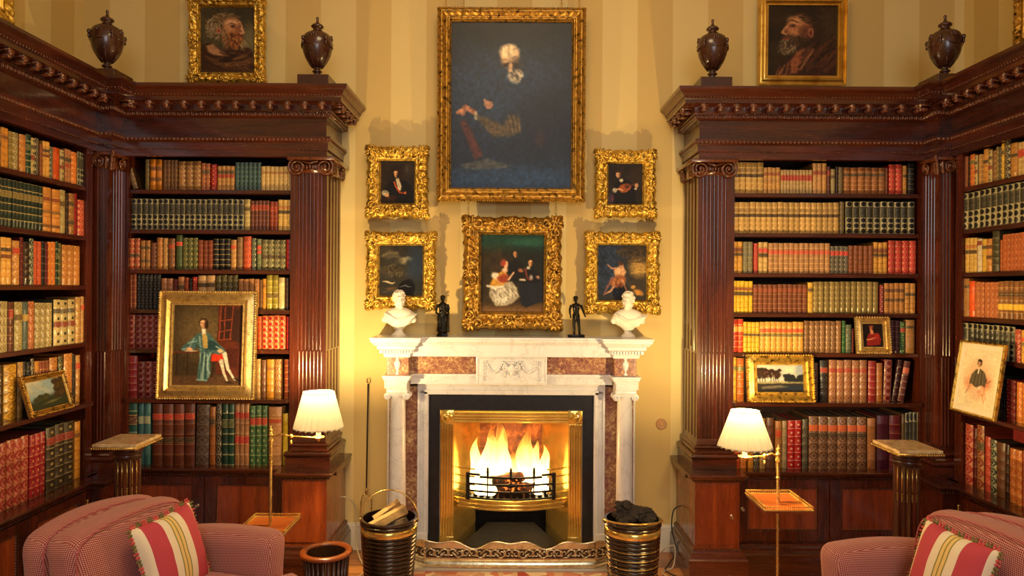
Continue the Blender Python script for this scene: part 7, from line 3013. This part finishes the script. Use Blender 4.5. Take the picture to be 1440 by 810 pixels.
P.line([(.74, .60), (.80, .80), (.90, .93)], [.032, .022, .012], (206, 196, 176), .01)
P.line([(.70, .70), (.74, .84), (.80, .96)], [.030, .020, .012], (196, 186, 164), .01)
P.ell(.93, .925, .05, .012, (46, 30, 22), .4, .3)
P.ell(.82, .965, .06, .012, (46, 30, 22), .4, .2)
P.poly([(.36, .36), (.46, .34), (.52, .36), (.60, .44), (.74, .55), (.76, .58), (.66, .62), (.56, .60), (.54, .72), (.56, .84), (.50, .96), (.36, .94), (.38, .74), (.40, .60), (.36, .52), (.30, .57), (.14, .58), (.12, .54), (.22, .46)], (66, 96, 98), .012)
P.poly([(.52, .44), (.60, .46), (.70, .54), (.60, .57), (.50, .56), (.46, .62)], (28, 52, 56), .015, .85)
for k, pts in enumerate(([(.22, .48), (.34, .45)], [(.14, .555), (.26, .55)], [(.40, .60), (.42, .92)], [(.46, .60), (.44, .94)], [(.50, .62), (.52, .90)], [(.54, .60), (.50, .74), (.54, .86)], [(.30, .42), (.24, .54)], [(.62, .52), (.72, .57)], [(.38, .40), (.40, .56)], [(.36, .93), (.50, .94)])):
    P.line(pts, .009, (140, 170, 164) if k % 2 == 0 else (160, 184, 176), .014, .8)
for pts in ([(.43, .62), (.40, .90)], [(.48, .66), (.48, .92)], [(.33, .50), (.40, .54)]):
    P.line(pts, .008, (24, 44, 48), .014, .8)
P.poly([(.41, .33), (.46, .33), (.50, .42), (.50, .54), (.44, .54), (.42, .44)], (176, 150, 84), .012)
P.poly([(.405, .30), (.465, .30), (.47, .36), (.42, .37)], (226, 216, 190), .012)
P.face(.425, .235, .050, (216, 166, 126), -.1, None, (44, 26, 16))
P.ell(.475, .255, .022, .05, (44, 26, 16), .4)
P.ell(.245, .555, .045, .022, (212, 160, 124), .4)
P.ell(.68, .575, .04, .022, (214, 164, 128), .4)
P.ell(.26, .575, .10, .008, (190, 170, 140), .4)
P.finish(.007, 22, .12, 9)
z_bot = H_SH_BACK[5] + .002
bl = Vector((at(221, 562, 4.075).x, 4.078, z_bot))
br = Vector((at(359, 562, 4.075).x, 4.078, z_bot))
tl = Vector((at(221, 562, 4.075).x + .0, 4.118, at(229, 409, 4.11).z))
leaning_picture((bl, br, tl), P, .083, 'large gold-framed portrait of a seated gentleman in blue robe leaning on shelves', 'plain', M['gold_pale'], rope=True, thick=1.0)

# ---- 10 landscape with trees, right bookcase
P = Paint(110, .70, (190, 190, 178), 10)
n = P.fbm(4, 5)
P.blend(np.clip((P.U - .5) * 1.5, 0, 1) * np.clip((.6 - P.V) * 3, 0, 1), (126, 146, 170))
P.blend(np.clip(n * 2.6 - 1.1, 0, 1) * np.clip((.7 - P.V) * 3, 0, 1), (226, 212, 182))
P.blend(np.clip((P.V - .64) * 18, 0, 1), (46, 42, 36))
P.blend(np.clip((P.V - .70) * 9, 0, 1) * np.clip((P.U - .35) * 3, 0, 1), (38, 46, 62))
rg = random.Random(4)
for k in range(46):
    x, y = rg.uniform(.02, .50), rg.uniform(.14, .46)
    if abs(x - .12) < .13 or abs(x - .38) < .15:
        P.ell(x, y + .06 * abs(x - .25), .045, .055, (40 + rg.randint(0, 26), 28 + rg.randint(0, 14), 22), .5)
for x in (.06, .12, .17, .30, .36, .40, .45):
    P.line([(x, .40), (x + .01, .66)], .007, (34, 24, 18), .01)
for k in range(30):
    x = rg.uniform(.60, 1.0)
    P.ell(x, rg.uniform(.38, .62), .05, .07, (36, 38, 40), .5)
P.poly([(0, .62), (.5, .60), (1, .62), (1, .66), (0, .70)], (150, 140, 90), .02, .7)
P.poly([(.1, .80), (.5, .74), (.66, .80), (.4, .86), (.12, .88)], (130, 118, 100), .03, .7)
P.blend(np.clip((P.V - .88) * 20, 0, 1) * .8, (30, 26, 22))
P.fluff(.26, .34, .26, .14, [(58, 34, 26), (36, 26, 20), (84, 50, 34)], 160, .04, .5, .010, 4, 3)
P.finish(.014, 16, .06, 10)
zb = H_SH_BACK[5] + .002
xa, xb = at(1051, 569, 4.075).x, at(1145.5, 569, 4.075).x
leaning_picture(((xa, 4.082, zb), (xb, 4.082, zb), (xa, 4.118, at(1049, 499, 4.1).z)), P, .060, 'gold-framed landscape with dark trees and water standing on the right bookcase', 'plain', M['gold'], rope=True, thick=.8)

# ---- 11 small woman in red
P = Paint(80, 1.35, (22, 14, 12), 11)
P.face(.45, .20, .085, (190, 110, 74), -.3, None, (84, 44, 26))
P.ell(.45, .11, .11, .045, (130, 60, 40), .4)
P.poly([(.20, .95), (.22, .62), (.32, .42), (.46, .36), (.62, .40), (.82, .50), (.90, .66), (.84, .90)], (130, 30, 26), .02)
P.ell(.70, .52, .15, .12, (156, 42, 34), .5)
P.line([(.24, .68), (.42, .66), (.60, .60)], [.04, .035, .03], (206, 132, 92), .015)
P.poly([(.38, .26), (.52, .26), (.56, .42), (.42, .46)], (200, 130, 90), .02)
for k in range(5):
    P.line([(.60 + k * .05, .44), (.50 + k * .08, .86)], .010, (190, 60, 46) if k % 2 else (80, 18, 18), .02, .7)
P.finish(.014, 14, .14, 11)
xa, xb = at(1203, 500, 4.10).x, at(1251, 500, 4.10).x
leaning_picture(((xa, 4.095, H_SH_BACK[4] + .001), (xb, 4.095, H_SH_BACK[4] + .001), (xa, 4.122, at(1200, 446, 4.12).z)), P, .040, 'small pale-framed portrait of a woman in red among books, right bookcase', 'plain', M['gold_pale'], rope=True, thick=.7)

# ---- 12 watercolour of an officer
P = Paint(100, 1.35, (226, 208, 172), 12)
P.mottle(.06, 8, 3)
P.ell(.5, .50, .34, .30, (214, 140, 96), .9, 0, .45)
P.ell(.70, .55, .16, .10, (190, 90, 60), .9, 0, .55)
P.ell(.25, .60, .12, .12, (200, 110, 76), .9, 0, .4)
P.poly([(.30, .44), (.40, .34), (.52, .32), (.66, .38), (.74, .50), (.72, .62), (.60, .60), (.55, .66), (.42, .64), (.34, .60), (.26, .60)], (86, 76, 58), .02)
for k in range(7):
    P.line([(.38 + k * .04, .36), (.34 + k * .05, .58)], .006, (44, 38, 32) if k % 2 else (140, 124, 92), .012, .7)
P.face(.48, .24, .055, (206, 160, 124), .0, None, (46, 34, 26))
P.line([(.48, .33), (.48, .40)], .018, (230, 220, 200), .012)
P.ell(.57, .66, .06, .045, (220, 200, 176), .4)
P.poly([(.36, .64), (.62, .66), (.60, .86), (.34, .84)], (216, 180, 148), .05, .6)
P.line([(.30, .60), (.20, .78)], .010, (130, 90, 66), .02, .8)
P.line([(.68, .58), (.84, .50)], .010, (110, 60, 44), .015, .8)
P.fluff(.66, .74, .12, .12, [(200, 110, 70), (226, 170, 130)], 30, .08, 1.6, .010, 4, 1)
P.fluff(.47, .185, .05, .02, [(46, 34, 26)], 20, .04, .2, .010, 5, 1)
P.finish(.014, 14, .06, 12)
yA, yB = 3.81, 3.46
zb = H_SIDE_R[5] + .002
X1 = 2.350
tlx = 2.418
leaning_picture(((X1 + .012, yA, zb), (X1 + .012, yB, zb), (tlx, yA, 1.375)), P, .012, 'slim gold-framed watercolour of an officer leaning on the right wall bookcase', 'plain', M['gold'], name='framed_watercolour', mount=.026)

# ---- 13 small landscape, left side bookcase
P = Paint(100, .62, (120, 140, 150), 13)
n = P.fbm(4, 8)
P.blend(np.clip(n * 2.4 - .9, 0, 1) * np.clip((.6 - P.V) * 3, 0, 1), (206, 180, 140))
P.blend(np.clip((P.V + .25 * P.U - .62) * 6, 0, 1), (40, 44, 26))
for k in range(24):
    P.ell(rg.uniform(.72, 1), rg.uniform(.08, .62), .07, .09, (54, 40, 22), .5)
for k in range(16):
    P.ell(rg.uniform(.15, .5), rg.uniform(.52, .66), .06, .06, (44, 46, 28), .5)
P.poly([(.3, .84), (.6, .74), (.84, .72), (.6, .82)], (120, 110, 66), .03, .7)
P.fluff(.88, .36, .13, .28, [(60, 44, 24), (38, 30, 18), (90, 66, 34)], 120, .05, .5, .012, 4, 3)
P.fluff(.32, .60, .2, .07, [(44, 46, 28), (70, 66, 36)], 60, .04, .5, .010, 5, 3)
P.finish(.014, 14, .06, 13)
leaning_picture(((-2.262, 3.335, H_SIDE_L[4] + .002), (-2.262, 3.66, H_SIDE_L[4] + .002), (-2.318, 3.335, 1.198)), P, .026, 'small narrow-framed landscape with pale sky standing on the left wall bookcase', 'plain', M['gold_dark'], rope=True, thick=.5)


# frames on the side walls, mostly outside the view
def wallframe(x, y0, y1, z0, z1, rz, label, mat_, seed):
    P = Paint(40, 1.2, (60, 50, 34), seed)
    P.mottle(.4, 6, seed)
    root = thing('framed_painting', label, 'painting', (x, (y0 + y1) / 2, (z0 + z1) / 2), rz)
    w_, h_ = abs(y1 - y0), z1 - z0
    frame(root, w_, h_, .10, RICH, mat_, ornate=.6, seed=seed, corner=False)
    canvas('canvas', P, w_ - .19, h_ - .19, root).location = (0, -.010, 0)


wallframe(XL + .014, 2.9, 3.77, 2.985, 3.9, R(90), 'gilt frame corner at the top left edge, hung on the left wall', M['gold'], 21)
wallframe(XR - .014, 3.15, 3.96, 2.93, 3.9, R(-90), 'dark patterned frame at the top right edge, hung on the right wall', M['gold_dark'], 22)

# picture chains
for k, (px, p0, p1, dz, lb) in enumerate(((627, -30, 13, 4.40, 'leftmost picture chain above the large painting'), (652, -30, 13, 4.40, 'second picture chain from left above the large painting'), (790, -30, 13, 4.40, 'third picture chain from left above the large painting'),
                                      (815, -30, 13, 4.40, 'rightmost picture chain above the large painting'), (659, 283, 308, 4.39, 'left short chain between the large painting and the music scene'), (782, 283, 308, 4.39, 'right short chain between the large painting and the music scene'))):
    a, b = at(px, p0, dz), at(px, p1, dz)
    mb = MB()
    L = (a.z - b.z)
    n = max(3, int(L / .018))
    for j in range(n):
        z = b.z + L * (j + .5) / n
        pts = []
        for i in range(10):
            t = 2 * PI * i / 10
            u, v = .0045 * math.cos(t), .0125 * math.sin(t)
            pts.append((a.x + (u if j % 2 else 0), dz + (0 if j % 2 else u), z + v))
        mb.tube(pts, .0018, 5, closed=True)
    o = mb.build('picture_chain', M['brass_old'], None, smooth=True)
    tag(o, lb, 'chain', 'chains carrying the pictures')
# ================================================================== sculpture helpers


def sculpt(mb, name, m, parent, voxel, smooth_it=3):
    o = mb.build(name, m, parent, smooth=True)
    r = o.modifiers.new('fuse', 'REMESH')
    r.mode = 'VOXEL'
    r.voxel_size = voxel
    r.use_smooth_shade = True
    s = o.modifiers.new('soften', 'SMOOTH')
    s.iterations = smooth_it
    s.factor = .5
    return o


def bust(loc, turn, label, hair_full):
    B = thing('marble_bust', label, 'bust', loc, 0, 'white marble busts on the mantelpiece')
    mb = MB().lathe([(.0, 0), (.044, 0), (.045, .006), (.040, .010), (.036, .016), (.026, .024), (.022, .034), (.024, .042), (.034, .048), (.036, .054), (.0, .056)], (0, 0, 0), 28)
    mb.build('socle', M['plaster'], B, angle=40)
    mb = MB()
    # chest and shoulders, cut as a rounded shield
    mb.ell((0, .004, .115), (.094, .052, .060), 20, 14)
    mb.ell((0, -.004, .090), (.062, .046, .044), 18, 12)
    mb.cap2((-.062, .004, .128), (-.086, .004, .098), .026, .020)
    mb.cap2((.062, .004, .128), (.086, .004, .098), .026, .020)
    # toga folds
    for k in range(6):
        x0 = -.085 + k * .012
        mb.tube([(x0, -.020, .140 - k * .004), (x0 + .03, -.046, .125 - k * .007), (x0 + .075, -.052, .100 - k * .006), (x0 + .12, -.040, .112 + k * .002), (x0 + .135, -.020, .135)], [.006, .007, .007, .006, .005], 7)
    for k in range(4):
        mb.tube([(.088 - k * .018, .0, .140), (.070 - k * .015, -.040, .115), (.034 - k * .012, -.050, .080)], [.006, .007, .004], 7)
    # neck
    mb.cap2((0, .010, .140), (0, .004, .190), .026, .023)
    c, s = math.cos(turn), math.sin(turn)
    Mx = Matrix.Translation((0, .002, .222)) @ Matrix.Rotation(turn, 4, 'Z')
    st = len(mb.v)
    mb.ell((0, .006, .012), (.0355, .043, .042), 20, 16)      # skull
    mb.ell((0, -.012, -.012), (.029, .030, .038), 18, 14)     # face
    mb.ell((0, -.030, -.040), (.014, .012, .011), 10, 8)      # chin
    mb.cap2((-.024, -.004, -.030), (-.008, -.026, -.044), .010, .009, 8)
    mb.cap2((.024, -.004, -.030), (.008, -.026, -.044), .010, .009, 8)
    mb.tube([(0, -.037, .008), (0, -.046, -.006), (0, -.051, -.013), (0, -.042, -.017)], [.0045, .0055, .0075, .006], 8)
    mb.ell((0, -.037, .012), (.024, .008, .0055), 10, 6)      # brow
    for q in (-1, 1):
        mb.ell((q * .0125, -.0355, .0015), (.0062, .004, .0036), 8, 6)
        mb.ell((q * .018, -.030, -.014), (.009, .008, .008), 8, 6)
        mb.ell((q * .0355, .006, -.004), (.0045, .009, .013), 8, 6)
    mb.ell((0, -.041, -.0245), (.0105, .005, .0030), 8, 6)
    mb.ell((0, -.040, -.0295), (.0090, .005, .0030), 8, 6)
    rg = random.Random(int(abs(turn) * 100) + hair_full)
    for k in range(80 if hair_full else 60):
        a = rg.uniform(0, 2 * PI)
        t = rg.uniform(-.15, 1.0)
        if math.sin(a) < -.35 and t < .55:
            continue
        r = math.sqrt(max(0, 1 - t * t))
        mb.ell((.036 * r * math.cos(a), .006 + .044 * r * math.sin(a), .012 + .043 * t), (.0075, .0075, .0060), 6, 5)
    mb.xform(Mx, st)
    sculpt(mb, 'bust_figure', M['plaster'], B, .0026, 2)
    return B


MT = 1.346
bust((at(561, 475, 4.30).x, 4.30, MT), R(22), 'white marble bust of a curly-haired man at the left end of the mantel', 1)
bust((at(883, 475, 4.30).x, 4.30, MT), R(-24), 'white marble bust of a man at the right end of the mantel', 0)

# draped bronze woman
S = thing('bronze_statuette', 'dark bronze statuette of a draped standing woman, left on the mantel', 'statuette', (at(622, 474, 4.30).x, 4.30, MT), 0)
mb = MB().cbox((-.032, -.030, 0), (.032, .030, .014), .002)
mb.lathe([(.028, .014), (.030, .018), (.028, .024)], (0, 0, 0), 20)
mb.build('statuette_base', M['bronze'], S, angle=40)
mb = MB()
mb.cap2((.012, 0, .03), (.010, 0, .120), .020, .026, 12)
mb.cap2((-.012, -.008, .03), (-.008, -.004, .120), .016, .024, 12)
mb.ell((0, .0, .128), (.030, .022, .022), 12, 10)
mb.cap2((0, 0, .140), (.002, 0, .185), .021, .024, 12)
mb.ell((.002, -.004, .188), (.030, .018, .014), 12, 8)
mb.cap2((.002, 0, .198), (.002, -.001, .214), .009, .009, 8)
mb.ell((.001, -.003, .229), (.0145, .017, .018), 12, 10)
mb.ell((.001, .006, .236), (.017, .017, .014), 10, 8)
mb.ell((.001, .020, .236), (.008, .009, .008), 8, 6)
mb.tube([(.001, -.018, .229), (.001, -.022, .224)], [.002, .003], 6)
for q in (-1, 1):
    mb.ell((.002 + q * .011, -.018, .180), (.009, .008, .009), 8, 6)
mb.tube([(-.026, 0, .192), (-.037, -.004, .165), (-.036, -.014, .142), (-.018, -.024, .132)], [.009, .0080, .0068, .005], 8)
mb.tube([(.030, 0, .192), (.038, -.002, .165), (.034, -.018, .150), (.018, -.026, .168)], [.009, .0080, .0068, .005], 8)
mb.ell((-.016, -.026, .131), (.006, .005, .004), 8, 6)
mb.ell((.016, -.027, .170), (.005, .005, .006), 8, 6)
for k in range(9):
    a = -PI * .95 + k * .24
    mb.tube([(.030 * math.cos(a), .022 * math.sin(a), .128), (.028 * math.cos(a) + .002, .024 * math.sin(a), .08), (.031 * math.cos(a), .026 * math.sin(a), .028)], [.004, .005, .006], 6)
for k in range(4):
    mb.tube([(.030, -.006, .185 - k * .012), (.0, -.026, .150 - k * .010), (-.030, -.010, .128 - k * .012)], .0042, 6)
mb.cap2((.034, .006, .03), (.036, .004, .16), .009, .006, 8)
sculpt(mb, 'statuette_figure', M['bronze'], S, .0020, 2)

# standing bronze youth
S = thing('bronze_statuette', 'dark bronze statuette of a standing nude youth, right on the mantel', 'statuette', (at(810, 474, 4.30).x, 4.30, MT), 0)
mb = MB().cbox((-.050, -.030, 0), (.050, .030, .015), .002)
mb.build('statuette_base', M['bronze'], S, angle=40)
mb = MB()
mb.tube([(-.010, .004, .022), (-.011, .003, .045), (-.013, .002, .075), (-.012, -.002, .080), (-.011, 0, .105), (-.009, 0, .130)], [.0075, .0090, .0090, .0095, .0125, .0140], 10)
mb.tube([(.020, -.012, .020), (.019, -.008, .042), (.017, -.008, .070), (.015, -.012, .078), (.012, -.006, .105), (.009, 0, .130)], [.0070, .0088, .0085, .0095, .0120, .0140], 10)
mb.cap2((-.010, .008, .018), (-.012, -.016, .018), .0068, .0055, 8)
mb.cap2((.020, -.006, .018), (.024, -.030, .018), .0065, .0052, 8)
mb.ell((0, .001, .134), (.0225, .016, .017), 12, 10)
mb.cap2((0, 0, .145), (-.001, .001, .185), .0175, .0230, 12)
mb.ell((-.001, 0, .192), (.029, .0155, .013), 12, 8)
for q in (-1, 1):
    mb.ell((-.001 + q * .011, -.014, .184), (.0105, .006, .0085), 8, 6)
    for k in range(3):
        mb.ell((q * .006, -.0165, .165 - k * .010), (.0055, .003, .0045), 6, 5)
mb.cap2((-.001, 0, .200), (-.002, -.002, .214), .0085, .0085, 8)
mb.ell((-.004, -.004, .231), (.0135, .016, .0175), 12, 10)
mb.ell((-.003, .003, .238), (.0155, .0165, .012), 10, 8)
mb.tube([(-.006, -.019, .230), (-.007, -.022, .226)], [.0018, .0028], 6)
mb.tube([(-.029, 0, .193), (-.038, -.002, .168), (-.038, -.008, .142), (-.034, -.016, .128)], [.0090, .0076, .0064, .0045], 8)
mb.tube([(.028, 0, .193), (.038, .002, .170), (.045, -.006, .146), (.050, -.014, .134)], [.0090, .0076, .0062, .0045], 8)
for base, d in (((-.034, -.016, .126), (-.0005, -.0045, -.012)), ((.051, -.015, .132), (.004, -.004, -.011))):
    b = Vector(base)
    mb.ell(b, (.0052, .0045, .0060), 8, 6)
    for k in range(4):
        o_ = Vector(((k - 1.5) * .0026, 0, 0))
        mb.tube([b + o_, b + o_ * 1.2 + Vector(d) * .6, b + o_ * 1.2 + Vector(d)], [.0017, .0015, .0011], 5)
    mb.tube([b, b + Vector((-.006, -.003, -.003))], [.0018, .0012], 5)
sculpt(mb, 'statuette_figure', M['bronze'], S, .0016, 1)

# ================================================================== armchairs


def rbox(mb, c, h, r, n=14, warp=None):
    """rounded box centred at c, half sizes h, corner radius r"""
    c = Vector(c)
    bm = bmesh.new()
    bmesh.ops.create_cube(bm, size=2)
    bmesh.ops.subdivide_edges(bm, edges=bm.edges[:], cuts=n, use_grid_fill=True)
    for v in bm.verts:
        p = Vector((v.co.x * h[0], v.co.y * h[1], v.co.z * h[2]))
        q = Vector([max(-(h[i] - r), min(h[i] - r, p[i])) for i in range(3)])
        d = p - q
        if d.length > 1e-9:
            p = q + d.normalized() * r
        if warp:
            p = warp(p)
        v.co = p + c
    mb.bm(bm)
    bm.free()
    return mb


def armchair(loc, rz, label):
    A = thing('armchair', label, 'armchair', loc, rz, 'pink woven armchairs')
    F_ = M['fabric']
    mb = rbox(MB(), (0, .03, .235), (.355, .315, .105), .03)
    mb.build('seat_frame', F_, A, smooth=True)

    # seat cushion, T-shaped
    def wseat(p):
        y = p.y
        k = 1.0 if y > -.20 else 1.0 + .38 * min(1, (-.20 - y) / .04)
        dome = 1 + .0 * p.x
        z = p.z + (.022 * (1 - (p.x / .25) ** 2) * (1 - (p.y / .33) ** 2) if p.z > 0 and abs(p.x) < .25 else 0)
        return Vector((p.x * k * .98, y, z))
    mb = rbox(MB(), (0, -.04, .430), (.255, .285, .088), .05, 26, wseat)
    mb.build('seat_cushion', F_, A, smooth=True)

    def wback(p):
        t = (p.z + .34) / .68
        y = p.y + .10 * t + .050 * (p.x / .33) ** 2 * -1
        z = p.z + (.035 * (1 - (p.x / .30) ** 2) + .0) * (1 if p.z > 0 else 0)
        return Vector((p.x * (1 - .04 * t), y, z))
    mb = rbox(MB(), (.03, .325, .445), (.300, .070, .320), .065, 26, wback)
    mb.build('backrest', F_, A, smooth=True)

    def wbc(p):
        t = (p.z + .20) / .40
        bul = .020 * (1 - (p.x / .3) ** 2) * (1 - (p.z / .2) ** 2)
        y = p.y + .085 * t - (bul if p.y < 0 else -bul * .4)
        z = p.z + (.030 * (1 - (p.x / .30) ** 2)) * (1 if p.z > 0 else .2)
        return Vector((p.x, y, z))
    mb = rbox(MB(), (0, .175, .620), (.275, .072, .158), .055, 24, wbc)
    mb.build('back_cushion', F_, A, smooth=True)
    # piping along back cushion edges
    pp = MB()
    for yy in (-.056, .056):
        ring = []
        for k in range(48):
            a = 2 * PI * k / 48
            ca, sa = math.cos(a), math.sin(a)
            q = 1 / (abs(ca) ** 5 + abs(sa) ** 5) ** .2
            p = Vector((.271 * ca * q, yy, .150 * sa * q))
            p = wbc(p)
            ring.append((p.x, p.y + .175 + (-.012 if yy < 0 else .012), p.z + .620 + (.004 if sa > 0 else -.004)))
        pp.tube(ring, .0030, 6, closed=True)
    pp.build('piping', M['piping'], A, smooth=True)
    for s in (-1, 1):
        def warm(p, s=s):
            # rolled top, dipping a little towards the back
            t = (p.y + .26) / .52
            roll = .020 * max(0, p.z / .22) ** 2
            x = p.x + s * roll * (1 if p.x * s > 0 else .3)
            z = p.z - .030 * t * (1 if p.z > 0 else 0) + .018 * math.sin(PI * min(1, max(0, 1 - t))) * (1 if p.z > 0 else 0)
            return Vector((x, p.y, z))
        mb = rbox(MB(), (s * .315, .045, .435), (.062, .265, .225), .055, 22, warm)
        mb.build('arm', F_, A, smooth=True)
    for (x, y) in ((-.30, -.24), (.30, -.24), (-.30, .30), (.30, .30)):
        mb = MB().lathe([(.012, 0), (.014, .01), (.012, .03), (.020, .06), (.024, .10), (.022, .14)], (x, y, 0), 14)
        mb.build('leg', M['urnwood'], A, smooth=True)
    return A


CH_L = ((-1.215, 2.58, 0), R(74))
CH_R = ((1.507, 2.469, 0), R(-74))
armchair(CH_L[0], CH_L[1], 'pink and cream woven armchair at the bottom left, facing the hearth')
armchair(CH_R[0], CH_R[1], 'pink and cream woven armchair at the bottom right, facing the hearth')


def pillow(chair, local, tilt, spin, label, size=.30):
    loc, rz = chair
    root = thing('scatter_cushion', label, 'cushion', (0, 0, 0), 0, 'striped cushions on the armchairs')
    Mx = Matrix.Translation(loc) @ Matrix.Rotation(rz, 4, 'Z') @ Matrix.Translation(local) @ Matrix.Rotation(tilt, 4, 'X') @ Matrix.Rotation(spin, 4, 'Y')
    root.matrix_world = Mx
    n = 30
    h = size / 2
    vs, fs = [], []
    for sgn in (-1, 1):
        for j in range(n + 1):
            for i in range(n + 1):
                u, v = -1 + 2 * i / n, -1 + 2 * j / n
                t = max(0, (1 - abs(u) ** 2.6) * (1 - abs(v) ** 2.6)) ** .55
                pin = 1 - .07 * (1 - abs(u * v)) * (max(abs(u), abs(v)) ** 6)
                wr = .004 * mnoise.noise(Vector((u * 2.5, v * 2.5, sgn * 2 + rz)))
                vs.append((u * h * pin, sgn * (.058 * t + wr * t), v * h * pin))
    m = (n + 1) ** 2
    for b in (0, m):
        for j in range(n):
            for i in range(n):
                a = b + j * (n + 1) + i
                fs.append((a, a + 1, a + n + 2, a + n + 1))
    mb = MB()
    mb.add(vs, fs)
    mb.build('cushion_cover', M['stripe'], root, smooth=True)
    g, p = MB(), MB()
    k_ = 0
    for side in range(4):
        for q in range(22):
            t = -1 + 2 * (q + .5) / 22
            pin = 1 - .07 * (1 - abs(t))
            r = h * pin + .003
            x, z = [(t * h, -r), (r, t * h), (-t * h, r), (-r, -t * h)][side]
            tgt = g if (k_ // 2) % 2 else p
            tgt.ell((x, 0, z), (.0062, .0062, .0062), 6, 5)
            ox, oz = [(0, -.010), (.010, 0), (0, .010), (-.010, 0)][side]
            tgt.ell((x + ox, .002 * (-1) ** q, z + oz), (.0042, .0042, .0042), 6, 4)
            k_ += 1
    g.build('green_fringe', M['fringe_green'], root, smooth=True)
    p.build('pink_fringe', M['fringe_pink'], root, smooth=True)
    return root


pillow(CH_L, (.045, .055, .645), R(-17), R(-3), 'striped pink, cream and yellow fringed cushion on the left armchair')
pillow(CH_R, (-.03, .055, .635), R(-17), R(3), 'striped pink, cream and yellow fringed cushion on the right armchair')

# flat red box lying across books on the right side shelf
BXm = MB().cbox((2.47, 3.16, .905), (2.66, 3.50, .965), .003)
o = BXm.build('flat_book', simple('dark_red_tooled_leather', (120, 30, 30), .4, 0, .2, 40), None)
tag(o, 'large dark red volume lying flat across the books on the bottom shelf, right wall', 'book')
